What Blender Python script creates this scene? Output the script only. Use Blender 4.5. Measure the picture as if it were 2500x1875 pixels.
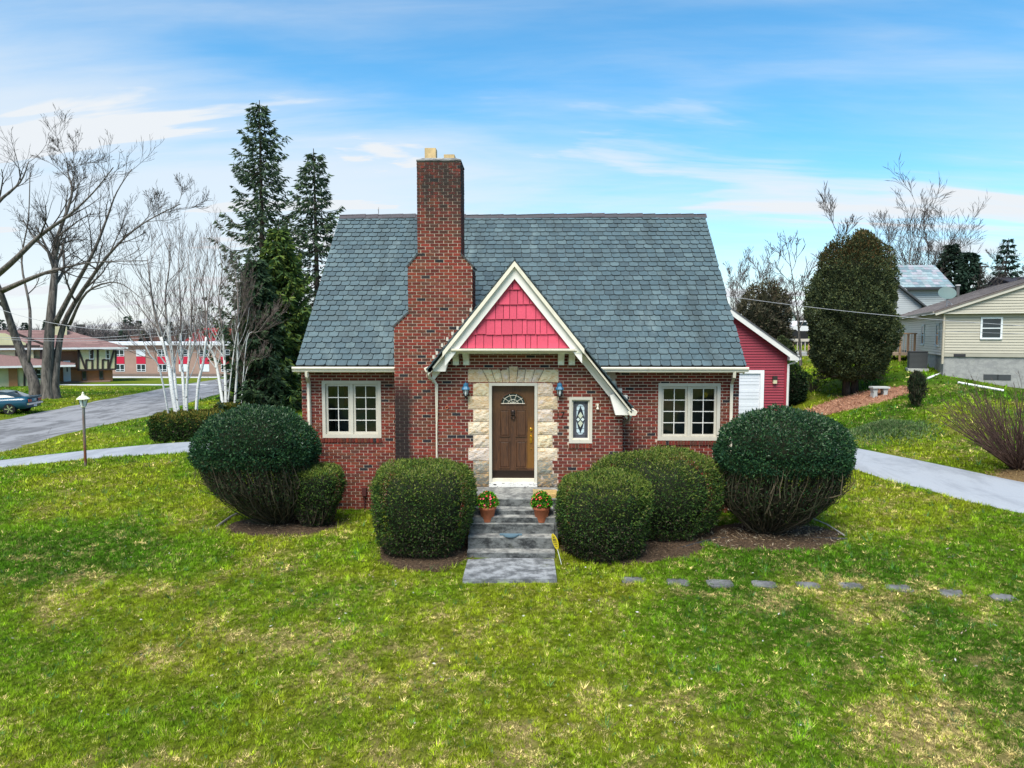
import bpy, math, random
import numpy as np
from mathutils import Matrix, Vector

# ------------------------------------------------------------------ scene, camera, light
S = bpy.context.scene
for o in list(bpy.data.objects):
    bpy.data.objects.remove(o)
COL = S.collection
FPX = 1735.0                     # focal length in photograph pixels (2500 wide)
CAM_H, PITCH, YAW = 4.268, math.radians(4.0), math.radians(1.2)
cam_d = bpy.data.cameras.new('camera'); cam = bpy.data.objects.new('camera', cam_d); COL.objects.link(cam)
cam_d.sensor_width = 36.0; cam_d.lens = FPX / 2500 * 36.0
cam_d.clip_start = 0.1; cam_d.clip_end = 5000
cam.location = (0, 0, CAM_H); cam.rotation_euler = (math.pi / 2 - PITCH, 0, YAW)
S.camera = cam
S.render.resolution_x, S.render.resolution_y = 1024, 768

SUN_EL, SUN_AZ = math.radians(58), math.radians(200)      # high thin-cloud sun behind the camera, to the left
world = bpy.data.worlds.new('World'); S.world = world; world.use_nodes = True
sun_d = bpy.data.lights.new('sun', 'SUN'); sun = bpy.data.objects.new('sun', sun_d); COL.objects.link(sun)
sun_d.energy = 3.3; sun_d.angle = math.radians(36); sun_d.color = (1.0, 0.94, 0.85)
sdir = Vector((math.sin(SUN_AZ) * math.cos(SUN_EL), math.cos(SUN_AZ) * math.cos(SUN_EL), math.sin(SUN_EL)))
sun.rotation_euler = sdir.to_track_quat('Z', 'Y').to_euler(); sun.location = (-20, -30, 40)
S.view_settings.view_transform = 'Standard'; S.view_settings.look = 'None'
S.view_settings.gamma = 1; S.view_settings.use_curve_mapping = False
S.view_settings.exposure = 0.92
S.cycles.max_bounces = 6; S.cycles.diffuse_bounces = 3; S.cycles.glossy_bounces = 2; S.cycles.transparent_max_bounces = 8

def world_nodes():
    nt = world.node_tree; N = nt.nodes; L = nt.links
    for n in list(N): N.remove(n)
    out = N.new('ShaderNodeOutputWorld')
    bg1 = N.new('ShaderNodeBackground'); bg2 = N.new('ShaderNodeBackground'); mix = N.new('ShaderNodeMixShader')
    sky = N.new('ShaderNodeTexSky'); sky.sky_type = 'NISHITA'; sky.sun_disc = False
    sky.sun_elevation = SUN_EL; sky.sun_rotation = SUN_AZ; sky.altitude = 300
    sky.air_density = 1.0; sky.dust_density = 0.6; sky.ozone_density = 2.2
    hs = N.new('ShaderNodeHueSaturation'); hs.inputs['Saturation'].default_value = 1.22
    L.new(sky.outputs[0], hs.inputs['Color'])
    tn = N.new('ShaderNodeMix'); tn.data_type = 'RGBA'; tn.blend_type = 'MULTIPLY'; tn.inputs['B'].default_value = (0.56, 1.06, 1.04, 1); TN = tn; L.new(hs.outputs[0], tn.inputs['A']); L.new(tn.outputs['Result'], bg1.inputs['Color']); bg1.inputs['Strength'].default_value = 0.118
    bg2.inputs['Color'].default_value = (0.90, 0.95, 1.0, 1); bg2.inputs['Strength'].default_value = 0.50
    tc = N.new('ShaderNodeTexCoord'); sep = N.new('ShaderNodeSeparateXYZ'); L.new(tc.outputs['Generated'], sep.inputs[0])
    def M(op, a, b=None, c=None, clamp=False):
        n = N.new('ShaderNodeMath'); n.operation = op; n.use_clamp = clamp
        for i, v in enumerate((a, b, c)):
            if v is None: continue
            if isinstance(v, (int, float)): n.inputs[i].default_value = v
            else: L.new(v, n.inputs[i])
        return n.outputs[0]
    zc = M('MAXIMUM', sep.outputs['Z'], 0.0)
    den = M('ADD', zc, 0.16)
    u = M('DIVIDE', sep.outputs['X'], den); v = M('DIVIDE', sep.outputs['Y'], den)
    comb = N.new('ShaderNodeCombineXYZ'); L.new(u, comb.inputs[0]); L.new(v, comb.inputs[1])
    def noise(scale, loc, rot, sc, detail, rough, dist):
        mp = N.new('ShaderNodeMapping'); mp.inputs['Location'].default_value = loc
        mp.inputs['Rotation'].default_value = (0, 0, math.radians(rot)); mp.inputs['Scale'].default_value = sc
        L.new(comb.outputs[0], mp.inputs[0])
        n = N.new('ShaderNodeTexNoise'); n.inputs['Scale'].default_value = scale; n.inputs['Detail'].default_value = detail
        n.inputs['Roughness'].default_value = rough; n.inputs['Distortion'].default_value = dist
        L.new(mp.outputs[0], n.inputs['Vector']); return n.outputs['Fac']
    def ramp(x, a, b):
        n = N.new('ShaderNodeMapRange'); n.interpolation_type = 'SMOOTHSTEP'
        L.new(x, n.inputs['Value']); n.inputs['From Min'].default_value = a; n.inputs['From Max'].default_value = b
        return n.outputs[0]
    big = noise(0.55, (3.1, 1.7, 0), -16, (0.55, 1.3, 1), 3, 0.5, 0.3)
    mid = noise(1.25, (0.4, 5.2, 0), -16, (0.55, 1.9, 1), 6, 0.55, 0.5)
    fine = noise(3.2, (7.4, 2.2, 0), -14, (0.5, 2.2, 1), 8, 0.6, 0.4)
    L.new(ramp(zc, -0.05, 0.30), TN.inputs['Factor'])
    low = M('SUBTRACT', 1.0, ramp(zc, 0.0, 0.40))
    base = M('ADD', M('MULTIPLY', big, 0.5), M('ADD', M('MULTIPLY', mid, 0.36), M('MULTIPLY', fine, 0.14)))
    left = M('MULTIPLY', M('SUBTRACT', 0.0, sep.outputs['X']), 0.24)
    cov = M('ADD', base, M('ADD', M('MULTIPLY', low, 0.25), M('MULTIPLY', left, M('ADD', low, 0.25))))
    veil = ramp(cov, 0.425, 0.73)
    bright = ramp(M('ADD', mid, M('MULTIPLY', low, 0.09)), 0.52, 0.66)
    fac = M('MAXIMUM', M('MULTIPLY', veil, 0.86), M('MULTIPLY', bright, M('ADD', M('MULTIPLY', veil, 1.3), 0.10)))
    fac = M('ADD', M('MULTIPLY', fac, 0.90), 0.05, clamp=True)
    L.new(fac, mix.inputs[0]); L.new(bg1.outputs[0], mix.inputs[1]); L.new(bg2.outputs[0], mix.inputs[2])
    L.new(mix.outputs[0], out.inputs['Surface'])
world_nodes()

# ------------------------------------------------------------------ helpers
rng = np.random.default_rng(7)
R_CAM = np.array(cam.rotation_euler.to_matrix())
def at(px, py, Y):
    """world point on the plane y=Y for a photograph pixel: used to turn measurements into metres"""
    d = R_CAM @ np.array([(px - 1250) / FPX, -(py - 937.5) / FPX, -1.0])
    t = Y / d[1]
    return np.array([d[0] * t, Y, CAM_H + d[2] * t])
def X(px, Y, py=937): return float(at(px, py, Y)[0])
def Z(py, Y, px=1250): return float(at(px, py, Y)[2])

BASE = {}      # object name -> world translation of its frame
def link(o, parent, base):
    COL.objects.link(o); BASE[o.name] = np.array(base, float)
    if parent is not None:
        o.parent = parent
        b = BASE[parent.name]
        o.matrix_parent_inverse = Matrix.Translation((-b[0], -b[1], -b[2]))
def tag(o, label=None, cat=None, group=None, kind=None):
    if label: o['label'] = label
    if cat: o['category'] = cat
    if group: o['group'] = group
    if kind: o['kind'] = kind
    return o
def thing(name, loc, label, cat, group=None):
    o = bpy.data.objects.new(name, None); o.empty_display_size = 0.1
    o.location = tuple(float(v) for v in loc); link(o, None, loc)
    return tag(o, label, cat, group)

class MB:
    def __init__(self): self.V = []; self.F = []; self.n = 0; self.C = []; self.SM = False
    def add(self, V, F, col=None):
        V = np.asarray(V, float).reshape(-1, 3)
        if isinstance(F, np.ndarray): groups = [F]
        else:
            by = {}
            for f in F: by.setdefault(len(f), []).append(f)
            groups = [np.array(g) for g in by.values()]
        for g in groups:
            self.F.append(g + self.n)
            c = np.ones((len(g), 3)) if col is None else (np.tile(np.asarray(col, float), (len(g), 1)) if np.ndim(col) == 1 else np.asarray(col, float))
            self.C.append(c)
        self.V.append(V); self.n += len(V); return self
    def box(self, x0, x1, y0, y1, z0, z1, col=None):
        V = [(x, y, z) for z in (z0, z1) for y in (y0, y1) for x in (x0, x1)]
        F = [(0, 2, 3, 1), (4, 5, 7, 6), (0, 1, 5, 4), (2, 6, 7, 3), (0, 4, 6, 2), (1, 3, 7, 5)]
        return self.add(V, F, col)
    def obox(self, org, u, n, u0, u1, d0, d1, z0, z1, col=None):
        """box on a wall: u along the wall, d outward along n"""
        V = []
        for z in (z0, z1):
            for d in (d0, d1):
                for a in (u0, u1):
                    V.append((org[0] + u[0] * a + n[0] * d, org[1] + u[1] * a + n[1] * d, z))
        F = [(0, 2, 3, 1), (4, 5, 7, 6), (0, 1, 5, 4), (2, 6, 7, 3), (0, 4, 6, 2), (1, 3, 7, 5)]
        return self.add(V, F, col)
    def prism(self, poly, a0, a1, axis='y', col=None):
        """poly in the two other axes, extruded along axis"""
        n = len(poly); V = []
        for a in (a0, a1):
            for p, q in poly:
                V.append((p, a, q) if axis == 'y' else ((a, p, q) if axis == 'x' else (p, q, a)))
        F = [tuple(range(n))[::-1], tuple(range(n, 2 * n))]
        F += [(i, (i + 1) % n, n + (i + 1) % n, n + i) for i in range(n)]
        return self.add(V, F, col)
    def tube(self, P, R, n=6, col=None, cap=True, rot=0.0):
        P = np.asarray(P, float); m = len(P); R = np.full(m, R, float) if np.ndim(R) == 0 else np.asarray(R, float)
        T = np.empty_like(P); T[1:-1] = P[2:] - P[:-2] if m > 2 else 0; T[0] = P[1] - P[0]; T[-1] = P[-1] - P[-2]
        T /= np.linalg.norm(T, axis=1)[:, None] + 1e-9
        ref = np.array([0.31, 0.87, 0.39]) if abs(T[0][2]) > 0.8 else np.array([0., 0, 1])
        U = np.cross(T, ref); U /= np.linalg.norm(U, axis=1)[:, None] + 1e-9; W = np.cross(T, U)
        a = np.arange(n) * 2 * math.pi / n + rot
        V = P[:, None] + R[:, None, None] * (np.cos(a)[None, :, None] * U[:, None] + np.sin(a)[None, :, None] * W[:, None])
        i = np.arange(m - 1)[:, None] * n; j = np.arange(n)[None]; k = (j + 1) % n
        F = np.stack(np.broadcast_arrays(i + j, i + k, i + n + k, i + n + j), -1).reshape(-1, 4)
        self.add(V.reshape(-1, 3), F, col)
        if cap:
            self.F.append(np.array([list(range(n))[::-1], list(range((m - 1) * n, m * n))]) + self.n - m * n)
            self.C.append(np.tile(np.ones(3) if col is None else np.asarray(col, float), (2, 1)))
        return self
    def lathe(self, prof, c, n=24, col=None, sx=1, sy=1):
        m = len(prof); a = np.arange(n) * 2 * math.pi / n
        V = np.array([[(c[0] + r * sx * math.cos(t), c[1] + r * sy * math.sin(t), c[2] + z) for t in a] for r, z in prof]).reshape(-1, 3)
        i = np.arange(m - 1)[:, None] * n; j = np.arange(n)[None]; k = (j + 1) % n
        F = np.stack(np.broadcast_arrays(i + j, i + k, i + n + k, i + n + j), -1).reshape(-1, 4)
        return self.add(V, F, col)
    def leaves(self, P, D, L, W, col, rs=None):
        """diamond leaves: P base, D unit direction, L length, W half width (arrays)"""
        n = len(P); r = (rs or rng).normal(size=(n, 3)); Sd = np.cross(D, r); Sd /= np.linalg.norm(Sd, axis=1)[:, None] + 1e-9
        L = np.broadcast_to(L, (n,))[:, None]; W = np.broadcast_to(W, (n,))[:, None]
        V = np.stack([P, P + D * L * .5 + Sd * W, P + D * L, P + D * L * .5 - Sd * W], 1).reshape(-1, 3)
        F = np.arange(4 * n).reshape(n, 4)
        return self.add(V, F, col)
    def mesh(self, name, mat, origin=(0, 0, 0), smooth=False):
        me = bpy.data.meshes.new(name)
        V = (np.concatenate(self.V) - np.asarray(origin, float)).astype(np.float32)
        lo = np.concatenate([f.reshape(-1) for f in self.F]).astype(np.int32)
        tot = np.concatenate([np.full(len(f), f.shape[1]) for f in self.F]).astype(np.int32)
        st = np.concatenate([[0], np.cumsum(tot)[:-1]]).astype(np.int32)
        me.vertices.add(len(V)); me.vertices.foreach_set('co', V.reshape(-1))
        me.loops.add(len(lo)); me.loops.foreach_set('vertex_index', lo)
        me.polygons.add(len(tot)); me.polygons.foreach_set('loop_start', st)
        me.update(calc_edges=True)
        me.polygons.foreach_set('use_smooth', np.full(len(tot), smooth, dtype=bool))
        C = np.concatenate(self.C); C = np.concatenate([C, np.ones((len(C), 1))], 1).astype(np.float32)
        at_ = me.attributes.new('col', 'FLOAT_COLOR', 'FACE'); at_.data.foreach_set('color', C.reshape(-1))
        me.materials.append(mat)
        return me
    def build(self, name, mat, parent=None, origin=None, smooth=False, **kw):
        org = np.zeros(3) if origin is None else np.asarray(origin, float)
        o = bpy.data.objects.new(name, self.mesh(name, mat, org, smooth)); o.location = tuple(float(v) for v in org)
        link(o, parent, org); return tag(o, **kw)

def inst(name, me, loc, parent=None, rot=(0, 0, 0), scale=(1, 1, 1), **kw):
    o = bpy.data.objects.new(name, me); o.location = tuple(float(v) for v in loc); o.rotation_euler = rot; o.scale = scale
    link(o, parent, loc); return tag(o, **kw)

def clip(poly, a, b, c):
    """keep the part of a 2D polygon where a*x+b*z<=c"""
    out = []; n = len(poly)
    for i in range(n):
        p, q = poly[i], poly[(i + 1) % n]
        dp, dq = a * p[0] + b * p[1] - c, a * q[0] + b * q[1] - c
        if dp <= 0: out.append(p)
        if dp * dq < 0:
            t = dp / (dp - dq); out.append((p[0] + t * (q[0] - p[0]), p[1] + t * (q[1] - p[1])))
    return out
def clip_convex(poly, conv):
    """conv counter-clockwise in (u,z)"""
    for i in range(len(conv)):
        p, q = conv[i], conv[(i + 1) % len(conv)]
        a, b = (q[1] - p[1]), -(q[0] - p[0])
        poly = clip(poly, a, b, a * p[0] + b * p[1])
        if len(poly) < 3: return []
    return poly

def vnoise(x, y, seed, freq):
    r = np.random.default_rng(seed).random((256, 256))
    x = np.asarray(x, float) * freq + 1000; y = np.asarray(y, float) * freq + 1000
    i = np.floor(x).astype(int); j = np.floor(y).astype(int); u = x - i; v = y - j
    u = u * u * (3 - 2 * u); v = v * v * (3 - 2 * v)
    g = lambda a, b: r[a % 256, b % 256]
    return (g(i, j) * (1 - u) + g(i + 1, j) * u) * (1 - v) + (g(i, j + 1) * (1 - u) + g(i + 1, j + 1) * u) * v
def fbm(x, y, seed, freq, oct=4, gain=.55):
    s = 0; a = 1; t = 0
    for k in range(oct):
        s = s + a * vnoise(x, y, seed + k, freq * 2 ** k); t += a; a *= gain
    return s / t

# ------------------------------------------------------------------ materials
def hexc(h):
    c = [int(h[i:i + 2], 16) / 255 for i in (0, 2, 4)]
    return tuple(v / 12.92 if v <= .04045 else ((v + .055) / 1.055) ** 2.4 for v in c)
class NT:
    def __init__(self, name):
        self.m = bpy.data.materials.new(name); self.m.use_nodes = True; self.t = self.m.node_tree
        self.b = self.t.nodes['Principled BSDF']; self.out = self.t.nodes['Material Output']
    def N(self, ty, **kw):
        n = self.t.nodes.new(ty)
        for k, v in kw.items(): setattr(n, k, v)
        return n
    def L(self, a, b): self.t.links.new(a, b)
    def put(self, sock, v):
        if hasattr(v, 'is_output') or hasattr(v, 'links'): self.L(v, sock)
        elif isinstance(v, (tuple, list)) and len(v) == 3 and sock.type == 'RGBA': sock.default_value = (*v, 1)
        else: sock.default_value = v
    def pos(self): return self.N('ShaderNodeNewGeometry').outputs['Position']
    def objco(self): return self.N('ShaderNodeTexCoord').outputs['Object']
    def mapping(self, vec, scale=(1, 1, 1), rot=(0, 0, 0), loc=(0, 0, 0)):
        n = self.N('ShaderNodeMapping'); self.L(vec, n.inputs[0]); n.inputs['Scale'].default_value = scale
        n.inputs['Rotation'].default_value = rot; n.inputs['Location'].default_value = loc; return n.outputs[0]
    def noise(self, vec, scale, detail=4, rough=.6, dist=0, col=False):
        n = self.N('ShaderNodeTexNoise'); self.L(vec, n.inputs['Vector']); n.inputs['Scale'].default_value = scale
        n.inputs['Detail'].default_value = detail; n.inputs['Roughness'].default_value = rough; n.inputs['Distortion'].default_value = dist
        return n.outputs['Color' if col else 'Fac']
    def ramp(self, v, a, b, lo=0., hi=1., smooth=True):
        n = self.N('ShaderNodeMapRange'); n.interpolation_type = 'SMOOTHSTEP' if smooth else 'LINEAR'
        self.L(v, n.inputs['Value']); n.inputs['From Min'].default_value = a; n.inputs['From Max'].default_value = b
        n.inputs['To Min'].default_value = lo; n.inputs['To Max'].default_value = hi; return n.outputs[0]
    def math(self, op, a, b=0., clamp=False):
        n = self.N('ShaderNodeMath', operation=op, use_clamp=clamp)
        self.put(n.inputs[0], a); self.put(n.inputs[1], b); return n.outputs[0]
    def mix(self, f, a, b, mode='MIX'):
        n = self.N('ShaderNodeMix', data_type='RGBA', blend_type=mode)
        self.put(n.inputs['Factor'], f); self.put(n.inputs['A'], a); self.put(n.inputs['B'], b); return n.outputs['Result']
    def attr(self): return self.N('ShaderNodeAttribute', attribute_name='col').outputs['Color']
    def grey(self, v):
        n = self.N('ShaderNodeCombineColor')
        for i in range(3): self.L(v, n.inputs[i])
        return n.outputs[0]
    def bump(self, h, strength, dist=.02):
        n = self.N('ShaderNodeBump'); self.L(h, n.inputs['Height']); n.inputs['Strength'].default_value = strength
        n.inputs['Distance'].default_value = dist; self.L(n.outputs[0], self.b.inputs['Normal']); return n
    def sep(self, vec):
        n = self.N('ShaderNodeSeparateXYZ'); self.L(vec, n.inputs[0]); return n.outputs
    def fin(self, col, rough=.7, spec=.3, metal=0.):
        self.put(self.b.inputs['Base Color'], col); self.put(self.b.inputs['Roughness'], rough)
        self.b.inputs['Specular IOR Level'].default_value = spec; self.b.inputs['Metallic'].default_value = metal
        return self.m

def pmat(name, col, rough=.7, spec=.3, metal=0., attr=False, var=.15, vscale=6., bump=.0, bscale=40., dirt=0., obj=False):
    t = NT(name); p = t.objco() if obj else t.pos()
    c = col
    n = t.noise(p, vscale, 5, .65)
    v = t.grey(t.ramp(n, .25, .75, 1 - var, 1 + var, False))
    c = t.mix(1.0, t.attr(), v, 'MULTIPLY') if attr else t.mix(1.0, c, v, 'MULTIPLY')
    if dirt:
        d = t.ramp(t.noise(t.mapping(p, (3.0, 3.0, .5)), 2.2, 6, .7), .52, .75)
        c = t.mix(t.math('MULTIPLY', d, dirt), c, (.10, .085, .055))
    if bump: t.bump(t.noise(p, bscale, 4, .6), bump, .01)
    return t.fin(c, rough, spec, metal)

MAT = {}
def brick_mat():
    t = NT('brick'); p = t.pos(); a = t.attr()
    n = t.noise(p, 38, 5, .7); c = t.mix(1, a, t.grey(t.ramp(n, .2, .8, .62, 1.4, False)), 'MULTIPLY')
    sp = t.ramp(t.noise(p, 160, 3, .7), .62, .75); c = t.mix(t.math('MULTIPLY', sp, .35), c, (.30, .20, .16))
    x, y, z = t.sep(p)[:3]
    # soot and lichen at the head of the chimney, and a black run of damp down its left foot
    up = t.ramp(z, 5.9, 7.5); front = t.ramp(y, 15.7, 15.8)
    blot = t.ramp(t.noise(t.mapping(p, (1.6, 1.6, .9)), 2.6, 6, .75), .32, .54)
    stain = t.math('MULTIPLY', t.math('MULTIPLY', up, blot), front)
    c = t.mix(t.math('MULTIPLY', stain, .88), c, (.022, .022, .02))
    lich = t.math('MULTIPLY', t.ramp(z, 7.6, 7.95), t.ramp(t.noise(p, 9, 4, .7), .60, .68)); c = t.mix(t.math('MULTIPLY', lich, .7), c, (.35, .36, .33))
    wob = t.math('ADD', x, t.math('MULTIPLY', t.noise(t.mapping(p, (3, 3, .8)), 2.5, 4, .7), .30))
    run = t.math('MULTIPLY', t.math('MULTIPLY', t.ramp(wob, -2.55, -2.33, 1, 0), t.ramp(wob, -2.95, -2.8)), t.math('MULTIPLY', front, t.ramp(z, 2.7, 3.6, 1, 0)))
    run = t.math('MULTIPLY', run, t.ramp(y, 16.2, 16.3, 1, 0))
    c = t.mix(t.math('MULTIPLY', run, .93), c, (.014, .013, .013))
    br = t.ramp(t.noise(p, .8, 4, .6), .5, .75); c = t.mix(t.math('MULTIPLY', br, .28), c, (.085, .05, .035))
    t.bump(t.noise(p, 90, 5, .7), .5, .006)
    return t.fin(c, .85, .2)
def mortar_mat():
    t = NT('mortar'); p = t.pos()
    c = t.mix(t.noise(p, 3, 5, .6), (.64, .52, .41), (.50, .39, .30))
    x, y, z = t.sep(p)[:3]
    up = t.math('MULTIPLY', t.ramp(z, 6.2, 7.9), t.ramp(t.noise(p, 3.5, 5, .7), .25, .5)); c = t.mix(t.math('MULTIPLY', up, .8), c, (.07, .065, .06))
    wob = t.math('ADD', x, t.math('MULTIPLY', t.noise(t.mapping(p, (3, 3, .8)), 2.5, 4, .7), .30))
    run = t.math('MULTIPLY', t.math('MULTIPLY', t.ramp(wob, -2.55, -2.33, 1, 0), t.ramp(wob, -2.95, -2.8)), t.ramp(z, 2.7, 3.6, 1, 0))
    run = t.math('MULTIPLY', run, t.ramp(y, 16.2, 16.3, 1, 0))
    c = t.mix(t.math('MULTIPLY', run, .85), c, (.035, .03, .03))
    t.bump(t.noise(p, 120, 4, .7), .4, .004)
    return t.fin(c, .9, .15)
def slate_mat():
    t = NT('slate'); p = t.pos(); a = t.attr()
    c = t.mix(1, a, t.grey(t.ramp(t.noise(p, 14, 6, .7), .2, .8, .72, 1.3, False)), 'MULTIPLY')
    st = t.ramp(t.noise(t.mapping(p, (1.1, .22, .22), loc=(.3, 0, 0)), 1.7, 6, .65), .50, .70)
    c = t.mix(t.math('MULTIPLY', st, .55), c, (.035, .05, .052))
    pale = t.ramp(t.noise(t.mapping(p, (.9, .3, .3), loc=(4.3, 0, 0)), 1.9, 5, .6), .56, .75)
    c = t.mix(t.math('MULTIPLY', pale, .35), c, (.20, .26, .26))
    fl = t.ramp(t.noise(t.mapping(p, (3, .7, .7)), 22, 3, .7), .62, .74); c = t.mix(t.math('MULTIPLY', fl, .3), c, (.26, .31, .30))
    t.bump(t.noise(p, 45, 5, .7), .55, .008)
    return t.fin(c, .62, .35)
def stone_mat():
    t = NT('sandstone'); p = t.objco(); w = t.pos()
    a = t.attr()
    n1 = t.noise(t.mapping(w, (2.2, 2.2, 5.5)), 2.6, 6, .7, 1.6)
    c = t.mix(t.math('MULTIPLY', t.ramp(n1, .46, .64), .85), a, (.56, .34, .15))
    n2 = t.noise(w, 5, 5, .6); c = t.mix(t.ramp(n2, .55, .75), c, (.66, .55, .50))
    gm = t.math('MULTIPLY', t.ramp(t.noise(w, 11, 4, .7), .58, .68), .35); c = t.mix(gm, c, (.24, .25, .05))
    t.bump(t.noise(t.mapping(w, (1, 1, 2)), 14, 6, .7, .8), .9, .03)
    return t.fin(c, .85, .2)
def concrete_mat(name, base, dark, seed=0):
    t = NT(name); p = t.mapping(t.pos(), loc=(seed, seed, 0))
    n = t.noise(t.mapping(p, (1, 1, 1.6)), 3.5, 8, .72); c = t.mix(t.ramp(n, .38, .62), base, dark)
    s = t.ramp(t.noise(p, 60, 3, .7), .6, .72); c = t.mix(t.math('MULTIPLY', s, .4), c, tuple(min(1, v * 1.9) for v in base))
    m = t.ramp(t.noise(p, 2.1, 5, .7), .6, .75); c = t.mix(t.math('MULTIPLY', m, .45), c, (.09, .10, .035))
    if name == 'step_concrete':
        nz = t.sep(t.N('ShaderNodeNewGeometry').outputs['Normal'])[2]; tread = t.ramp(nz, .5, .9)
        worn_or_lit = t.mix(t.ramp(t.noise(p, 5, 6, .7), .35, .62), (.33, .325, .30), (.13, .13, .125)); c = t.mix(tread, c, worn_or_lit)  # upward faces painted lighter for light contrast, besides foot wear
    t.bump(t.noise(p, 70, 5, .7), .6, .008)
    return t.fin(c, .9, .15)
def asphalt_mat(name, base, worn_or_lit, amt):
    t = NT(name); p = t.pos()
    n = t.noise(t.mapping(p, (1, .35, 1), rot=(0, 0, .1)), 1.1, 7, .7, .4); c = t.mix(t.math('MULTIPLY', t.ramp(n, .42, .62), amt), base, worn_or_lit)
    g = t.noise(p, 140, 2, .8); c = t.mix(1, c, t.grey(t.ramp(g, .2, .8, .8, 1.2, False)), 'MULTIPLY')
    cr = t.N('ShaderNodeTexVoronoi', feature='DISTANCE_TO_EDGE'); t.L(t.mix(.08, p, t.noise(p, 1.5, 4, .6, 0, True)), cr.inputs['Vector']); cr.inputs['Scale'].default_value = .42
    k = t.ramp(cr.outputs['Distance'], .0, .012, 1, 0); c = t.mix(t.math('MULTIPLY', k, .45 if name == 'road_asphalt' else .06), c, (.03, .03, .03))
    t.bump(g, .4, .006)
    return t.fin(c, .9, .2)
def door_mat():
    t = NT('door_wood'); p = t.pos()
    g = t.noise(t.mapping(p, (9, 9, .7)), 5, 6, .7, .8); c = t.mix(t.ramp(g, .3, .7), (.042, .020, .012), (.115, .050, .022))
    x, y, z = t.sep(p)[:3]
    w = t.math('ADD', x, t.math('MULTIPLY', t.noise(p, 3, 4, .6), .12))
    worn_or_lit = t.math('MULTIPLY', t.ramp(w, .045, .085), t.math('MULTIPLY', t.ramp(z, 1.28, 1.33), t.ramp(z, 2.05, 2.6, 1, .15)))
    c = t.mix(t.math('MULTIPLY', worn_or_lit, .8), c, (.19, .085, .014))
    top = t.math('MULTIPLY', t.ramp(z, 2.35, 2.75), t.ramp(t.noise(p, 2.4, 4, .6), .38, .62)); c = t.mix(t.math('MULTIPLY', top, .55), c, (.13, .062, .02))
    t.bump(g, .25, .004)
    return t.fin(c, .45, .4)
def peel_mat():
    t = NT('peeling_paint'); p = t.pos()
    k = t.ramp(t.noise(t.mapping(p, (1, 1, 2.5)), 12, 5, .7), .56, .60); c = t.mix(k, (.72, .70, .66), (.035, .03, .03))
    return t.fin(c, .7, .3)
def glass_mat(name='window_glass', tint=(.6, .68, .68)):
    t = NT(name); t.t.nodes.remove(t.b)
    tr = t.N('ShaderNodeBsdfTransparent'); tr.inputs[0].default_value = (*tint, 1)
    gl = t.N('ShaderNodeBsdfGlossy'); gl.inputs['Roughness'].default_value = .02
    fr = t.N('ShaderNodeFresnel'); fr.inputs[0].default_value = 1.52
    wob = t.N('ShaderNodeBump'); wob.inputs['Strength'].default_value = .06; t.L(t.noise(t.pos(), 2.5, 2, .5), wob.inputs['Height']); t.L(wob.outputs[0], gl.inputs['Normal'])
    f = t.math('ADD', fr.outputs[0], .03); mx = t.N('ShaderNodeMixShader'); t.L(f, mx.inputs[0]); t.L(tr.outputs[0], mx.inputs[1]); t.L(gl.outputs[0], mx.inputs[2])
    t.L(mx.outputs[0], t.out.inputs['Surface']); return t.m
def birch_mat():
    t = NT('birch_bark'); p = t.pos(); z = t.sep(p)[2]
    a = t.attr()
    k = t.ramp(t.noise(t.mapping(p, (3, 3, 26)), 2.2, 5, .7), .57, .63); b = t.ramp(t.noise(p, 4.5, 4, .6), .62, .70)
    c = t.mix(t.math('MAXIMUM', t.math('MULTIPLY', k, .85), b), a, (.03, .026, .024))
    return t.fin(c, .8, .2)
def bark_mat(name, c0, c1, scale=7):
    t = NT(name); p = t.pos()
    n = t.noise(t.mapping(p, (1, 1, .18)), scale, 6, .7, .5); c = t.mix(t.ramp(n, .35, .65), c0, c1)
    t.bump(n, .8, .05); return t.fin(c, .9, .15)
def leaf_mat(name, rough=.7, spec=.10, var=.25, vs=2.2):
    t = NT(name); p = t.pos(); a = t.attr()
    c = t.mix(1, a, t.grey(t.ramp(t.noise(p, vs, 4, .6), .25, .75, 1 - var, 1 + var, False)), 'MULTIPLY')
    m = t.fin(c, rough, spec)
    t.b.inputs['Subsurface Weight'].default_value = 0
    tl = t.N('ShaderNodeBsdfTranslucent'); t.L(c, tl.inputs[0]); mx = t.N('ShaderNodeMixShader'); mx.inputs[0].default_value = .25
    t.L(t.b.outputs[0], mx.inputs[1]); t.L(tl.outputs[0], mx.inputs[2]); t.L(mx.outputs[0], t.out.inputs['Surface'])
    return m
def ground_mat():
    t = NT('lawn_soil'); p = t.pos(); a = t.attr()
    n = t.noise(p, 9, 6, .7); c = t.mix(1, a, t.grey(t.ramp(n, .25, .75, .6, 1.35, False)), 'MULTIPLY')
    t.bump(t.noise(p, 25, 5, .75), .9, .05)
    return t.fin(c, .95, .1)
def mulch_mat(name, c0, c1):
    t = NT(name); p = t.pos()
    n = t.noise(t.mapping(p, (1, 1, 1)), 28, 5, .75); c = t.mix(t.ramp(n, .35, .65), c0, c1)
    t.bump(n, 1.0, .06); return t.fin(c, .95, .1)

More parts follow.
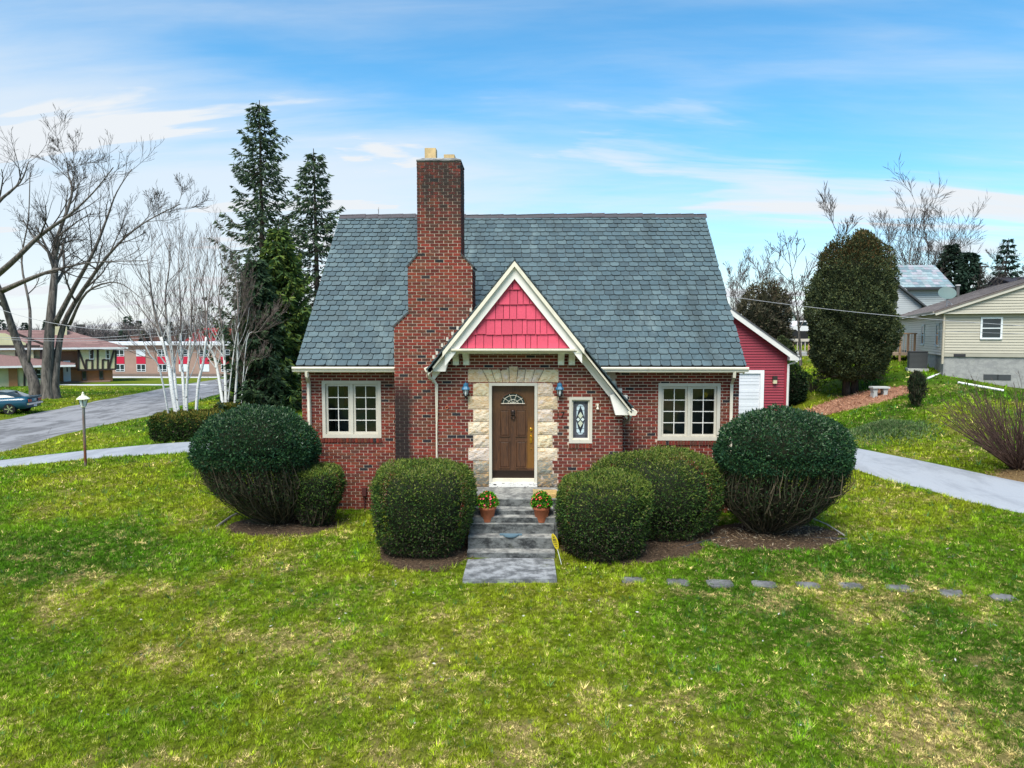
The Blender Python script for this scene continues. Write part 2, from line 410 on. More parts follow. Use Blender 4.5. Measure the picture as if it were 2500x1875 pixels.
MAT['brick'] = brick_mat(); MAT['mortar'] = mortar_mat(); MAT['slate'] = slate_mat(); MAT['stone'] = stone_mat()
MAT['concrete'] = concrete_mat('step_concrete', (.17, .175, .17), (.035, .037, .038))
MAT['stepstone'] = concrete_mat('sunken_stone', (.17, .17, .17), (.08, .08, .08), 3); MAT['slab'] = concrete_mat('slab_concrete', (.30, .31, .32), (.095, .10, .105), 5)
MAT['road'] = asphalt_mat('road_asphalt', (.24, .24, .25), (.11, .11, .115), .9)
MAT['drive'] = asphalt_mat('drive_asphalt', (.31, .33, .36), (.22, .235, .26), .7)
MAT['pale'] = asphalt_mat('pale_concrete', (.5, .5, .5), (.4, .4, .41), .6)
MAT['door'] = door_mat(); MAT['peel'] = peel_mat(); MAT['glass'] = glass_mat()
MAT['cream'] = pmat('cream_paint', (.72, .66, .53), .55, .35, var=.10, vscale=3, dirt=.22)
MAT['white'] = pmat('white_paint', (.80, .765, .70), .5, .35, var=.06, vscale=3, dirt=.08)
MAT['beige'] = pmat('beige_paint', (.58, .54, .45), .5, .35, var=.10, vscale=4, dirt=.18)
MAT['moss_cream'] = pmat('mossy_cream', (.72, .71, .56), .6, .3, var=.2, vscale=9, dirt=.5)
MAT['pink'] = pmat('pink_shake', (.72, .075, .135), .6, .25, attr=True, var=.12, vscale=30, bump=.3, bscale=80)
MAT['dark'] = pmat('dark_metal', (.02, .02, .022), .5, .4)
MAT['bronze'] = pmat('bronze', (.035, .022, .018), .4, .5, metal=.6)
MAT['brass'] = pmat('brass', (.75, .42, .06), .25, .5, metal=.9, var=.1)
MAT['blue'] = pmat('blue_patina', (.030, .15, .27), .45, .4, var=.4, vscale=25)
MAT['lampglass'] = pmat('frosted_glass', (.72, .76, .76), .25, .5, var=.1)
MAT['leafmat'] = leaf_mat('foliage'); MAT['grass'] = leaf_mat('grass', .7, .08, .15, 1.3)
MAT['ground'] = ground_mat()
MAT['mulch'] = mulch_mat('dark_mulch', (.035, .025, .018), (.14, .09, .055)); MAT['redmulch'] = mulch_mat('red_mulch', (.20, .09, .055), (.44, .24, .15))
MAT['leaflitter'] = mulch_mat('leaf_litter', (.11, .07, .035), (.30, .20, .09))
MAT['twig'] = pmat('twig_bark', (.10, .08, .065), .9, .15, attr=True, var=.3, vscale=5)
MAT['bark'] = bark_mat('maple_bark', (.055, .05, .047), (.19, .165, .145)); MAT['birch'] = birch_mat()
MAT['conifer_bark'] = bark_mat('conifer_bark', (.03, .024, .02), (.10, .075, .06))
MAT['plain'] = pmat('painted', (1, 1, 1), .65, .3, attr=True, var=.10, vscale=1.5)
MAT['vinyl'] = pmat('vinyl_siding', (1, 1, 1), .45, .35, attr=True, var=.05, vscale=2)
MAT['shingle'] = pmat('asphalt_shingle', (1, 1, 1), .9, .15, attr=True, var=.25, vscale=9)
MAT['dimglass'] = pmat('dark_pane', (.018, .03, .035), .06, .6, var=.3, vscale=.8)
MAT['terracotta'] = pmat('terracotta', (.50, .155, .075), .75, .25, var=.22, vscale=9, bump=.15)
MAT['carpaint'] = pmat('car_paint', (.006, .055, .095), .18, .6, var=.05); MAT['chrome'] = pmat('chrome', (.75, .78, .8), .15, .5, metal=.9)
MAT['tyre'] = pmat('rubber', (.015, .015, .016), .8, .2); MAT['tail'] = pmat('tail_lens', (.42, .05, .025), .25, .5)
MAT['yellow'] = pmat('yellow_plastic', (.75, .56, .015), .4, .4, var=.06); MAT['stake'] = pmat('stake', (.75, .75, .72), .5, .3)
MAT['rust'] = bark_mat('rusty_post', (.19, .19, .18), (.16, .062, .03), 4)
MAT['wire'] = pmat('wire', (.34, .35, .37), .5, .4)
MAT['wood'] = pmat('weathered_wood', (1, 1, 1), .8, .2, attr=True, var=.2, vscale=8)
MAT['ceramic'] = pmat('flue_tile', (.50, .36, .18), .7, .3, var=.4, vscale=6, dirt=.6)
MAT['stainleaf'] = pmat('stained_glass', (1, 1, 1), .15, .5, attr=True, var=.15, vscale=14)
MAT['curtain'] = pmat('curtain', (.34, .30, .27), .9, .1, var=.2)
# ------------------------------------------------------------------ terrain
CP = np.array([
 (-6, 9, -.45), (0, 8, -.48), (8, 8, -.38), (0, 5, -.8), (0, 12.3, -.04), (-5, 13, .0), (5, 13, .02), (10, 13, .15), (16, 12, .3), (-12, 13, -.05), (-20, 12, -.35),
 (-5.6, 16, .13), (5.3, 16, .13), (0, 15, .08), (0, 20, .2), (-5, 25, .3), (5, 25, .45), (-8, 18, .13),
 (-13.2, 22, .2), (-12, 27, .28), (-10, 31, .25), (-17, 25, -.1), (-18, 20, -.1),
 (-21, 30, -.5), (-26, 30, -.5), (-22, 40, -.5), (-30, 42, -.5), (-25.5, 59, -.5), (-31, 60, -.5), (-28, 80, -.6), (-22, 15, -.5), (-20, 24, -.42),
 (-42, 70, -.4), (-38, 62, -.42), (-55, 60, -.5), (-50, 88, -1.0), (-36, 88, -1.0), (-14, 45, .15), (-10, 58, .2), (-18, 36, -.05), (-34, 52, -.45),
 (8, 17, .22), (12.5, 17.4, .62), (11, 14, .35), (9.4, 21, .5), (9, 28.5, .5), (11.2, 29.5, .62), (14.6, 31, 1.66), (13, 27, 1.1), (18.4, 31.5, 2.49), (20, 30, 1.9), (24, 28, 1.7), (14.5, 26.5, 1.5), (12.5, 24, .8), (16, 21, 1.0), (22, 20, 1.2),
 (0, 60, .8), (22, 60, 3.4), (42, 60, 4), (25, 45, 3.2), (13, 48, 2.6), (11, 36, 1.4), (-20, 120, -.8), (40, 120, 4.2), (0, 120, 1), (-80, 60, -.6), (60, 30, 3), (40, 10, 1.2), (-60, 10, -.6), (-90, 110, -.8), (80, 90, 4), (0, -15, -1.5), (30, -15, -1), (-30, -15, -1.6)], float)
def _tps(r2): return np.where(r2 > 1e-9, r2 * np.log(r2 + 1e-12), 0) * .5
def _tps_fit():
    n = len(CP); d2 = ((CP[:, None, :2] - CP[None, :, :2]) ** 2).sum(-1)
    A = np.zeros((n + 3, n + 3)); A[:n, :n] = _tps(d2) + np.eye(n) * .6; P = np.c_[np.ones(n), CP[:, :2]]; A[:n, n:] = P; A[n:, :n] = P.T
    return np.linalg.solve(A, np.r_[CP[:, 2], 0, 0, 0])
_W = _tps_fit()
def H_exact(x, y):
    x = np.asarray(x, float); y = np.asarray(y, float); shp = np.broadcast(x, y).shape
    x = np.broadcast_to(x, shp).ravel(); y = np.broadcast_to(y, shp).ravel(); n = len(CP); out = np.empty(len(x))
    for i in range(0, len(x), 40000):
        xs, ys = np.clip(x[i:i + 40000], -90, 80), np.clip(y[i:i + 40000], -15, 120)
        d2 = (xs[:, None] - CP[None, :, 0]) ** 2 + (ys[:, None] - CP[None, :, 1]) ** 2
        out[i:i + 40000] = _tps(d2) @ _W[:n] + _W[n] + _W[n + 1] * xs + _W[n + 2] * ys
    # a low planted mound on the right-hand lawn
    out = out + .38 * np.exp(-((x - 12.3) / 1.1) ** 2 - ((y - 24.6) / .8) ** 2)
    return out.reshape(shp)
_gx = np.linspace(-90, 80, 681); _gy = np.linspace(-15, 120, 541); _GZ = H_exact(*np.meshgrid(_gx, _gy))
def H(x, y):
    x = np.asarray(x, float); y = np.asarray(y, float); u = np.clip((x + 90) / .25, 0, 679.999); v = np.clip((y + 15) / .25, 0, 539.999); i = u.astype(int); j = v.astype(int); u = u - i; v = v - j
    return (_GZ[j, i] * (1 - u) + _GZ[j, i + 1] * u) * (1 - v) + (_GZ[j + 1, i] * (1 - u) + _GZ[j + 1, i + 1] * u) * v
def h(x, y): return float(H(x, y))
def gp(px, py, Y):
    p = at(px, py, Y); return np.array([p[0], p[1], h(p[0], p[1])])

G_DEEP, G_MID, G_YEL, G_DRY = np.array((.055, .150, .008)), np.array((.140, .265, .010)), np.array((.290, .330, .018)), np.array((.62, .50, .20))
def lawn_mix(x, y):
    """patch colour of the lawn: deep green, green, yellow-green and straw"""
    a = fbm(x, y, 11, .23, 4); b = fbm(x + 40, y, 23, .6, 5, .65); c = fbm(x, y + 90, 31, 2.2, 4, .7)
    yel = np.clip((a * .55 + b * .45 - .455) * 6.0, 0, 1)
    near = np.clip((14 - y) / 4, 0, 1) * np.clip((x + 9) / 14, 0, 1)        # the thin, dry end of the lawn
    dry = np.clip((b * .45 + c * .55 - .545 + .075 * near) * 7.5, 0, 1) * np.clip(1.25 - .03 * y, .1, 1)
    deep = np.clip((.50 - a) * 6, 0, 1) * .8
    col = G_MID[None] * (1 - deep[:, None]) + G_DEEP[None] * deep[:, None]
    col = col * (1 - yel[:, None] * .8) + G_YEL[None] * yel[:, None] * .8
    return col, dry
def axis(segs):
    out = [segs[0][0]]
    for a, b, st in segs:
        n = max(1, int(round((b - a) / st))); out += list(a + (b - a) * (np.arange(n) + 1) / n)
    return np.array(out)
def build_ground():
    xs = axis([(-1600, -300, 260), (-300, -90, 30), (-90, -34, 2.5), (-34, -14, .6), (-14, 16, .25), (16, 30, .6), (30, 80, 2.5), (80, 300, 30), (300, 1600, 260)])
    ys = axis([(-300, -15, 57), (-15, 4, 2), (4, 20, .25), (20, 40, .5), (40, 70, 1.2), (70, 120, 2.5), (120, 300, 30), (300, 2400, 300)])
    Xg, Yg = np.meshgrid(xs, ys); Zg = H(Xg, Yg)
    Zg += np.where((np.abs(Xg) < 30) & (Yg > 4) & (Yg < 45), (fbm(Xg.ravel(), Yg.ravel(), 5, .8, 3).reshape(Xg.shape) - .5) * .05, 0)
    Zg -= np.where((np.abs(Xg) < 30) & (Yg > 5) & (Yg < 30), .014, 0)
    inside = (Xg > -5.0) & (Xg < 4.7) & (Yg > 16.7) & (Yg < 24.2); Zg = np.where(inside, Zg - .6, Zg)
    V = np.stack([Xg, Yg, Zg], -1).reshape(-1, 3); ny, nx = Xg.shape
    i = (np.arange(ny - 1)[:, None] * nx + np.arange(nx - 1)[None]).ravel(); F = np.stack([i, i + 1, i + nx + 1, i + nx], 1)
    c = V[F].mean(1); col, dry = lawn_mix(c[:, 0], c[:, 1]); col = col * (1 - dry[:, None]) + (G_DRY * .8)[None] * dry[:, None]
    mb = MB(); mb.add(V, F, col * .85); go = mb.build('ground', MAT['ground'], smooth=True, kind='structure')
    me = go.data; me.attributes.remove(me.attributes['col']); col, dry = lawn_mix(V[:, 0], V[:, 1]); col = (col * (1 - dry[:, None]) + (G_DRY * .8)[None] * dry[:, None]) * np.array((.52, .50, .50))
    at_ = me.attributes.new('col', 'FLOAT_COLOR', 'POINT'); at_.data.foreach_set('color', np.c_[col, np.ones(len(col))].astype(np.float32).reshape(-1))
build_ground()

def ribbon(name, cl, widths, mat, lift=.03, nseg=8, step=.5, **kw):
    cl = np.asarray(cl, float); d = np.r_[0, np.cumsum(np.linalg.norm(np.diff(cl, axis=0), axis=1))]
    # smooth the centre line with Catmull-Rom
    t = np.arange(0, d[-1], step); t = np.r_[t, d[-1]]
    def cr(vals):
        out = []
        for s in t:
            i = min(max(np.searchsorted(d, s, 'right') - 1, 0), len(d) - 2); u = (s - d[i]) / (d[i + 1] - d[i])
            p0, p1, p2, p3 = vals[max(i - 1, 0)], vals[i], vals[i + 1], vals[min(i + 2, len(d) - 1)]
            out.append(.5 * (2 * p1 + (p2 - p0) * u + (2 * p0 - 5 * p1 + 4 * p2 - p3) * u * u + (3 * p1 - p0 - 3 * p2 + p3) * u ** 3))
        return np.array(out)
    P = cr(cl); Wd = np.interp(t, d, widths)
    T = np.gradient(P, axis=0); T /= np.linalg.norm(T, axis=1)[:, None]; Nn = np.c_[-T[:, 1], T[:, 0]]
    s = np.linspace(-.5, .5, nseg + 1)
    jit = 1 + (fbm(t, t * 0, 77, .9, 3) - .5) * .10
    XY = P[:, None] + Nn[:, None] * (Wd * jit)[:, None, None] * s[None, :, None]
    Zz = H(XY[..., 0], XY[..., 1]) + lift; Zz[:, 0] -= lift * 1.5; Zz[:, -1] -= lift * 1.5
    V = np.concatenate([XY, Zz[..., None]], -1).reshape(-1, 3); m = nseg + 1
    i = (np.arange(len(t) - 1)[:, None] * m + np.arange(nseg)[None]).ravel(); F = np.stack([i, i + m, i + m + 1, i + 1], 1)
    mb = MB(); mb.add(V, F); o = mb.build(name, mat, smooth=True, kind='structure', **kw)
    PATHS.append((P, Wd)); return o
PATHS = []
ribbon('road', [(-21.5, 2), (-24, 16), (-25.3, 28), (-25.8, 40), (-28.2, 58), (-30, 76), (-33, 100), (-40, 130)], [8, 8, 8, 8, 7.2, 7, 7, 7], MAT['road'], .03, 10)
ribbon('driveway', [(-21.8, 23.2), (-18.5, 23.9), (-14, 24.6), (-9, 25.4), (-4, 27.0), (2, 28), (8, 27.8)], [6.5, 3.4, 2.5, 2.4, 2.6, 4, 5], MAT['drive'], .05)
ribbon('driveway', [(7.6, 27.6), (9.0, 24.6), (10.0, 21.6), (11.2, 17.4), (12.9, 13.0), (15, 8), (17, 3)], [3.2, 2.5, 2.3, 2.4, 2.5, 2.8, 3], MAT['drive'], .05)
ribbon('path', [(-30, 66), (-36, 65.5), (-41, 64.5), (-47, 66)], [1.5, 1.3, 1.2, 1.2], MAT['pale'], .04, 4)
ribbon('parking_lot', [(-36, 84.5), (-46, 84.5), (-60, 84.5)], [7, 7, 7], MAT['pale'], .05, 4)

def blob(name, c, rx, ry, mat, lift=.035, rot=0., wob=.12, seed=1, **kw):
    r = np.random.default_rng(seed); ph = r.random(4) * 6.28; n = 56; a = np.arange(n) * 2 * math.pi / n
    k = 1 + wob * (np.sin(2 * a + ph[0]) * .5 + np.sin(3 * a + ph[1]) * .4 + np.sin(5 * a + ph[2]) * .35 + np.sin(9 * a + ph[3]) * .2)
    V = [(c[0], c[1], h(c[0], c[1]) + lift * 2)]; rings = 8
    for q in range(1, rings + 1):
        f = q / rings; x = np.cos(a) * rx * k * f; y = np.sin(a) * ry * k * f
        xx = c[0] + x * math.cos(rot) - y * math.sin(rot); yy = c[1] + x * math.sin(rot) + y * math.cos(rot)
        zz = H(xx, yy) + (lift * (1 + (1 - f)) if q < rings else -.02) + (r.random(n) - .5) * .02
        V += list(zip(xx, yy, zz))
    F = [(0, 1 + i, 1 + (i + 1) % n) for i in range(n)]
    for q in range(rings - 1):
        o = 1 + q * n; F += [(o + i, o + n + i, o + n + (i + 1) % n, o + (i + 1) % n) for i in range(n)]
    mb = MB(); mb.add(V, F); BLOBS.append((c, rx, ry, rot)); return mb.build(name, mat, smooth=True, **kw)
BLOBS = []
for i, (c, rx, ry, rot) in enumerate([((-5.30, 15.15), 1.25, .72, 0), ((-1.95, 13.7), .98, 1.08, 0), ((2.1, 14.15), 1.55, 1.12, .25), ((5.0, 14.6), 1.6, .88, .1)]):
    blob('mulch_bed', c, rx, ry, MAT['mulch'], .035, rot, .10, 40 + i, kind='structure')
blob('mulch_bed', (14.0, 30.3), 2.2, 1.05, MAT['redmulch'], .06, 0, .10, 50, kind='structure')
blob('leaf_litter_bed', (13.9, 17.6), 2.1, 1.15, MAT['leaflitter'], .04, -.5, .10, 51, kind='structure')
# ------------------------------------------------------------------ the brick house
YW, YE, YC = 16.45, 15.50, 15.85          # main wall, entry wall, chimney face
YB = 23.80
hz = lambda x, y: (900 + x / 3.687, 850 + y / 3.687)      # measuring grids laid over the photograph
gz = lambda x, y: (1000 + x / 3.687, 600 + y / 3.687)
lz = lambda x, y: (450 + x / 3.687, 850 + y / 3.687)
rz_ = lambda x, y: (1300 + x / 2.765, 900 + y / 2.765)
def XZ(p, Y):
    q = at(p[0], p[1], Y); return float(q[0]), float(q[2])
BZ0 = -.05
mxL, mxR = X(737, YW), X(1804, YW)
EY, RY = 16.06, 20.12
EZ, RZ = Z(893, EY), Z(528, RY)
BY = 2 * RY - EY
rxL, rxR = X(722, EY, 893), X(1823, EY, 893)
SL = math.hypot(RY - EY, RZ - EZ); STH = math.atan2(RZ - EZ, RY - EY)
exL, exR = X(1068.5, YE), X(1520.7, YE)
A0 = XZ((1256.3, 634), 15.05); xa, za = A0
eL = XZ((1046, 896), 15.2); eR = XZ((1541, 1001), 15.2)
mm = .5 * ((za - eL[1]) / (xa - eL[0]) + (za - eR[1]) / (eR[0] - xa))
roofz = lambda x: za - mm * abs(x - xa)
LAND = Z(1188, YE)
house = thing('brick_house', (0, YW, .1), 'red brick cottage with grey slate roof, tall chimney and pink gable over its entry', 'house')

PAL = [(.175, .030, .020), (.205, .034, .022), (.145, .028, .019), (.128, .042, .024), (.160, .044, .024), (.094, .034, .024), (.190, .038, .021), (.128, .027, .020)]
def brick_col(r, dark=.045):
    if r.random() < dark: return np.array((.022, .020, .023)) * (.8 + .5 * r.random())
    return np.array(PAL[r.integers(len(PAL))]) * (.8 + .45 * r.random())
CO, BL, JT = .0705, .2035, .0150
def brick_cells(u0, u1, z0, z1, holes=(), lim=None, seed=0, zoff=0.):
    """running bond cells (ua, ub, za, zb, full) minus holes"""
    r = np.random.default_rng(seed); out = []; k0 = math.floor((z0 - zoff) / CO)
    for k in range(k0, int((z1 - zoff) / CO) + 1):
        a = zoff + k * CO + JT * .5; b = a + CO - JT; zc = .5 * (a + b)
        if a < z0 - .001 or b > z1 + .001: continue
        la, lb = (u0, u1) if lim is None else lim(zc)
        la, lb = max(la, u0), min(lb, u1)
        cuts = [(ha, hb) for ha, hb, h0, h1 in holes if h0 < zc < h1]
        u = la - (BL * .5 if k % 2 else 0) - BL
        u = u0 + math.floor((la - u0) / BL) * BL - (BL * .5 if k % 2 else 0)
        while u < lb:
            segs = [(max(u + JT * .5, la), min(u + BL - JT * .5, lb))]
            for ha, hb in cuts:
                ns = []
                for s, e in segs:
                    if hb <= s or ha >= e: ns.append((s, e)); continue
                    if ha - s > .0: ns.append((s, ha - .004))
                    if e - hb > .0: ns.append((hb + .004, e))
                segs = ns
            for s, e in segs:
                if e - s > .025: out.append((s, e, a, b, e - s > BL - JT - .003))
            u += BL
    return out
def brick_box(mb, org, u, n, c, r, col):
    s, e, a, b = c[:4]; d = .007 + r.random() * .004
    q = [(s, a), (e, a), (e, b), (s, b)]; V = []
    for dd in (-.012, d):
        for uu, zz in q: V.append((org[0] + u[0] * uu + n[0] * dd, org[1] + u[1] * uu + n[1] * dd, zz))
    mb.add(V, [(4, 5, 6, 7), (0, 1, 5, 4), (1, 2, 6, 5), (2, 3, 7, 6), (3, 0, 4, 7)], col)
def bricks_stuff(cells, org, u, n, parent, seed, dark=.045):
    r = np.random.default_rng(seed); mb = MB()
    for c in cells: brick_box(mb, org, u, n, c, r, brick_col(r, dark))
    return mb.build('bricks', MAT['brick'], parent, kind='stuff')
def wall_shell(mb, org, u, n, u0, u1, z0, z1, holes, thick, conv=None):
    us = sorted({u0, u1, *[v for h_ in holes for v in h_[:2]]}); zs = sorted({z0, z1, *[v for h_ in holes for v in h_[2:4]]})
    def P(a, z, d): return (org[0] + u[0] * a + n[0] * d, org[1] + u[1] * a + n[1] * d, z)
    for i in range(len(us) - 1):
        for j in range(len(zs) - 1):
            ca, cz = .5 * (us[i] + us[i + 1]), .5 * (zs[j] + zs[j + 1])
            if any(h_[0] < ca < h_[1] and h_[2] < cz < h_[3] for h_ in holes): continue
            poly = [(us[i], zs[j]), (us[i + 1], zs[j]), (us[i + 1], zs[j + 1]), (us[i], zs[j + 1])]
            if conv: poly = clip_convex(poly, conv)
            if len(poly) < 3: continue
            k = len(poly)
            for d in (0, -thick): mb.add([P(a, z, d) for a, z in poly], [tuple(range(k)) if d == 0 else tuple(range(k))[::-1]])
    for a, b, c, d in [h_[:4] for h_ in holes]:
        for (p, q) in (((a, c), (b, c)), ((b, c), (b, d)), ((b, d), (a, d)), ((a, d), (a, c))):
            mb.add([P(*p, 0), P(*q, 0), P(*q, -thick), P(*p, -thick)], [(0, 1, 2, 3)])

FU, FN = (1, 0), (0, -1)
# ---- openings
def rect(p0, p1, Y):
    x0, z1 = XZ(p0, Y); x1, z0 = XZ(p1, Y); return (x0, x1, z0, z1)
LW = rect(lz(1238, 292), lz(1775, 808), YW); RW = rect(rz_(850, 98), rz_(1262, 485), YW)
SW = rect(hz(1805, 440), hz(2010, 855), YE); DR = rect(hz(1083, 312), hz(1517, 1246), YE)
sillh = .105
# ---- main walls
mb = MB(); fw_top = EZ + .02
wall_shell(mb, (0, YW), FU, FN, mxL, mxR, BZ0, fw_top, [LW, RW], .25)
gab = lambda s: [(YW, BZ0), (YB, BZ0), (YB, fw_top), (RY, RZ - .12), (YW, fw_top)]
for xx, nn in ((mxL, (-1, 0)), (mxR, (1, 0))):
    wall_shell(mb, (xx, 0), (0, 1), nn, YW + .001, YB, BZ0, RZ, [], .25, gab(0))
wall_shell(mb, (0, YB), FU, (0, 1), mxL, mxR, BZ0, fw_top, [], .25)
front_wall = mb.build('main_wall', MAT['mortar'], house)
sillL = (LW[0] - .02, LW[1] + .02, LW[2] - sillh, LW[2]); sillR = (RW[0] - .02, RW[1] + .02, RW[2] - sillh, RW[2])
cells = brick_cells(mxL, mxR, BZ0, fw_top, [LW, RW, sillL, sillR, (X(965, YC), exR - .05, -1, 9)], None, 1, zoff=.012)
bricks_stuff(cells, (0, YW), FU, FN, front_wall, 2)
glim = lambda z: (YW, YB) if z < fw_top else (RY - (RZ - .15 - z) / math.tan(STH), RY + (RZ - .15 - z) / math.tan(STH))
for xx, nn, sd in ((mxL, (-1, 0), 3), (mxR, (1, 0), 4)):
    bricks_stuff(brick_cells(YW, YB, BZ0, RZ - .2, [], glim, sd), (xx, 0), (0, 1), nn, front_wall, sd + 20)
# ---- entry walls
erx = [(exL, BZ0), (exR, BZ0), (exR, roofz(exR) - .28), (xa, za - .28), (exL, roofz(exL) - .28)]
mb = MB(); wall_shell(mb, (0, YE), FU, FN, exL, exR, BZ0, za, [SW, DR], .25, erx)
for xx, nn in ((exL, (-1, 0)), (exR, (1, 0))):
    wall_shell(mb, (xx, 0), (0, 1), nn, YE + .001, YW, BZ0, roofz(xx) - .28, [], .2)
entry_wall = mb.build('entry_wall', MAT['mortar'], house)
# stones round the door: four corner points (x,z), front face rough
SP = lambda x, y: XZ((1150 + x / 7.373, 780 + y / 7.373), YE)
tops = [SP(v, 900)[0] for v in (205, 365, 525, 680, 845, 985, 1150, 1310)]; bots = [SP(v, 1130)[0] for v in (315, 440, 570, 695, 820, 950, 1085, 1200)]
bz1, bz0 = SP(0, 900)[1], SP(0, 1130)[1]; kz = SP(0, 846)[1]
bl, br = XZ(gz(525, 1115), YE)[0], XZ(gz(1340, 1115), YE)[0]
stones = []
xt, xb = [bl] + tops + [br], [bl] + bots + [br]
for i in range(9):
    key = i == 4; zt = kz if key else bz1
    stones.append([(xb[i] + .006, bz0 + .004), (xb[i + 1] - .006, bz0 + .004), (xt[i + 1] - .006, zt), (xt[i] + .006, zt)])
jy = [310, 428, 545, 659, 776, 890, 1008, 1126, 1244]; holes_st = [(bl, br, bz0, bz1), (tops[3] - .01, tops[4] + .01, bz1, kz)]
stcol = [0] * 9
for k in range(8):
    z1 = XZ(hz(0, jy[k]), YE)[1]; z0 = XZ(hz(0, jy[k + 1]), YE)[1]; lng = k % 2 == 1
    if k == 7: z0 = LAND - .01
    xl0 = XZ(hz(895 if (lng and k < 7) else 941, 0), YE)[0]; xr1 = XZ(hz(1700 if lng else 1656, 0), YE)[0]
    for a, b in ((xl0, DR[0] - .003), (DR[1] + .003, xr1)):
        stones.append([(a, z0 + .006), (b, z0 + .006), (b, z1 - .006), (a, z1 - .006)]); stcol.append(k)
        holes_st.append((a - .006, b + .006, z0, z1))
mb = MB()
for a_, b_, c_, d_ in holes_st: mb.box(a_ + .004, b_ - .004, YE - .004, YE + .02, c_ + .002, d_ - .002, (.13, .105, .08))
mb.build('stone_bedding', MAT['plain'], entry_wall)
r = np.random.default_rng(5)
for q, k in zip(stones, stcol):
    mb = MB(); nx, nz = 5, 4; V = []; q = [np.array(p) for p in q]
    for j in range(nz + 1):
        for i in range(nx + 1):
            u, v = i / nx, j / nz; p = (q[0] * (1 - u) + q[1] * u) * (1 - v) + (q[3] * (1 - u) + q[2] * u) * v
            edge = i in (0, nx) or j in (0, nz)
            if not edge: p = p + r.normal(size=2) * .004
            V.append((p[0], YE - (.012 if edge else .020 + .018 * r.random()), p[1]))
    F = [(j * (nx + 1) + i, j * (nx + 1) + i + 1, (j + 1) * (nx + 1) + i + 1, (j + 1) * (nx + 1) + i) for j in range(nz) for i in range(nx)]
    b0 = len(V); V += [(p[0], YE + .05, p[1]) for p in q]; c4 = [0, nx, nz * (nx + 1) + nx, nz * (nx + 1)]
    for e in range(4):
        if e == 0: ring = list(range(0, nx + 1))
        elif e == 1: ring = [j * (nx + 1) + nx for j in range(nz + 1)]
        elif e == 2: ring = [nz * (nx + 1) + i for i in range(nx, -1, -1)]
        else: ring = [j * (nx + 1) for j in range(nz, -1, -1)]
        F.append(tuple([b0 + e] + [b0 + (e + 1) % 4] + ring[::-1]))
    c = np.array([(.74, .62, .46), (.70, .55, .37), (.72, .60, .49), (.66, .56, .48), (.72, .62, .42), (.64, .54, .42)][r.integers(6)])
    if k >= 6: c = np.array((.26, .26, .22)) * (1.0 if k == 6 else .62)
    mb.add(V, F, c); mb.build('stone', MAT['stone'], entry_wall)
sillS = (SW[0] - .01, SW[1] + .01, SW[2] - sillh, SW[2])
corn_z = XZ(gz(0, 965), YE)[1]
elim = lambda z: (xa - (za - .34 - z) / mm, xa + (za - .34 - z) / mm)
cells = brick_cells(exL, exR, BZ0, corn_z + .08, [SW, DR, sillS] + holes_st, elim, 6, zoff=XZ(hz(0, 893), YE)[1] % CO)
full = [c for c in cells if c[4] and c[2] > LAND - .35]; full.sort(key=lambda c: -c[2]); solo = set(map(id, full[:290]))
variants = []
for k in range(14):
    m = MB(); brick_box(m, (0, 0), FU, FN, (-(BL - JT) / 2, (BL - JT) / 2, -(CO - JT) / 2, (CO - JT) / 2), r, brick_col(r, 0) if k < 12 else np.array((.024, .022, .026)))
    variants.append(m.mesh('brick', MAT['brick']))
for c in cells:
    if id(c) in solo:
        v = variants[r.integers(12) if r.random() > .05 else 12 + r.integers(2)]
        inst('brick', v, ((c[0] + c[1]) / 2, YE + r.normal() * .001, (c[2] + c[3]) / 2), entry_wall)
bricks_stuff([c for c in cells if id(c) not in solo], (0, YE), FU, FN, entry_wall, 8)
for xx, nn, sd in ((exL, (-1, 0), 11), (exR, (1, 0), 12)):
    bricks_stuff(brick_cells(YE, YW, BZ0, roofz(xx) - .3, [], None, sd), (xx, 0), (0, 1), nn, entry_wall, sd)
# brick sills, bricks on edge
for (a, b, c, d), par, Y in ((sillL, front_wall, YW), (sillR, front_wall, YW), (sillS, entry_wall, YE)):
    n = max(3, round((b - a) / .0715)); w = (b - a) / n
    for i in range(n):
        m = MB(); col = brick_col(r, .03) * .85; x0, x1 = a + i * w + .006, a + (i + 1) * w - .006
        V = [(x0, Y + .06, c), (x1, Y + .06, c), (x1, Y + .06, d), (x0, Y + .06, d), (x0, Y - .035, c), (x1, Y - .035, c), (x1, Y - .030, d - .012), (x0, Y - .030, d - .012)]
        m.add(V, [(4, 5, 6, 7), (0, 1, 5, 4), (1, 2, 6, 5), (2, 3, 7, 6), (3, 0, 4, 7)], col); m.build('sill_brick', MAT['brick'], par)
# ---- chimney
CB = 16.70
cl = lambda px, py: XZ((px, py), YC)
cx0, cx1, cx2 = cl(963.5, 900)[0], cl(996.5, 700)[0], cl(1019, 500)[0]
dx0, dx1 = cl(1153, 700)[0], cl(1124.5, 500)[0]
q0, q1, q2, q3, qt = cl(0, 798)[1], cl(0, 766)[1], cl(0, 653)[1], cl(0, 625)[1], cl(0, 399)[1]
outl = [(cx0, BZ0), (dx0, BZ0), (dx0, q2), (dx1, q3), (dx1, qt), (cx2, qt), (cx2, q3), (cx1, q2), (cx1, q1), (cx0, q0)]
mb = MB(); mb.prism(outl, YC, CB, 'y'); chim = mb.build('chimney', MAT['mortar'], house)
def clim(z):
    l = cx0 if z < q0 else (cx0 + (cx1 - cx0) * (z - q0) / (q1 - q0) if z < q1 else (cx1 if z < q2 else (cx1 + (cx2 - cx1) * (z - q2) / (q3 - q2) if z < q3 else cx2)))
    rr = dx0 if z < q2 else (dx0 + (dx1 - dx0) * (z - q2) / (q3 - q2) if z < q3 else dx1); return l, rr
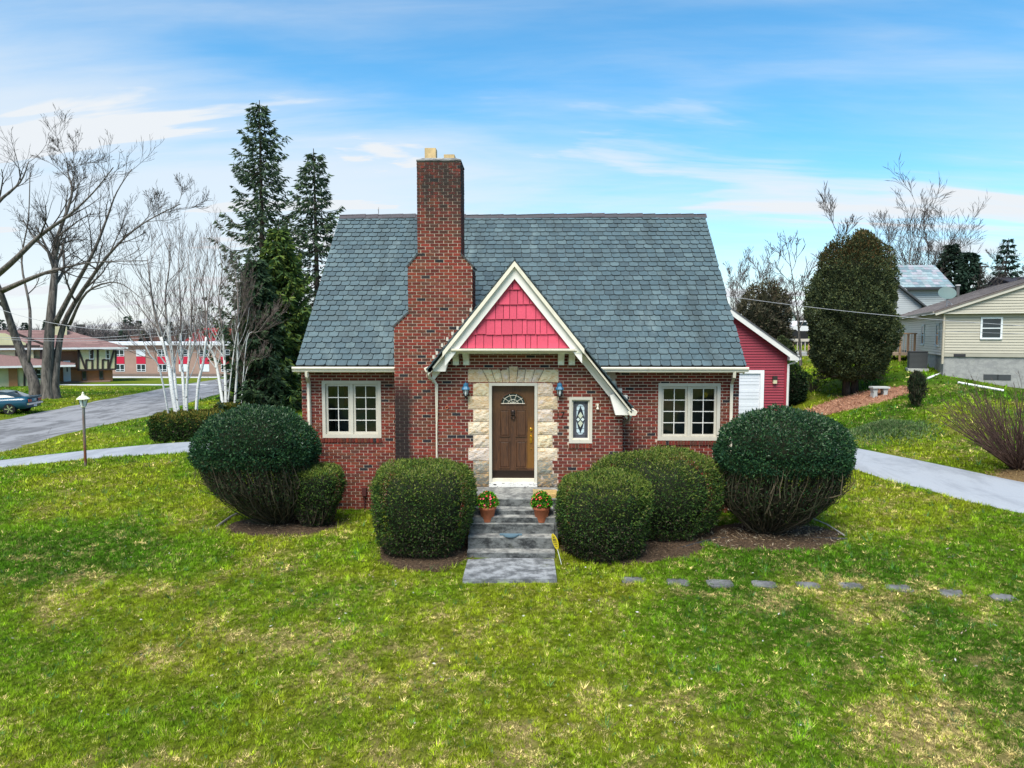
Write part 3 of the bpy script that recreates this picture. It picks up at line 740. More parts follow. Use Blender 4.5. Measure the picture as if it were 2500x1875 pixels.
bricks_stuff(brick_cells(cx0, dx0, BZ0, qt - .01, [(exL + .0, 9, -1, 2.4)], clim, 31), (0, YC), FU, FN, chim, 32, .05)
for xx, nn, z0, z1 in ((dx1, (1, 0), q3, qt), (cx2, (-1, 0), q3, qt), (cx0, (-1, 0), BZ0, q0), (cx1, (-1, 0), q1, q2), (dx0, (1, 0), 2.5, q2)):
    bricks_stuff(brick_cells(YC, CB, z0 + .02, z1 - .02, [], None, 33), (xx, 0), (0, 1), nn, chim, 34, .05)
bricks_stuff(brick_cells(cx2, dx1, q3, qt - .01, [], None, 35), (0, CB), FU, (0, 1), chim, 36, .05)
def sloped(p, q, t=.035):
    d = np.array(q) - np.array(p); d /= np.linalg.norm(d); nn = np.array((-d[1], d[0])); nn = nn if nn[1] > 0 else -nn
    a, b = np.array(p) - d * .03, np.array(q) + d * .02
    m = MB(); m.prism([tuple(a), tuple(b), tuple(b + nn * t), tuple(a + nn * t)], YC - .025, CB + .01, 'y', (.05, .045, .045)); m.build('shoulder_cap', MAT['slate'], chim)
sloped((cx0, q0), (cx1, q1)); sloped((cx1, q2), (cx2, q3)); sloped((dx0, q2), (dx1, q3))
m = MB(); ww = .05
m.add([(cx2 - .015, YC - .02, qt), (dx1 + .015, YC - .02, qt), (dx1 + .015, CB + .02, qt), (cx2 - .015, CB + .02, qt),
       (cx2 - .015, YC - .02, qt + .03), (dx1 + .015, YC - .02, qt + .03), (dx1 + .015, CB + .02, qt + .03), (cx2 - .015, CB + .02, qt + .03),
       (cx2 + .12, YC + .12, qt + .10), (dx1 - .12, YC + .12, qt + .10), (dx1 - .12, CB - .12, qt + .10), (cx2 + .12, CB - .12, qt + .10)],
      [(0, 1, 5, 4), (1, 2, 6, 5), (2, 3, 7, 6), (3, 0, 4, 7), (4, 5, 9, 8), (5, 6, 10, 9), (6, 7, 11, 10), (7, 4, 8, 11), (8, 9, 10, 11)])
m.build('chimney_crown', MAT['concrete'], chim)
for px0, px1, py in ((1037, 1064, 360), (1083.5, 1109.5, 376)):
    yf = YC + .26; x0, x1 = X(px0, yf, 400), X(px1, yf, 400); zt = Z(py, yf); w = .028; y1 = yf + (x1 - x0) * 1.05; z0 = qt + .03
    m = MB()
    for a in ((x0, x1, yf, yf + w), (x0, x1, y1 - w, y1), (x0, x0 + w, yf + w + .001, y1 - w - .001), (x1 - w, x1, yf + w + .001, y1 - w - .001)): m.box(*a, z0, zt)
    m.build('flue', MAT['ceramic'], chim)
# ---- main roof
tt = .05
mb = MB(); nz_ = lambda y, z, d: (y - d * math.sin(STH), z + d * math.cos(STH))
mb.prism([(EY + .02, EZ), (RY, RZ), (BY - .02, EZ), (BY - .02, EZ - .07), (RY, RZ - .09), (EY + .02, EZ - .07)], rxL + .02, rxR - .02, 'x', (.018, .022, .026))
roof = mb.build('roof', MAT['slate'], house)
SLP = [(.062, .098, .112), (.071, .110, .123), (.055, .089, .102), (.082, .122, .132), (.062, .095, .106), (.069, .102, .112), (.051, .080, .092)]
SEDGE_SHADE = (.014, .018, .022)  # near-black butts and sides paint the shadow lines between slates
EXPO = SL / 31.0
def slate_geo(w, r, col):
    L = EXPO + .07; c1, c2 = .022 + .022 * r.random(), .022 + .022 * r.random(); b = .030 + .008 * r.random(); sk = r.normal() * .003
    V = [(-w / 2 + c1, -.001, b), (w / 2 - c2, sk, b), (w / 2, c2 * .8 + sk, b), (w / 2, L, .003), (-w / 2, L, .003), (-w / 2, c1 * .8, b)]
    V += [(x, y, -.004 if i < 3 or i == 5 else -.002) for i, (x, y, z) in enumerate(V)]
    return np.array(V), [(0, 1, 2, 3, 4, 5), (6, 7, 1, 0), (7, 8, 2, 1), (8, 9, 3, 2), (10, 11, 5, 4), (11, 6, 0, 5)]
def slate_rows(x0, x1, nrow, r):
    for i in range(nrow):
        x = x0 - (.118 if i % 2 else .0) - r.random() * .03
        while x < x1:
            w = .222 + .026 * r.random(); a, b = max(x, x0), min(x + w, x1); x += w
            if b - a > .05: yield i, a + .0065, b - .0065
slv = []
for k in range(14):
    m = MB(); Vv, Ff = slate_geo(.23, r, None); m.add(Vv, Ff[:1], np.array(SLP[k % 7]) * (.92 + .16 * r.random())); m.add(Vv, Ff[1:], SEDGE_SHADE); slv.append(m.mesh('slate', MAT['slate']))
mb = MB(); nsolo = 0
for i, a, b in slate_rows(rxL, rxR, 31, np.random.default_rng(9)):
    s = i * EXPO - .015; y, z = EY + s * math.cos(STH), EZ + s * math.sin(STH); yt, zt = EY + (s + .25) * math.cos(STH), EZ + (s + .25) * math.sin(STH)
    xc = .5 * (a + b); la, lb = clim(z)
    if y < CB - .12 and la < xc < lb: continue
    if i < 9 and roofz(xc) - .1 > zt: continue           # under the entry roof
    if nsolo < 290 and i < 9:
        inst('slate', slv[r.integers(14)], (xc, y, z), roof, (STH + r.normal() * .006, 0, r.normal() * .008), ((b - a) / .23, 1, 1)); nsolo += 1
    else:
        Vv, Ff = slate_geo(b - a, r, None); an = r.normal() * .008
        Vw = np.c_[Vv[:, 0] + xc - Vv[:, 1] * an, y + Vv[:, 1] * math.cos(STH) - Vv[:, 2] * math.sin(STH), z + Vv[:, 1] * math.sin(STH) + Vv[:, 2] * math.cos(STH)]
        mb.add(Vw, Ff[:1], np.array(SLP[r.integers(7)]) * (.90 + .2 * r.random())); mb.add(Vw, Ff[1:], SEDGE_SHADE)
for i, a, b in slate_rows(rxL, rxR, 31, np.random.default_rng(10)):      # rear slope
    s = i * EXPO - .015; y, z = BY - s * math.cos(STH), EZ + s * math.sin(STH); Vv, Ff = slate_geo(b - a, r, None)
    Vw = np.c_[-Vv[:, 0] + .5 * (a + b), y - Vv[:, 1] * math.cos(STH) + Vv[:, 2] * math.sin(STH), z + Vv[:, 1] * math.sin(STH) + Vv[:, 2] * math.cos(STH)]
    mb.add(Vw, Ff, np.array(SLP[r.integers(7)]) * (.8 + .4 * r.random()))
mb.build('slates', MAT['slate'], roof, kind='stuff')
m = MB(); ln = .34; c_, s_ = math.cos(STH), math.sin(STH); W = .15
V = []
for xx, dz in ((-ln / 2, .0), (ln / 2 + .04, .014)):
    for d in (.016, .034): V += [(xx, -W * c_, -W * s_ + d + dz), (xx, 0, d + .012 + dz), (xx, W * c_, -W * s_ + d + dz)]
m.add(V, [(3, 4, 10, 9), (4, 5, 11, 10), (0, 3, 9, 6), (5, 2, 8, 11), (0, 1, 4, 3), (1, 2, 5, 4), (6, 9, 10, 7), (7, 10, 11, 8)], (.055, .048, .055)); ridge_me = m.mesh('ridge_slate', MAT['slate'])
nr = int((rxR - rxL) / ln)
for i in range(nr): inst('ridge_slate', ridge_me, (rxL + (i + .5) * (rxR - rxL) / nr, RY, RZ + .012 + .012 * math.sin(i * .4) + .006 * math.sin(i * 1.7)), roof)
for xx in (rxL + .05, rxR - .05):     # rake boards under the slate edge
    m = MB(); m.prism([(EY + .04, EZ - .072), (RY, RZ - .092), (BY - .04, EZ - .072), (BY - .04, EZ - .20), (RY, RZ - .24), (EY + .04, EZ - .20)], xx - .015, xx + .015, 'x'); m.build('rake_board', MAT['cream'], house)
# ---- eaves
def gutter(x0, x1, name='gutter'):
    y, z = EY, EZ - .02
    prof = [(y + .03, z - .03), (y - .085, z - .005), (y - .105, z - .022), (y - .10, z - .055), (y - .075, z - .07), (y - .065, z - .115), (y + .03, z - .115)]
    m = MB(); m.prism(prof, x0, x1, 'x'); return m.build(name, MAT['cream'], house)
gx0, gx1 = X(712, EY - .1, 900), cx0 - .01; gx2, gx3 = xa + (za - EZ) / mm - .05, X(1829, EY - .1, 900)
gutter(gx0, gx1); gutter(gx2, gx3)
for a, b in ((mxL - .02, gx1), (exR, mxR + .02), (mxL - .02, mxR + .02)):
    m = MB()
    if b == mxR + .02 and a == mxL - .02: m.box(a, b, YB, BY - .05, EZ - .16, EZ - .10)
    else: m.box(a, b, EY + .031, YW + .02, EZ - .16, EZ - .115)
    m.build('soffit', MAT['cream'], house)
def spout(P, w=.036, mat='cream', name='downspout'):
    m = MB(); m.tube(P, w * 1.25, 4, None, True, math.pi / 4); return m.build(name, MAT[mat], house)
x = X(lz(1120, 0)[0], YW - .06); spout([(X(749, EY - .05), EY - .04, EZ - .13), (X(749, EY - .05), EY - .02, EZ - .24), (x, YW - .055, EZ - .42), (x, YW - .055, .2)])
x = X(1787, YW - .06); spout([(X(1792, EY), EY - .04, EZ - .13), (X(1792, EY), EY - .02, EZ - .24), (x, YW - .055, EZ - .42), (x, YW - .055, .2)])
# ---- entry roof
er = thing  # (name kept short below)
RB = 18.45
pk = lambda dz: [(xa - (xa - eL[0]), roofz(eL[0]) - dz), (xa, za - dz), (eR[0], roofz(eR[0]) - dz)]
m = MB(); up, dn = pk(0), pk(.075)
m.prism([up[0], up[1], up[2], dn[2], dn[1], dn[0]][::-1], 15.10, RB, 'y', (.045, .05, .052)); eroof = m.build('entry_roof', MAT['slate'], house)
mb = MB(); ang = math.atan(mm)
for sgn, xe in ((-1, eL[0]), (1, eR[0])):
    Ls = math.hypot(xe - xa, roofz(xe) - za); nrow = int(Ls / EXPO)
    for i, a, b in slate_rows(15.03, RB, nrow + 1, np.random.default_rng(12)):
        s = i * EXPO - .02
        if s + EXPO + .07 > Ls + .05: continue
        Vv, Ff = slate_geo(b - a, r, None); ca, sa = math.cos(ang), math.sin(ang)
        px_ = xe - sgn * (s + Vv[:, 1]) * ca + sgn * Vv[:, 2] * sa; pz_ = roofz(xe) + (s + Vv[:, 1]) * sa + Vv[:, 2] * ca
        mb.add(np.c_[px_, .5 * (a + b) + sgn * Vv[:, 0], pz_], Ff, np.array(SLP[r.integers(7)]) * (.6 + .3 * r.random()))
mb.build('slates', MAT['slate'], eroof, kind='stuff')
def band(side, x_from, x_to, d0, d1, y0, y1, name, mat, col=None):
    """board following the rake on one side between two x distances from the ridge"""
    m = MB(); xs = (xa + side * x_from, xa + side * x_to)
    poly = [(xs[0], roofz(xs[0]) - d0), (xs[1], roofz(xs[1]) - d0), (xs[1], roofz(xs[1]) - d1), (xs[0], roofz(xs[0]) - d1)]
    m.prism(poly if side > 0 else poly[::-1], y0, y1, 'y', col); return m.build(name, MAT[mat], house)
uL, uR = xa - XZ(gz(300, 940), 15.05)[0], XZ(gz(1570, 945), 15.05)[0] - xa
lenL, lenR = xa - eL[0], eR[0] - xa
for side, uu, ll in ((-1, uL, lenL), (1, uR, lenR)):
    band(side, 0, uu, .035, .150, 14.96, 15.02, 'rake_board', 'cream')
    band(side, 0, uu - .04, .150, .395, 15.035, 15.085, 'rake_frieze', 'white')
    band(side, 0, uu, .076, .112, 15.0855, 15.32, 'rake_soffit', 'white')
    band(side, uu + .002, ll, .035, .135, 15.10, 15.15, 'rake_board', 'cream')
    band(side, uu + .002, ll, .078, .11, 15.151, 15.47, 'rake_soffit', 'white')
    band(side, uu - .12, ll - .05, .135, .36, 15.40, 15.45, 'rake_frieze', 'white')
# boxed returns at the feet of the rakes
def zpoly(pts, y0, y1, name, mat):
    q = [XZ(gz(*p), .5 * (y0 + y1)) for p in pts]; m = MB(); m.prism(q, y0, y1, 'y'); return m.build(name, MAT[mat], house)
zpoly([(205, 1088), (345, 945), (372, 968), (325, 1130), (205, 1130)], 15.20, 15.38, 'eave_return', 'white')
zpoly([(1800, 1350), (1835, 1330), (1980, 1495), (1975, 1520), (1850, 1520)], 15.20, 15.38, 'eave_return', 'white')
# pediment: shakes, cornice, brackets
YP = 15.13
tri = [XZ(gz(405, 922), YP), XZ(gz(1478, 922), YP), XZ(gz(941, 255), YP)]
rows = [XZ(gz(0, v), YP)[1] for v in (925, 797, 661, 529, 396, 265)]
m = MB(); m.prism([tri[0], tri[1], tri[2]], YP + .015, YP + .05, 'y', (.10, .010, .018)); ped = m.build('pediment', MAT['pink'], house)
for i in range(5):
    z0, z1 = rows[i], rows[i + 1]; x = tri[0][0] - .1 * r.random()
    while x < tri[1][0]:
        w = .09 + .15 * r.random(); j = .0 if i == 0 else r.normal() * .004
        poly = clip_convex([(x + .0055, z0 + j), (x + w - .0055, z0 + j), (x + w - .0055, z1 + .02), (x + .0055, z1 + .02)], tri); x += w
        if len(poly) < 3: continue
        k = len(poly); Vf = [(p[0], YP - .030 + .030 * (p[1] - z0) / (z1 - z0 + .02), p[1]) for p in poly]; Vb = [(p[0], YP + .014, p[1]) for p in poly]
        mb = MB(); mb.add(Vf + Vb, [tuple(range(k))] + [(k + q, k + (q + 1) % k, (q + 1) % k, q) for q in range(k)], np.array((.60, .075, .125)) * (.86 + .24 * r.random()))
        mb.build('shake', MAT['pink'], ped)
cx_l, cx_r = XZ(gz(352, 0), 15.08)[0], XZ(gz(1512, 0), 15.08)[0]
c0, c1, c2, c3 = [XZ(gz(0, v), 15.05)[1] for v in (926, 942, 962, 972)]
m = MB(); m.box(cx_l + .05, cx_r - .05, 14.985, 15.30, c1, c0); m.build('cornice', MAT['cream'], house)
m = MB(); m.prism([(15.01, c1), (15.34, c1), (15.34, c2), (15.06, c2), (15.02, c1 - .02)], cx_l, cx_r, 'x'); m.build('cornice', MAT['cream'], house)
m = MB(); m.box(cx_l + .02, cx_r - .02, 15.12, YE + .01, c3, c2 - .001); m.build('cornice_soffit', MAT['moss_cream'], house)
for a, b in ((318, 372), (1500, 1562)):     # little return blocks where cornice and rake meet
    q0_, q1_ = XZ(gz(a, 948), 15.03), XZ(gz(b, 966), 15.03); m = MB(); m.box(q0_[0], q1_[0], 15.025, 15.3, q1_[1], q0_[1]); m.build('cornice_return', MAT['moss_cream'], house)
for a in (385, 478, 1338, 1435):
    x0, zt = XZ(gz(a, 966), 15.3); x1, zb = XZ(gz(a + 55, 1076), 15.3); hh = zt - zb; t = np.linspace(0, 1, 9)
    prof = [(YE, zt), (15.20, zt), (15.19, zt - .04)] + [(15.22 + .16 * math.sin(v * 1.9) ** 1.2, zt - .05 - (hh - .09) * v) for v in t] + [(15.37, zb + .03), (15.37, zb), (YE, zb)]
    m = MB(); m.prism(prof, x0, x1, 'x'); m.build('bracket', MAT['moss_cream'], house)
# step flashing, gutters and spouts of the entry
for p in [(552, 578), (482, 678), (434, 742), (388, 792), (341, 842), (295, 897), (247, 966), (217, 1003)]:
    x, z = XZ(gz(*p), YC - .012); m = MB(); m.box(x - .03, x + .02, YC - .013, YC - .010, z - .035, z + .045); m.build('flashing', MAT['beige'], house)
for p in [(1790, 1190), (1838, 1242), (1897, 1310), (1945, 1370)]:
    x, z = XZ(gz(*p), YW - .012); m = MB(); m.box(x - .05, x + .04, YW - .013, YW - .010, z - .07, z + .07); m.build('flashing', MAT['white'], house)
for p, y1 in (((172, 1115), YC - .01), ((2008, 1505), YW - .02)):
    x, z = XZ(gz(*p), 15.12); m = MB(); m.prism([(x - .085, z + .045), (x - .10, z + .02), (x - .06, z - .055), (x + .06, z - .055), (x + .10, z + .02), (x + .085, z + .045)], 15.10, y1, 'y'); m.build('gutter', MAT['cream'], house)
P = [XZ(gz(*q), 15.42) for q in ((182, 1140), (186, 1185), (215, 1215), (240, 1250), (240, 1640))]
spout([(P[0][0], 15.2, P[0][1]), (P[1][0], 15.3, P[1][1]), (P[2][0], 15.42, P[2][1]), (P[3][0], YE - .05, P[3][1]), (P[4][0], YE - .05, .25)], .03)
P = [XZ(gz(*q), 15.8) for q in ((1995, 1535), (1990, 1575), (1955, 1610), (1935, 1650))]
spout([(P[0][0], 15.9, P[0][1]), (P[1][0], 16.0, P[1][1]), (P[2][0], 16.2, P[2][1]), (P[3][0], YW - .05, P[3][1]), (P[3][0], YW - .05, .25)], .03)

# ---- windows
def frame_mb(x0, x1, z0, z1, w, y0, y1, bw=None):
    bw = bw or w; m = MB(); m.box(x0, x1, y0, y1, z1 - w, z1); m.box(x0, x1, y0, y1, z0, z0 + bw); m.box(x0, x0 + w, y0 + .0005, y1 - .0005, z0 + bw, z1 - w); m.box(x1 - w, x1, y0 + .0005, y1 - .0005, z0 + bw, z1 - w); return m
def casement(R, Y, rows=4):
    x0, x1, z0, z1 = R
    wnd = frame_mb(x0, x1, z0, z1, .075, Y - .02, Y + .12, .085).build('window', MAT['beige'], house)
    mid = .5 * (x0 + x1); a, b = z0 + .088, z1 - .078
    m = MB(); m.box(mid - .032, mid + .032, Y + .0, Y + .11, a, b); m.build('mullion', MAT['beige'], wnd)
    for s0, s1 in ((x0 + .078, mid - .034), (mid + .034, x1 - .078)):
        frame_mb(s0, s1, a + .002, b - .002, .052, Y + .03, Y + .08).build('sash', MAT['beige'], wnd)
        g0, g1, k0, k1 = s0 + .052, s1 - .052, a + .054, b - .054; gm = .5 * (g0 + g1)
        m = MB(); m.box(gm - .009, gm + .009, Y + .040, Y + .062, k0, k1)
        for q in range(1, rows): zz = k0 + (k1 - k0) * q / rows; m.box(g0, gm - .0095, Y + .041, Y + .061, zz - .009, zz + .009); m.box(gm + .0095, g1, Y + .041, Y + .061, zz - .009, zz + .009)
        m.build('muntin', MAT['white'], wnd)
        for c, d in ((g0, gm - .0095), (gm + .0095, g1)):
            for q in range(rows):
                e, f = k0 + (k1 - k0) * q / rows + .009, k0 + (k1 - k0) * (q + 1) / rows - .009
                m = MB(); m.add([(c, Y + .052, e), (d, Y + .052, e), (d, Y + .052, f), (c, Y + .052, f)], [(0, 1, 2, 3)]); m.build('pane', MAT['glass'], wnd)
    return wnd
casement(LW, YW); casement(RW, YW)
# leaded window beside the door
x0, x1, z0, z1 = SW
lw = frame_mb(x0, x1, z0, z1, .058, YE - .025, YE + .12, .075).build('window', MAT['beige'], house)
ix0, ix1, iz0, iz1 = x0 + .06, x1 - .06, z0 + .077, z1 - .06
frame_mb(ix0, ix1, iz0, iz1, .028, YE + .02, YE + .07).build('sash', MAT['cream'], lw)
g0, g1, k0, k1 = ix0 + .028, ix1 - .028, iz0 + .028, iz1 - .028; yg = YE + .055; gcx, gcz = .5 * (g0 + g1), .5 * (k0 + k1)
m = MB(); m.add([(g0, yg, k0), (g1, yg, k0), (g1, yg, k1), (g0, yg, k1)], [(0, 1, 2, 3)], (.10, .105, .13)); m.build('pane', MAT['stainleaf'], lw)
def gpoly(pts, y, col, name='pane'):
    m = MB(); m.add([(gcx + a, y, gcz + b) for a, b in pts], [tuple(range(len(pts)))], col); m.build(name, MAT['stainleaf'], lw)
gw, gh = (g1 - g0), (k1 - k0)
ow, oh = gw * .255, gh * .405
oval = [(ow * math.cos(t), (oh - ow) * (1 if math.sin(t) > 0 else -1) + ow * math.sin(t)) for t in np.linspace(.001, 2 * math.pi + .001, 33)[:-1]]
gpoly(oval, yg - .004, (.55, .66, .70))
gpoly([(0, oh * .93), (ow * .30, oh * .70), (ow * .62, oh * .52), (ow * 1.12, .0), (ow * .62, -oh * .52), (ow * .3, -oh * .70), (0, -oh * .93), (-ow * .3, -oh * .70), (-ow * .62, -oh * .52), (-ow * 1.12, 0), (-ow * .62, oh * .52), (-ow * .30, oh * .70)], yg - .007, (.022, .028, .045))
for s in (1, -1): gpoly([(0, s * oh * .52), (ow * .62, s * oh * .25), (0, s * oh * .05), (-ow * .62, s * oh * .25)], yg - .010, (.52, .55, .42))
for s in (1, -1): gpoly([(s * ow * .12, 0), (s * ow * .58, oh * .13), (s * ow * 1.05, 0), (s * ow * .58, -oh * .13)], yg - .010, (.60, .68, .66))
m = MB()
for i in range(3): m.box(g0 + gw * (.06 + .05 * i), g0 + gw * (.075 + .05 * i), yg - .006, yg - .001, k0 + .01, k1 - .01); m.box(g1 - gw * (.075 + .05 * i), g1 - gw * (.06 + .05 * i), yg - .006, yg - .001, k0 + .01, k1 - .01)
for v in (.06, .94): m.box(g0, g1, yg - .0065, yg - .0008, k0 + gh * v - .004, k0 + gh * v + .004)
for v in (-.45, -.3, .3, .45): m.box(gcx - ow, gcx + ow, yg - .0092, yg - .005, gcz + gh * v * .8 - .003, gcz + gh * v * .8 + .003)
m.build('leading', MAT['dark'], lw)

ox, oz = XZ(rz_(1163, 178), YW + .12); orn = thing('window_ornament', (ox, YW + .12, oz - .12), 'yellow hanging ornament inside the right-hand casement window', 'ornament')
m = MB(); m.add([(ox + rr * math.cos(a), YW + .115, oz + rr * math.sin(a)) for a, rr in [(k * math.pi / 9, .085 if k % 2 else .055) for k in range(18)]] + [(ox, YW + .10, oz)], [(k, (k + 1) % 18, 18) for k in range(18)], (.80, .45, .02)); m.build('sun_disc', MAT['plain'], orn)
m = MB(); m.tube([(ox, YW + .115, oz + .05), (ox, YW + .115, RW[3] - .13)], .003, 4, (.1, .1, .1)); m.build('cord', MAT['plain'], orn)
# ---- front door
x0, x1, z0, z1 = DR; YD = YE + .10
dframe = MB(); zth = XZ(hz(0, 1180), YE)[1]; cw = .062
dframe.box(x0, x1, YE - .03, YE + .14, z1 - cw, z1); dframe.box(x0, x0 + cw, YE - .0295, YE + .139, LAND + .09, z1 - cw); dframe.box(x1 - cw, x1, YE - .0295, YE + .139, LAND + .09, z1 - cw)
dframe.build('door_frame', MAT['beige'], house)
m = MB(); m.box(x0, x1, YE - .055, YE + .14, LAND + .002, LAND + .089); m.build('door_sill', MAT['peel'], house)
m = MB(); m.box(x0 + cw + .002, x1 - cw - .002, YE - .01, YE + .14, LAND + .0895, zth + .02); m.build('threshold', MAT['cream'], house)
dx_0, dx_1, dz0, dz1 = x0 + cw + .003, x1 - cw - .003, zth + .022, z1 - cw - .003
m = MB(); m.box(dx_0, dx_1, YD, YD + .045, dz0, dz1); door = m.build('door', MAT['door'], house)
def mold(x0, x1, z0, z1, d, w, mat='door'):
    m = frame_mb(x0, x1, z0, z1, w, YD - d, YD - .0004); return m
for a, b, c, d in ((1175, 1275, 550, 797), (1320, 1425, 550, 797), (1172, 1275, 832, 1082), (1320, 1425, 832, 1082)):
    q0_, q1_ = XZ(hz(a, c), YD), XZ(hz(b, d), YD)
    m = mold(q0_[0], q1_[0], q1_[1], q0_[1], .016, .024); ii = .042
    xa_, xb_, za_, zb_ = q0_[0] + ii, q1_[0] - ii, q1_[1] + ii, q0_[1] - ii
    V = [(xa_ - .012, YD - .001, za_ - .012), (xb_ + .012, YD - .001, za_ - .012), (xb_ + .012, YD - .001, zb_ + .012), (xa_ - .012, YD - .001, zb_ + .012), (xa_, YD - .010, za_), (xb_, YD - .010, za_), (xb_, YD - .010, zb_), (xa_, YD - .010, zb_)]
    m.add(V, [(4, 5, 6, 7), (0, 1, 5, 4), (1, 2, 6, 5), (2, 3, 7, 6), (3, 0, 4, 7)]); m.build('panel', MAT['door'], door)
# fanlight
fx, fz = XZ(hz(1300, 503), YD); fr_ = XZ(hz(1412, 0), YD)[0] - fx; fh = XZ(hz(0, 402), YD)[1] - fz
arc = lambda k, n=17: [(fx + fr_ * k * math.cos(t), fz + fh * k * math.sin(t)) for t in np.linspace(0, math.pi, n)]
m = MB(); m.add([(p, YD - .006, q) for p, q in arc(.95)], [tuple(range(17))]); fan = m.build('fanlight', MAT['dimglass'], door)
m = MB(); m.tube([(p, YD - .008, q) for p, q in arc(1.02)], .016, 5); m.tube([(fx - fr_ * 1.05, YD - .008, fz), (fx + fr_ * 1.05, YD - .008, fz)], .017, 5); m.build('fanlight_frame', MAT['door'], door)
m = MB()
for k in (.80, .42, .14): m.tube([(p, YD - .011, q) for p, q in arc(k)], .0055, 4)
for t in np.linspace(0, math.pi, 6)[1:-1]: m.tube([(fx + fr_ * .14 * math.cos(t), YD - .012, fz + fh * .14 * math.sin(t)), (fx + fr_ * .95 * math.cos(t), YD - .012, fz + fh * .95 * math.sin(t))], .0055, 4)
m.tube([(fx - fr_ * .95, YD - .012, fz + .012), (fx + fr_ * .95, YD - .012, fz + .012)], .008, 4); m.build('came', MAT['cream'], door)
m = MB(); q0_, q1_ = XZ(hz(0, 1095), YD), XZ(hz(0, 1180), YD); m.box(dx_0 + .004, dx_1 - .004, YD - .005, YD - .0003, dz0 + .004, q0_[1]); m.build('kick_plate', MAT['bronze'], door)
# knocker, deadbolt, handle, lower lock
kx, kz_ = XZ(hz(1301, 595), YD)
m = MB(); m.lathe([(.0, .10), (.035, .095), (.05, .06), (.046, .01), (.036, -.02), (0, -.022)], (kx, YD - .012, kz_), 12, None, 1, .45)
m.tube([(kx + .045 * math.cos(t), YD - .03, kz_ - .05 + .055 * math.sin(t)) for t in np.linspace(.3, math.pi - .3, 5)][::-1] + [(kx + .045 * math.cos(t), YD - .03, kz_ - .05 + .05 * math.sin(t)) for t in np.linspace(0, -math.pi, 9)], .011, 6); m.build('knocker', MAT['bronze'], door, smooth=True)
def knob(x, y, R, d, name):
    px_, pz_ = XZ(hz(x, y), YD); m = MB(); n = 16; prof = [(R, 0), (R, -.008), (R * .8, -.014), (R * .55, -.014), (R * .5, -d), (0, -d)]; V = []; F = []
    for i, (rr, yy) in enumerate(prof):
        V += [(px_ + rr * math.cos(t), YD + yy, pz_ + rr * math.sin(t)) for t in np.arange(n) * 2 * math.pi / n]
    for i in range(len(prof) - 1): F += [(i * n + j, i * n + (j + 1) % n, (i + 1) * n + (j + 1) % n, (i + 1) * n + j) for j in range(n)]
    m.add(V, F); return m.build(name, MAT['brass'], door)
knob(1463, 731, .036, .03, 'deadbolt')
hx, hz_ = XZ(hz(1462, 812), YD); m = MB()
m.prism([(hx - .022, hz_ - .10), (hx + .022, hz_ - .10), (hx + .030, hz_ + .03), (hx + .018, hz_ + .10), (hx, hz_ + .125), (hx - .018, hz_ + .10), (hx - .030, hz_ + .03)], YD - .006, YD - .0004, 'y')
m.tube([(hx, YD - .01, hz_ + .06), (hx, YD - .05, hz_ + .045), (hx, YD - .055, hz_ - .02), (hx, YD - .03, hz_ - .075), (hx, YD - .008, hz_ - .085)], .011, 8); m.build('door_handle', MAT['brass'], door)
knob(1462, 905, .014, .012, 'lock')
# number plate, hooks, pipe and small fittings on the wall
def text(name, s, size, loc, mat, parent, rot=(math.pi / 2, 0, 0), ext=.004, **kw):
    cu = bpy.data.curves.new(name, 'FONT'); cu.body = s; cu.size = size; cu.extrude = ext; cu.align_x = 'CENTER'; cu.align_y = 'CENTER'
    tmp = bpy.data.objects.new('tmp', cu); COL.objects.link(tmp); dg = bpy.context.evaluated_depsgraph_get(); me = bpy.data.meshes.new_from_object(tmp.evaluated_get(dg))
    bpy.data.objects.remove(tmp); me.name = name; me.materials.clear(); me.materials.append(mat); me.attributes.new('col', 'FLOAT_COLOR', 'FACE')
    return inst(name, me, loc, parent, rot, **kw)
x, z = XZ(hz(1725, 602), YE); text('house_number', '17', .20, (x, YE - .014, z), MAT['bronze'], house)
x, z = XZ(hz(2060, 530), YE); m = MB(); m.box(x - .025, x + .025, YE - .02, YE - .0005, z + .03, z + .075); m.lathe([(0, .03), (.012, .02), (.03, -.03), (.036, -.04), (0, -.035)], (x, YE - .045, z), 12); m.tube([(x, YE - .01, z + .04), (x, YE - .045, z + .03)], .006, 5); m.build('wall_bell', MAT['cream'], house)
x, z = XZ(hz(705, 533), YE); m = MB(); m.tube([(x + .03 * math.cos(t), YE - .03, z + .03 * math.sin(t)) for t in np.linspace(0, 6.0, 12)], .008, 5); m.tube([(x, YE, z + .03), (x, YE - .03, z + .03)], .007, 5); m.build('wall_hook', MAT['terracotta'], house)
x, z = XZ(lz(1625, 1290), YW); m = MB(); m.box(x - .05, x + .045, YW - .09, YW - .012, z - .09, z + .10); m.tube([(x, YW - .045, z - .09), (x, YW - .045, .0)], .018, 6); m.build('meter_pipe', pmat('red_brown_paint', (.075, .022, .02), .6), house)
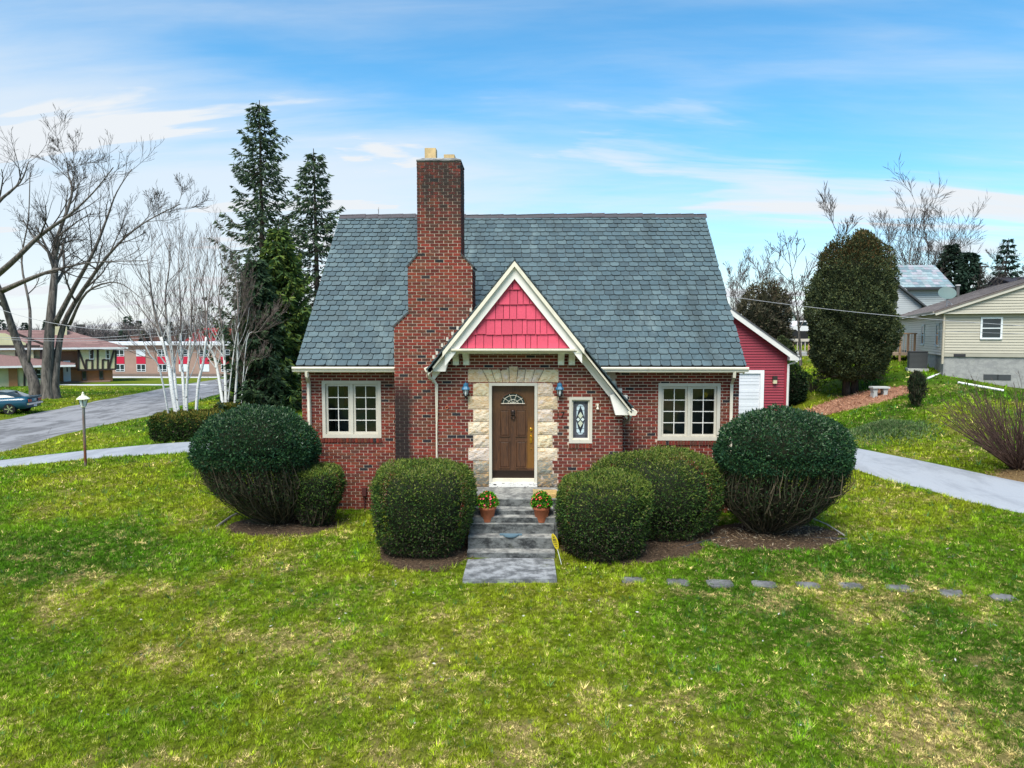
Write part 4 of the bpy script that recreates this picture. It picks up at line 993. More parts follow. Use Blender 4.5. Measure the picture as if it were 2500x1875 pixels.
# rooms behind the panes: floor, ceiling, partition, curtains, a few furnishings
m = MB(); m.box(mxL + .26, mxR - .26, YW + .26, YB - .26, LAND - .15, LAND - .05); m.build('floor', MAT['curtain'], house)
m = MB(); m.box(mxL + .26, mxR - .26, YW + .26, YB - .26, EZ - .10, EZ - .06); m.build('ceiling', MAT['cream'], house)
for xx in (-1.9, 1.6): m = MB(); m.box(xx - .05, xx + .05, YW + .27, YB - .27, LAND - .04, EZ - .11); m.build('partition', MAT['curtain'], house)
m = MB(); m.box(LW[0] - .1, LW[1] + .1, 17.9, 18.0, LAND, EZ - .12); m.box(RW[0] - .2, RW[1] + .2, 17.9, 18.0, LAND, EZ - .12); m.build('partition', MAT['curtain'], house)
x = LW[0] + .46; m = MB()
V = []; n = 14
for i in range(n): xx = x + .17 * i / (n - 1); yy = YW + .22 + .02 * math.sin(i * 1.7); V += [(xx, yy, LW[2] + .72), (xx, yy, LW[3])]
m.add(V, [(2 * i, 2 * i + 2, 2 * i + 3, 2 * i + 1) for i in range(n - 1)]); m.build('curtain', pmat('brown_curtain', (.22, .10, .05), .9), house)
# ------------------------------------------------------------------ steps, pots, lanterns, small things
def ground_at(px, py, tmax=160):
    d = R_CAM @ np.array([(px - 1250) / FPX, -(py - 937.5) / FPX, -1.0])
    t = np.arange(4, tmax, .05); P = np.array([0, 0, CAM_H]) + d[None] * t[:, None]; k = np.argmax(P[:, 2] < H(P[:, 0], P[:, 1])); return P[k]
steps = thing('front_steps', (-.3, 13.9, .05), 'weathered grey concrete front steps and landing below the brown door', 'steps')
SY = [14.36, 14.07, 13.81, 13.56, 13.32]; SZ = [LAND, .748, .542, .338, .112]; sx0, sx1 = -1.14, .54
rs = np.random.default_rng(3)
for i in range(5):
    m = MB(); y1 = YE - .062 if i == 0 else SY[i - 1] + .02; x1 = .72 if i == 0 else sx1; zb = SZ[i] - .26 if i < 4 else -.12
    n = 10; xs = np.linspace(sx0 + .01 * i * 0, x1, n + 1); V = []
    for xx in xs:
        w = rs.normal() * .004; V += [(xx, SY[i] + w, zb), (xx, SY[i] + w, SZ[i] - .018), (xx, SY[i] + .018 + w, SZ[i]), (xx, y1, SZ[i]), (xx, y1, zb)]
    F = [(5 * k + j, 5 * k + 5 + j, 5 * k + 6 + j, 5 * k + 1 + j) for k in range(n) for j in range(4)] + [(0, 1, 2, 3, 4), tuple(5 * n + j for j in (4, 3, 2, 1, 0))]
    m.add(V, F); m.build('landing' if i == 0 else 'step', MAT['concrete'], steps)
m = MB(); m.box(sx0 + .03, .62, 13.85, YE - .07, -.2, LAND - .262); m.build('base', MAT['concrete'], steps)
m = MB(); m.prism([(sx0 + .02, 13.36), (sx1 - .02, 13.36), (sx1 - .01, 12.17), (sx0 + .02, 12.16)], -.15, .0, 'z'); m.build('path', MAT['slab'], kind='structure')
SLABS = [(sx0 - .02, sx1 + .05, 12.1, 15.6)]

def ball_leaves(c, rx, rz, n, L, W, cols, rs, inner=.55):
    d = rs.normal(size=(n, 3)); d /= np.linalg.norm(d, axis=1)[:, None]; d[:, 2] = np.abs(d[:, 2]) * 1.15 - .15
    k = inner + (1 - inner) * rs.random(n) ** .5
    P = np.array(c) + d * np.array((rx, rx, rz)) * k[:, None]; D = d + rs.normal(size=(n, 3)) * .6; D /= np.linalg.norm(D, axis=1)[:, None]
    return P, D
def pot(cx, cy, z, label):
    t = thing('flower_pot', (cx, cy, z), label, 'flower pot', 'flower pots on the front steps')
    m = MB(); m.lathe([(0, .004), (.105, .0), (.112, .012), (.158, .262), (.176, .264), (.180, .272), (.180, .312), (.174, .320), (.160, .318), (.150, .27), (0, .268)], (cx, cy, z), 32); m.build('pot', MAT['terracotta'], t, smooth=True)
    m = MB(); P, D = ball_leaves((cx, cy, z + .37), .195, .22, 1500, .05, .02, None, rs)
    g = np.array([(.06, .26, .015), (.18, .36, .02), (.03, .14, .012)])[rs.integers(3, size=len(P))] * (.7 + .6 * rs.random((len(P), 1)))
    m.leaves(P, D, .045 + .02 * rs.random(len(P)), .016, g, rs); m.build('leaves', MAT['leafmat'], t)
    n = 30; d = rs.normal(size=(n, 3)); d[:, 1] = -np.abs(d[:, 1]); d[:, 2] = np.abs(d[:, 2]) * .9 - .1; d /= np.linalg.norm(d, axis=1)[:, None]
    for k in range(n):
        p = np.array((cx, cy, z + .37)) + d[k] * np.array((.205, .205, .232)); m = MB(); a = np.cross(d[k], (0.1, .2, 1)); a /= np.linalg.norm(a); b = np.cross(d[k], a); V = [p + d[k] * .004]; R = .011 + .007 * rs.random()
        for q in range(10): rr = R if q % 2 else R * 1.25; V.append(p + d[k] * .012 + (a * math.cos(q * .628) + b * math.sin(q * .628)) * rr)
        m.add(V, [(0, 1 + q, 1 + (q + 1) % 10) for q in range(10)], np.array([(.62, .035, .07), (.70, .10, .16), (.68, .13, .035)][rs.integers(3)])); m.build('flower', MAT['plain'], t)
pot(-.78, 13.945, .542, 'terracotta pot of pink-red flowers on the step, beside the bush left of the door')
pot(.295, 13.945, .542, 'terracotta pot of red and orange flowers on the step, above the yellow sign')
# boot plate on the step
m = MB(); x0, x1 = X(1219, 13.6), X(1275, 13.6); xc = .5 * (x0 + x1); w = .5 * (x1 - x0)
pts = [(xc - w, 13.70), (xc - w, 13.66), (xc - w * .72, 13.65)] + [(xc + w * .68 * math.cos(t), 13.64 + .12 * math.sin(t)) for t in np.linspace(math.pi, 2 * math.pi, 13)] + [(xc + w * .72, 13.65), (xc + w, 13.66), (xc + w, 13.70)]
m.prism(pts, .342, .372, 'z'); bp = m.build('boot_scraper', pmat('grey_blue_metal', (.10, .165, .21), .5), None, (xc, 13.66, .342), label='blue-grey half-round metal boot scraper on the lower concrete step', cat='boot scraper')
# stone blocks on the landing
for k, (px0, px1, y0, y1) in enumerate(((1302, 1324, 14.55, 14.92), (1326, 1362, 14.42, 14.78))):
    xa_, xb_ = X(px0, y0), X(px1, y0); m = MB(); zt = LAND + (.075 if k == 0 else .095)
    V = []; nx = 5
    for xx in np.linspace(xa_, xb_, nx + 1):
        j = rs.normal() * .008; V += [(xx, y0 + j, LAND + .001), (xx, y0 + j + .01, zt - .02), (xx, y0 + .04 + j, zt), (xx, y1, zt), (xx, y1 + .02, LAND + .001)]
    F = [(5 * q + j, 5 * q + 5 + j, 5 * q + 6 + j, 5 * q + 1 + j) for q in range(nx) for j in range(4)] + [(0, 1, 2, 3, 4), tuple(5 * nx + j for j in (4, 3, 2, 1, 0))]
    m.add(V, F, (.40, .28, .10) if k else (.30, .26, .12))
    m.build('stone_block', MAT['stone'], None, ((xa_ + xb_) / 2, (y0 + y1) / 2, LAND), label=['squat mossy stone block on the landing, next to the door sill', 'longer tan stone block on the landing edge above the right-hand pot'][k], cat='stone')
# yellow lawn sign
g = ground_at(1374, 1377); top = at(1350, 1304, g[1] + .02); mid_ = at(1361, 1341, g[1] + .01)
t = thing('lawn_sign', g, 'small yellow oval lawn sign on a leaning white stake beside the steps', 'sign')
m = MB(); m.tube([g - (0, 0, .1), mid_], .006, 6); m.build('stake', MAT['stake'], t)
ax = (top - mid_) / np.linalg.norm(top - mid_); hl = np.linalg.norm(top - mid_) / 2; cen = (top + mid_) / 2; sd = np.array((.62, -.78, .0)); sd -= ax * (sd @ ax); sd /= np.linalg.norm(sd); nn = np.cross(sd, ax)
el = [cen + ax * hl * math.sin(a) * (1.05 - .1 * math.cos(a)) + sd * .085 * math.cos(a) for a in np.arange(28) * 2 * math.pi / 28]
m = MB(); m.add([p - nn * .003 for p in el] + [p + nn * .003 for p in el], [tuple(range(28)), tuple(range(55, 27, -1))] + [(i, (i + 1) % 28, 28 + (i + 1) % 28, 28 + i) for i in range(28)]); m.build('plate', MAT['yellow'], t)
m = MB()
for v, wd in ((.62, .03), (.34, .05), (.12, .055), (-.12, .06), (-.34, .045), (-.58, .03)):
    for s in (-1, 1):
        c = cen + ax * hl * v + nn * .0045 * s; hh = .009 if v > 0 else .005; m.add([c - sd * wd - ax * hh, c + sd * wd - ax * hh, c + sd * wd + ax * hh, c - sd * wd + ax * hh], [(0, 1, 2, 3)])
m.build('print', MAT['dark'], t)
# stepping stones
STN = []
for k, (px, py) in enumerate([(1547, 1418), (1655, 1424), (1758, 1426), (1866, 1427), (1972, 1430), (2078, 1434), (2196, 1439), (2323, 1450), (2448, 1461)]):
    g = ground_at(px, py); a = -.03 - .012 * k + rs.normal() * .05; w, d = .21 + rs.normal() * .015, .135 + rs.normal() * .01; n = 14
    pts = [(w * np.sign(math.cos(q)) * abs(math.cos(q)) ** .45, d * np.sign(math.sin(q)) * abs(math.sin(q)) ** .45) for q in np.arange(n) * 2 * math.pi / n]
    pts = [(p[0] * math.cos(a) - p[1] * math.sin(a) + rs.normal() * .008, p[0] * math.sin(a) + p[1] * math.cos(a) + rs.normal() * .008) for p in pts]
    m = MB(); V = [(g[0] + p, g[1] + q, h(g[0] + p, g[1] + q) - .06) for p, q in pts] + [(g[0] + p, g[1] + q, h(g[0] + p * .0, g[1] + q) + .010) for p, q in pts]
    m.add(V, [tuple(range(n, 2 * n))] + [(i, (i + 1) % n, n + (i + 1) % n, n + i) for i in range(n)])
    m.build('stepping_stone', MAT['stepstone'], None, (g[0], g[1], g[2]), label='flat grey stepping stone sunk in the lawn, in the row running from the front slab', cat='stepping stone', group='stepping stones across the lawn'); STN.append((g[0], g[1]))
# wall lanterns
def lantern(px, label):
    x, z = XZ((px, 953), 15.36); t = thing('wall_lantern', (x, YE, z), label, 'wall lantern', 'wall lanterns beside the door'); c = (x, 15.36, z); yb = YE - .012
    m = MB(); m.box(x - .045, x + .045, yb - .012, yb, z + .02, z + .15); m.tube([(x, yb, z + .10), (x, 15.42, z + .15), (x, 15.36, z + .155)], .012, 6); m.build('bracket', MAT['blue'], t)
    m = MB(); m.lathe([(.003, .19), (.010, .18), (.006, .165), (.03, .15), (.052, .13), (.05, .105), (.06, .10), (.056, .085), (.092, .03), (.094, .018), (.0, .02)], c, 6); m.build('cap', MAT['blue'], t)
    m = MB(); m.lathe([(.058, .018), (.048, -.07), (.03, -.115), (0, -.118)], c, 6); m.build('glass', MAT['lampglass'], t)
    m = MB()
    for a in np.arange(6) * math.pi / 3: m.tube([(c[0] + .068 * math.cos(a), c[1] + .068 * math.sin(a), z + .018), (c[0] + .054 * math.cos(a), c[1] + .054 * math.sin(a), z - .075), (c[0] + .03 * math.cos(a), c[1] + .03 * math.sin(a), z - .125)], .010, 4)
    m.lathe([(.038, -.115), (.03, -.135), (.012, -.15), (.012, -.165), (0, -.175)], c, 8); m.build('cage', MAT['dark'], t)
lantern(1137, 'blue-capped wall lantern on the brick beside the door, on the gutter pipe side')
lantern(1366.5, 'blue-capped wall lantern on the brick between the door and the leaded window')
# lamp post
g = ground_at(209, 1136); zt = at(209, 955, g[1])[2]; t = thing('lamp_post', g, 'rusty white lamp post with a lantern head at the driveway edge', 'lamp post'); hp = zt - g[2]
m = MB(); m.tube([(g[0], g[1], g[2] - .1), (g[0], g[1], g[2] + hp * .45), (g[0] + .01, g[1], g[2] + hp * .78)], .042, 10); m.build('post', MAT['rust'], t)
c = (g[0] + .01, g[1], g[2] + hp * .78); m = MB(); m.lathe([(.045, 0), (.07, .02), (.075, .05), (.06, .06)], c, 8); m.lathe([(.03, .42), (.05, .40), (.04, .38), (.10, .36), (.19, .28), (.195, .265), (.0, .275)], c, 8); m.lathe([(0, .50), (.02, .48), (.035, .45), (.03, .42)], c, 8); m.build('lamp_cap', MAT['moss_cream'], t)
m = MB(); m.lathe([(.075, .055), (.125, .27), (0, .272)], c, 8); m.build('lamp_glass', MAT['lampglass'], t)
m = MB()
for a in np.arange(4) * math.pi / 2 + .4: m.tube([(c[0] + .08 * math.cos(a), c[1] + .08 * math.sin(a), c[2] + .055), (c[0] + .13 * math.cos(a), c[1] + .13 * math.sin(a), c[2] + .27)], .010, 4)
m.build('lamp_frame', MAT['dark'], t)
# stone bench by the evergreen
g = ground_at(2158, 968); t = thing('stone_bench', g, 'small pale stone bench behind the tall rounded evergreen', 'bench')
m = MB(); zt = g[2] + .42; m.box(g[0] - .55, g[0] + .15, g[1] - .2, g[1] + .2, zt - .07, zt, (.5, .5, .48)); m.build('seat', MAT['plain'], t)
for dx in (-.42, .0):
    m = MB(); m.prism([(g[0] + dx - .10, g[2] - .1), (g[0] + dx + .10, g[2] - .1), (g[0] + dx + .07, g[2] + .15), (g[0] + dx + .11, zt - .071), (g[0] + dx - .11, zt - .071), (g[0] + dx - .07, g[2] + .15)], g[1] - .14, g[1] + .14, 'y', (.42, .42, .40)); m.build('leg', MAT['plain'], t)
# edging strips round the beds
def edging(pts, label, col=(.03, .03, .032), rad=.022):
    P = []
    for a, b in zip(pts[:-1], pts[1:]):
        for k in range(6): q = np.array(a) + (np.array(b) - np.array(a)) * k / 6; P.append((q[0], q[1], h(*q) + .03))
    P.append((*pts[-1], h(*pts[-1]) + .03)); m = MB(); m.tube(P, rad, 6); m.build('bed_edging', pmat('edging', col, .6), None, P[0], label=label, cat='garden edging')
edging([tuple(ground_at(*p)[:2]) for p in ((1655, 1345), (1745, 1318), (1850, 1316), (1960, 1318), (2068, 1320))], 'black plastic edging strip along the bed under the large right-hand shrub')
edging([tuple(ground_at(*p)[:2]) for p in ((1985, 1270), (2020, 1285), (2062, 1313))], 'pale curled edging strip at the outer corner of the right-hand bed', (.45, .42, .38), .016)
edging([tuple(ground_at(*p)[:2]) for p in ((530, 1290), (560, 1268), (580, 1257))], 'grey timber edging beside the large left-hand shrub', (.22, .20, .17), .03)

# ------------------------------------------------------------------ wires
def wire(pts, label, rad=.012, sag=None):
    P = [at(*p) for p in pts]; d = np.r_[0, np.cumsum([np.linalg.norm(b - a) for a, b in zip(P[:-1], P[1:])])]; t = np.linspace(0, d[-1], 40)
    co = np.polyfit(d, [p[2] for p in P], 2); Q = np.c_[np.interp(t, d, [p[0] for p in P]), np.interp(t, d, [p[1] for p in P]), np.polyval(co, t)]
    m = MB(); m.tube(Q, rad, 5); m.build('utility_wire', MAT['wire'], None, Q[0], label=label, cat='wire', group='overhead wires')
wire([(-60, 735, 46), (117, 783, 46), (289, 808, 46), (365, 804, 46), (560, 770, 46)], 'topmost sagging overhead wire crossing in front of the half-timbered house roof', .016)
wire([(-60, 819, 46.5), (118, 826, 46.5), (235, 825, 46.5), (376, 814, 46.5), (560, 788, 46.5)], 'middle overhead wire crossing in front of the half-timbered house roof', .016)
wire([(-60, 823, 47), (118, 832, 47), (217, 831, 47), (307, 829, 47), (560, 798, 47)], 'lowest of the three overhead wires before the half-timbered house', .014)
wire([(180, 848, 48), (400, 859, 48), (640, 861, 47), (800, 858, 44)], 'single overhead wire running past the birch trunks toward the spruces', .012)
wire([(1770, 722, 27), (1990, 752, 25), (2200, 772, 23), (2520, 797, 20)], 'overhead wire dropping from the house past the rounded evergreen', .008)
wire([(2290, 808, 24), (2400, 812, 22), (2520, 816, 20)], 'dark low wire crossing the beige house front', .006)
# ------------------------------------------------------------------ shrubs and trees
def unit(v): return v / (np.linalg.norm(v, axis=-1, keepdims=True) + 1e-9)
def lathe_sample(prof, n, rs):
    prof = np.array(prof, float); seg = np.linalg.norm(np.diff(prof, axis=0), axis=1) * (prof[1:, 0] + prof[:-1, 0] + .05)
    k = rs.choice(len(seg), n, p=seg / seg.sum()); u = rs.random(n); rz = prof[k] * (1 - u)[:, None] + prof[k + 1] * u[:, None]
    d = prof[k + 1] - prof[k]; nr = np.c_[d[:, 1], -d[:, 0]]; nr /= np.linalg.norm(nr, axis=1)[:, None] + 1e-9
    return rz, nr
def bush_surface(prof, c, rx, ry, n, rs, lump=.06, sq=2.0, freq=2.3, bamp=.12, bfreq=3.2):
    """points and outward normals on a lumpy body of revolution; prof runs bottom to top in (r,z) with r<=1"""
    rz, nr = lathe_sample(prof, n, rs); a = rs.random(n) * 2 * math.pi
    ca, sa = np.cos(a), np.sin(a); k = (np.abs(ca) ** sq + np.abs(sa) ** sq) ** (-1 / sq)
    ph = c[0] * 3.1 + c[1] * 1.7
    l = 1 + lump * (np.sin(freq * a + ph + rz[:, 1] * 2.1) * .5 + np.sin(2.1 * freq * a - ph + rz[:, 1] * 4.3) * .3 + np.sin(4.6 * freq * a + ph * 2 - rz[:, 1] * 7) * .25)
    P = np.c_[c[0] + rz[:, 0] * k * l * rx * ca, c[1] + rz[:, 0] * k * l * ry * sa, c[2] + rz[:, 1] * (1 + (l - 1) * .35)]
    N = unit(np.c_[nr[:, 0] * ca, nr[:, 0] * sa, nr[:, 1]])
    q = fbm(P[:, 0] * .8 + P[:, 1] * .9 + 50, P[:, 2] + P[:, 0] * .5 - P[:, 1] * .4 + 50, int(abs(c[0]) * 10) + 300, bfreq, 4, .6) - .5
    return P + N * (q * 2 * bamp)[:, None], N
def core(prof, c, rx, ry, sc, col, parent, name='inner_branches', sq=2.0):
    m = MB(); a = np.arange(24) * 2 * math.pi / 24; kk = (np.abs(np.cos(a)) ** sq + np.abs(np.sin(a)) ** sq) ** (-1 / sq)
    m.lathe([(max(r_ * sc, .001), (z - .5 * (prof[0][1] + prof[-1][1])) * sc + .5 * (prof[0][1] + prof[-1][1])) for r_, z in prof], c, 24, col, rx, ry); V = m.V[0].reshape(-1, 24, 3); V[:, :, :2] = np.array(c[:2]) + (V[:, :, :2] - np.array(c[:2])) * kk[None, :, None]; return m.build(name, MAT['twig'], parent, smooth=True)
def pick(pal, n, rs, j=.2): return np.array(pal)[rs.integers(len(pal), size=n)] * (1 - j + 2 * j * rs.random((n, 1)))
YEW = [(.034, .075, .020), (.048, .100, .024), (.066, .124, .022), (.022, .052, .018), (.085, .135, .026)]
YEWT = [(.14, .195, .03), (.18, .22, .04), (.105, .16, .025), (.19, .20, .06)]
BRN = [(.048, .040, .026), (.032, .030, .020), (.10, .08, .055), (.030, .042, .020), (.022, .030, .016)]
def clipped_bush(name, label, c, rx, ry, hgt, rs, n=16000, sq=2.4, prof=None, brown=.45, lit_tipcol=YEWT, pal=YEW, L=.055, W=.0105, cat='shrub', group=None, lump=.05):
    t = thing(name, c, label, cat, group)
    prof = prof or [(.30, .05), (.62, .08), (.86, .25), (.97, .50), (1.0, .70), (.95, .86), (.80, .96), (.45, 1.0), (.0, 1.01)]
    prof = [(a, b * hgt) for a, b in prof]
    n = int(n * 1.25); P, N = bush_surface(prof, c, rx, ry, n, rs, lump, sq); P = P - N * (rs.random((n, 1)) ** 1.6) * .13 * min(rx, 1) + N * .02 * rs.random((n, 1))
    D = unit(N * .75 + rs.normal(size=(n, 3)) * .65 + np.array((0, 0, .30))); col = pick(pal, n, rs)
    hz01 = (P[:, 2] - c[2]) / hgt; lit_tip = rs.random(n) < np.clip((hz01 - .45) * 1.5, 0, .75) * np.clip(N[:, 2] + .45, 0, 1); col[lit_tip] = pick(lit_tipcol, lit_tip.sum(), rs)  # upper leaves coloured paler as lit tops, mixed with fresh growth
    br = rs.random(n) < np.clip(brown * (1.35 - hz01 * 1.75), 0, .85); col[br] = pick(BRN, br.sum(), rs)  # dark browns low down: bare twigs, plus shade painted into the leaves
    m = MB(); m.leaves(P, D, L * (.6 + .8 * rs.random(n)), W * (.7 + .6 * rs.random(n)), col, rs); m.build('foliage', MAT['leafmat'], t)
    m = MB(); k = 120
    for i in range(k):
        a = rs.random() * 6.28; r1 = .35 + .55 * rs.random(); z1 = hgt * (.25 + .45 * rs.random()); b0 = np.array((c[0] + rs.normal() * .10 * rx, c[1] + rs.normal() * .10 * ry, c[2] - .05)); e = np.array((c[0] + math.cos(a) * rx * r1, c[1] + math.sin(a) * ry * r1, c[2] + z1)); md = .5 * (b0 + e) + np.array((math.cos(a) * rx * .12, math.sin(a) * ry * .12, -.05 * hgt)); m.tube([b0, md, e], [.012, .009, .004], 4, (.10, .075, .055), False)
    m.build('stems', MAT['twig'], t); core(prof, c, rx, ry, .76, (.022, .025, .014), t, sq=sq); return t
def mushroom(name, label, c, cen, rx, ry, z_rim, z_top, rs, n=34000, lean=0):
    """large clipped yew: leafy dome on a vase of bare stems"""
    t = thing(name, c, label, 'shrub'); hh = z_top - z_rim
    prof = [(.0, -.02), (.45, -.10), (.78, -.16), (.94, -.12), (1.0, .08), (.985, .26), (.93, .46), (.82, .66), (.64, .83), (.40, .94), (.18, .99), (0, 1.0)]
    prof = [(a, b * hh) for a, b in prof]; cc = (cen[0], cen[1], z_rim)
    P, N = bush_surface(prof, cc, rx, ry, n, rs, .045, 2.15); P = P - N * (rs.random((n, 1)) ** 1.5) * .20 + N * .035 * rs.random((n, 1))
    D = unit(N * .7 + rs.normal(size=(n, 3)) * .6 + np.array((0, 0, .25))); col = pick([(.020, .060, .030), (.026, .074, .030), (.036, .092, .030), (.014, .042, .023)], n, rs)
    lit_tip = rs.random(n) < np.clip(N[:, 2], 0, 1) * .42; col[lit_tip] = pick([(.07, .13, .055), (.12, .18, .095), (.05, .105, .036), (.17, .22, .15)], lit_tip.sum(), rs)  # upward leaves coloured paler: fresh tips and painted light on the dome
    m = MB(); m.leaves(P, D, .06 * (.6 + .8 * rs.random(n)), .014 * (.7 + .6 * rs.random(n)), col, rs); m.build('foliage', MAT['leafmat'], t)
    core(prof, cc, rx, ry, .74, (.022, .026, .014), t)
    m = MB(); k = 950
    for i in range(k):
        a = rs.random() * 6.28; rr = math.sqrt(rs.random()) if i < 330 else .72 + .26 * rs.random()
        e = np.array((cc[0] + math.cos(a) * rx * rr, cc[1] + math.sin(a) * ry * rr, z_rim - .02 * hh + .1 * rs.random())); b0 = np.array((c[0] + rs.normal() * .07, c[1] + rs.normal() * .06, c[2] - .06 + .25 * rs.random()))
        if i % 3 == 0 and i > 330: b0 = b0 + (e - b0) * (.25 + .35 * rs.random()) + np.array((math.cos(a), math.sin(a), -.6)) * .12
        out = np.array((math.cos(a) * rx, math.sin(a) * ry, 0)); u = np.linspace(0, 1, 7)[:, None]
        Q = b0 + (e - b0) * u + out * (.30 * rr * (np.sin(math.pi * u) * (1 - .35 * u))) - np.array((0, 0, .16)) * np.sin(math.pi * u) * rr + rs.normal(size=(7, 3)) * .026
        Q[0] = b0; r0 = (.005 + .014 * rs.random() ** 3) ; m.tube(Q, np.linspace(r0, .0035, 7), 4, np.array([(.050, .042, .030), (.034, .030, .022), (.12, .095, .062), (.045, .050, .026)][rs.integers(4)]), False)
    m.build('stems', MAT['twig'], t)
    m = MB(); m.tube([(c[0], c[1], c[2] - .1), (c[0] + .02, c[1], c[2] + .12), ((c[0] * .7 + cc[0] * .3), c[1], c[2] + .55)], [.20, .14, .06], 9, (.05, .038, .03)); m.build('trunk', MAT['conifer_bark'], t, smooth=True)
    n2 = 5200; a = rs.random(n2) * 6.28; u = .30 + .6 * rs.random(n2) ** .7; rr = .75 + .25 * rs.random(n2)
    b0 = np.array(c); e = np.c_[cc[0] + np.cos(a) * rx * rr, cc[1] + np.sin(a) * ry * rr, np.full(n2, z_rim)]
    P = b0 + (e - b0) * u[:, None] + np.c_[np.cos(a) * rx, np.sin(a) * ry, -.5 * np.ones(n2)] * (.26 * np.sin(math.pi * u))[:, None]
    m = MB(); m.leaves(P, unit(rs.normal(size=(n2, 3)) + np.c_[np.cos(a), np.sin(a), np.full(n2, .8)] * .8), .05 + .08 * rs.random(n2), .006, pick(BRN + [(.05, .09, .02)], n2, rs), rs); m.build('twigs', MAT['leafmat'], t)
    n3 = 6500; a = rs.random(n3) * 6.28; u = 1.02 - .50 * rs.random(n3) ** 2.2; rr = .70 + .31 * rs.random(n3) ** .6; e = np.c_[cc[0] + np.cos(a) * rx * rr, cc[1] + np.sin(a) * ry * rr, np.full(n3, z_rim)]
    P = b0 + (e - b0) * u[:, None] + np.c_[np.cos(a) * rx, np.sin(a) * ry, -.5 * np.ones(n3)] * (.26 * np.sin(math.pi * u))[:, None]
    m = MB(); m.leaves(P, unit(rs.normal(size=(n3, 3)) + np.array((0, 0, .4))), .055 * (.6 + .8 * rs.random(n3)), .012, pick([(.018, .055, .022), (.03, .075, .022), (.06, .07, .03)], n3, rs), rs); m.build('sprigs', MAT['leafmat'], t); return t
rp = np.random.default_rng(21)
hb = lambda x, y: np.array((x, y, h(x, y)))
mushroom('yew_shrub', 'big dark mushroom-shaped yew on bare stems, beside the left-hand casement window', hb(-5.42, 15.25), (X(620, 15.2), 15.2), 1.29, 1.12, Z(1126, 14.6), Z(999, 15.1), rp)
mushroom('yew_shrub', 'big dark mushroom-shaped yew on bare stems, below the right-hand casement window and garage', hb(5.0, 14.75), (X(1914, 14.8), 14.75), 1.40, 1.15, Z(1132, 14.2), Z(1000, 14.7), rp)
clipped_bush('box_shrub', 'small flat-topped dark shrub between the left mushroom yew and the brick wall', hb(X(767, 15.1), 15.1), .56, .52, Z(1143, 15.1) - h(-4.6, 15.1), rp, 9000, 2.8, [(.30, .02), (.52, .14), (.74, .38), (.93, .66), (1.0, .84), (.96, .95), (.6, 1.0), (0, 1.0)], .6)
clipped_bush('box_shrub', 'square-sided clipped bush directly left of the concrete steps', hb(X(1035, 13.75), 13.75), .94, .95, Z(1131, 14.1) - h(-2, 13.75), rp, 24000, 3.2, [(.55, .0), (.80, .10), (.92, .30), (.98, .55), (1.0, .76), (.95, .91), (.82, .98), (.45, 1.015), (0, 1.02)], .55)
clipped_bush('box_shrub', 'rounded clipped bush directly right of the concrete steps, behind the yellow sign', hb(X(1476, 13.65), 13.65), .89, .92, Z(1153, 14.0) - h(1.5, 13.6), rp, 22000, 2.6, [(.55, .0), (.80, .10), (.93, .30), (.99, .52), (1.0, .70), (.95, .86), (.80, .96), (.45, 1.01), (0, 1.02)], .6)
clipped_bush('box_shrub', 'wide domed clipped bush under the right-hand window, behind the smaller one', hb(X(1604, 14.75), 14.8), 1.40, .98, Z(1098, 15.0) - h(2.7, 14.7), rp, 30000, 2.4, [(.50, .02), (.78, .10), (.94, .28), (1.0, .46), (.985, .62), (.92, .78), (.76, .91), (.45, .985), (0, 1.01)], .35)

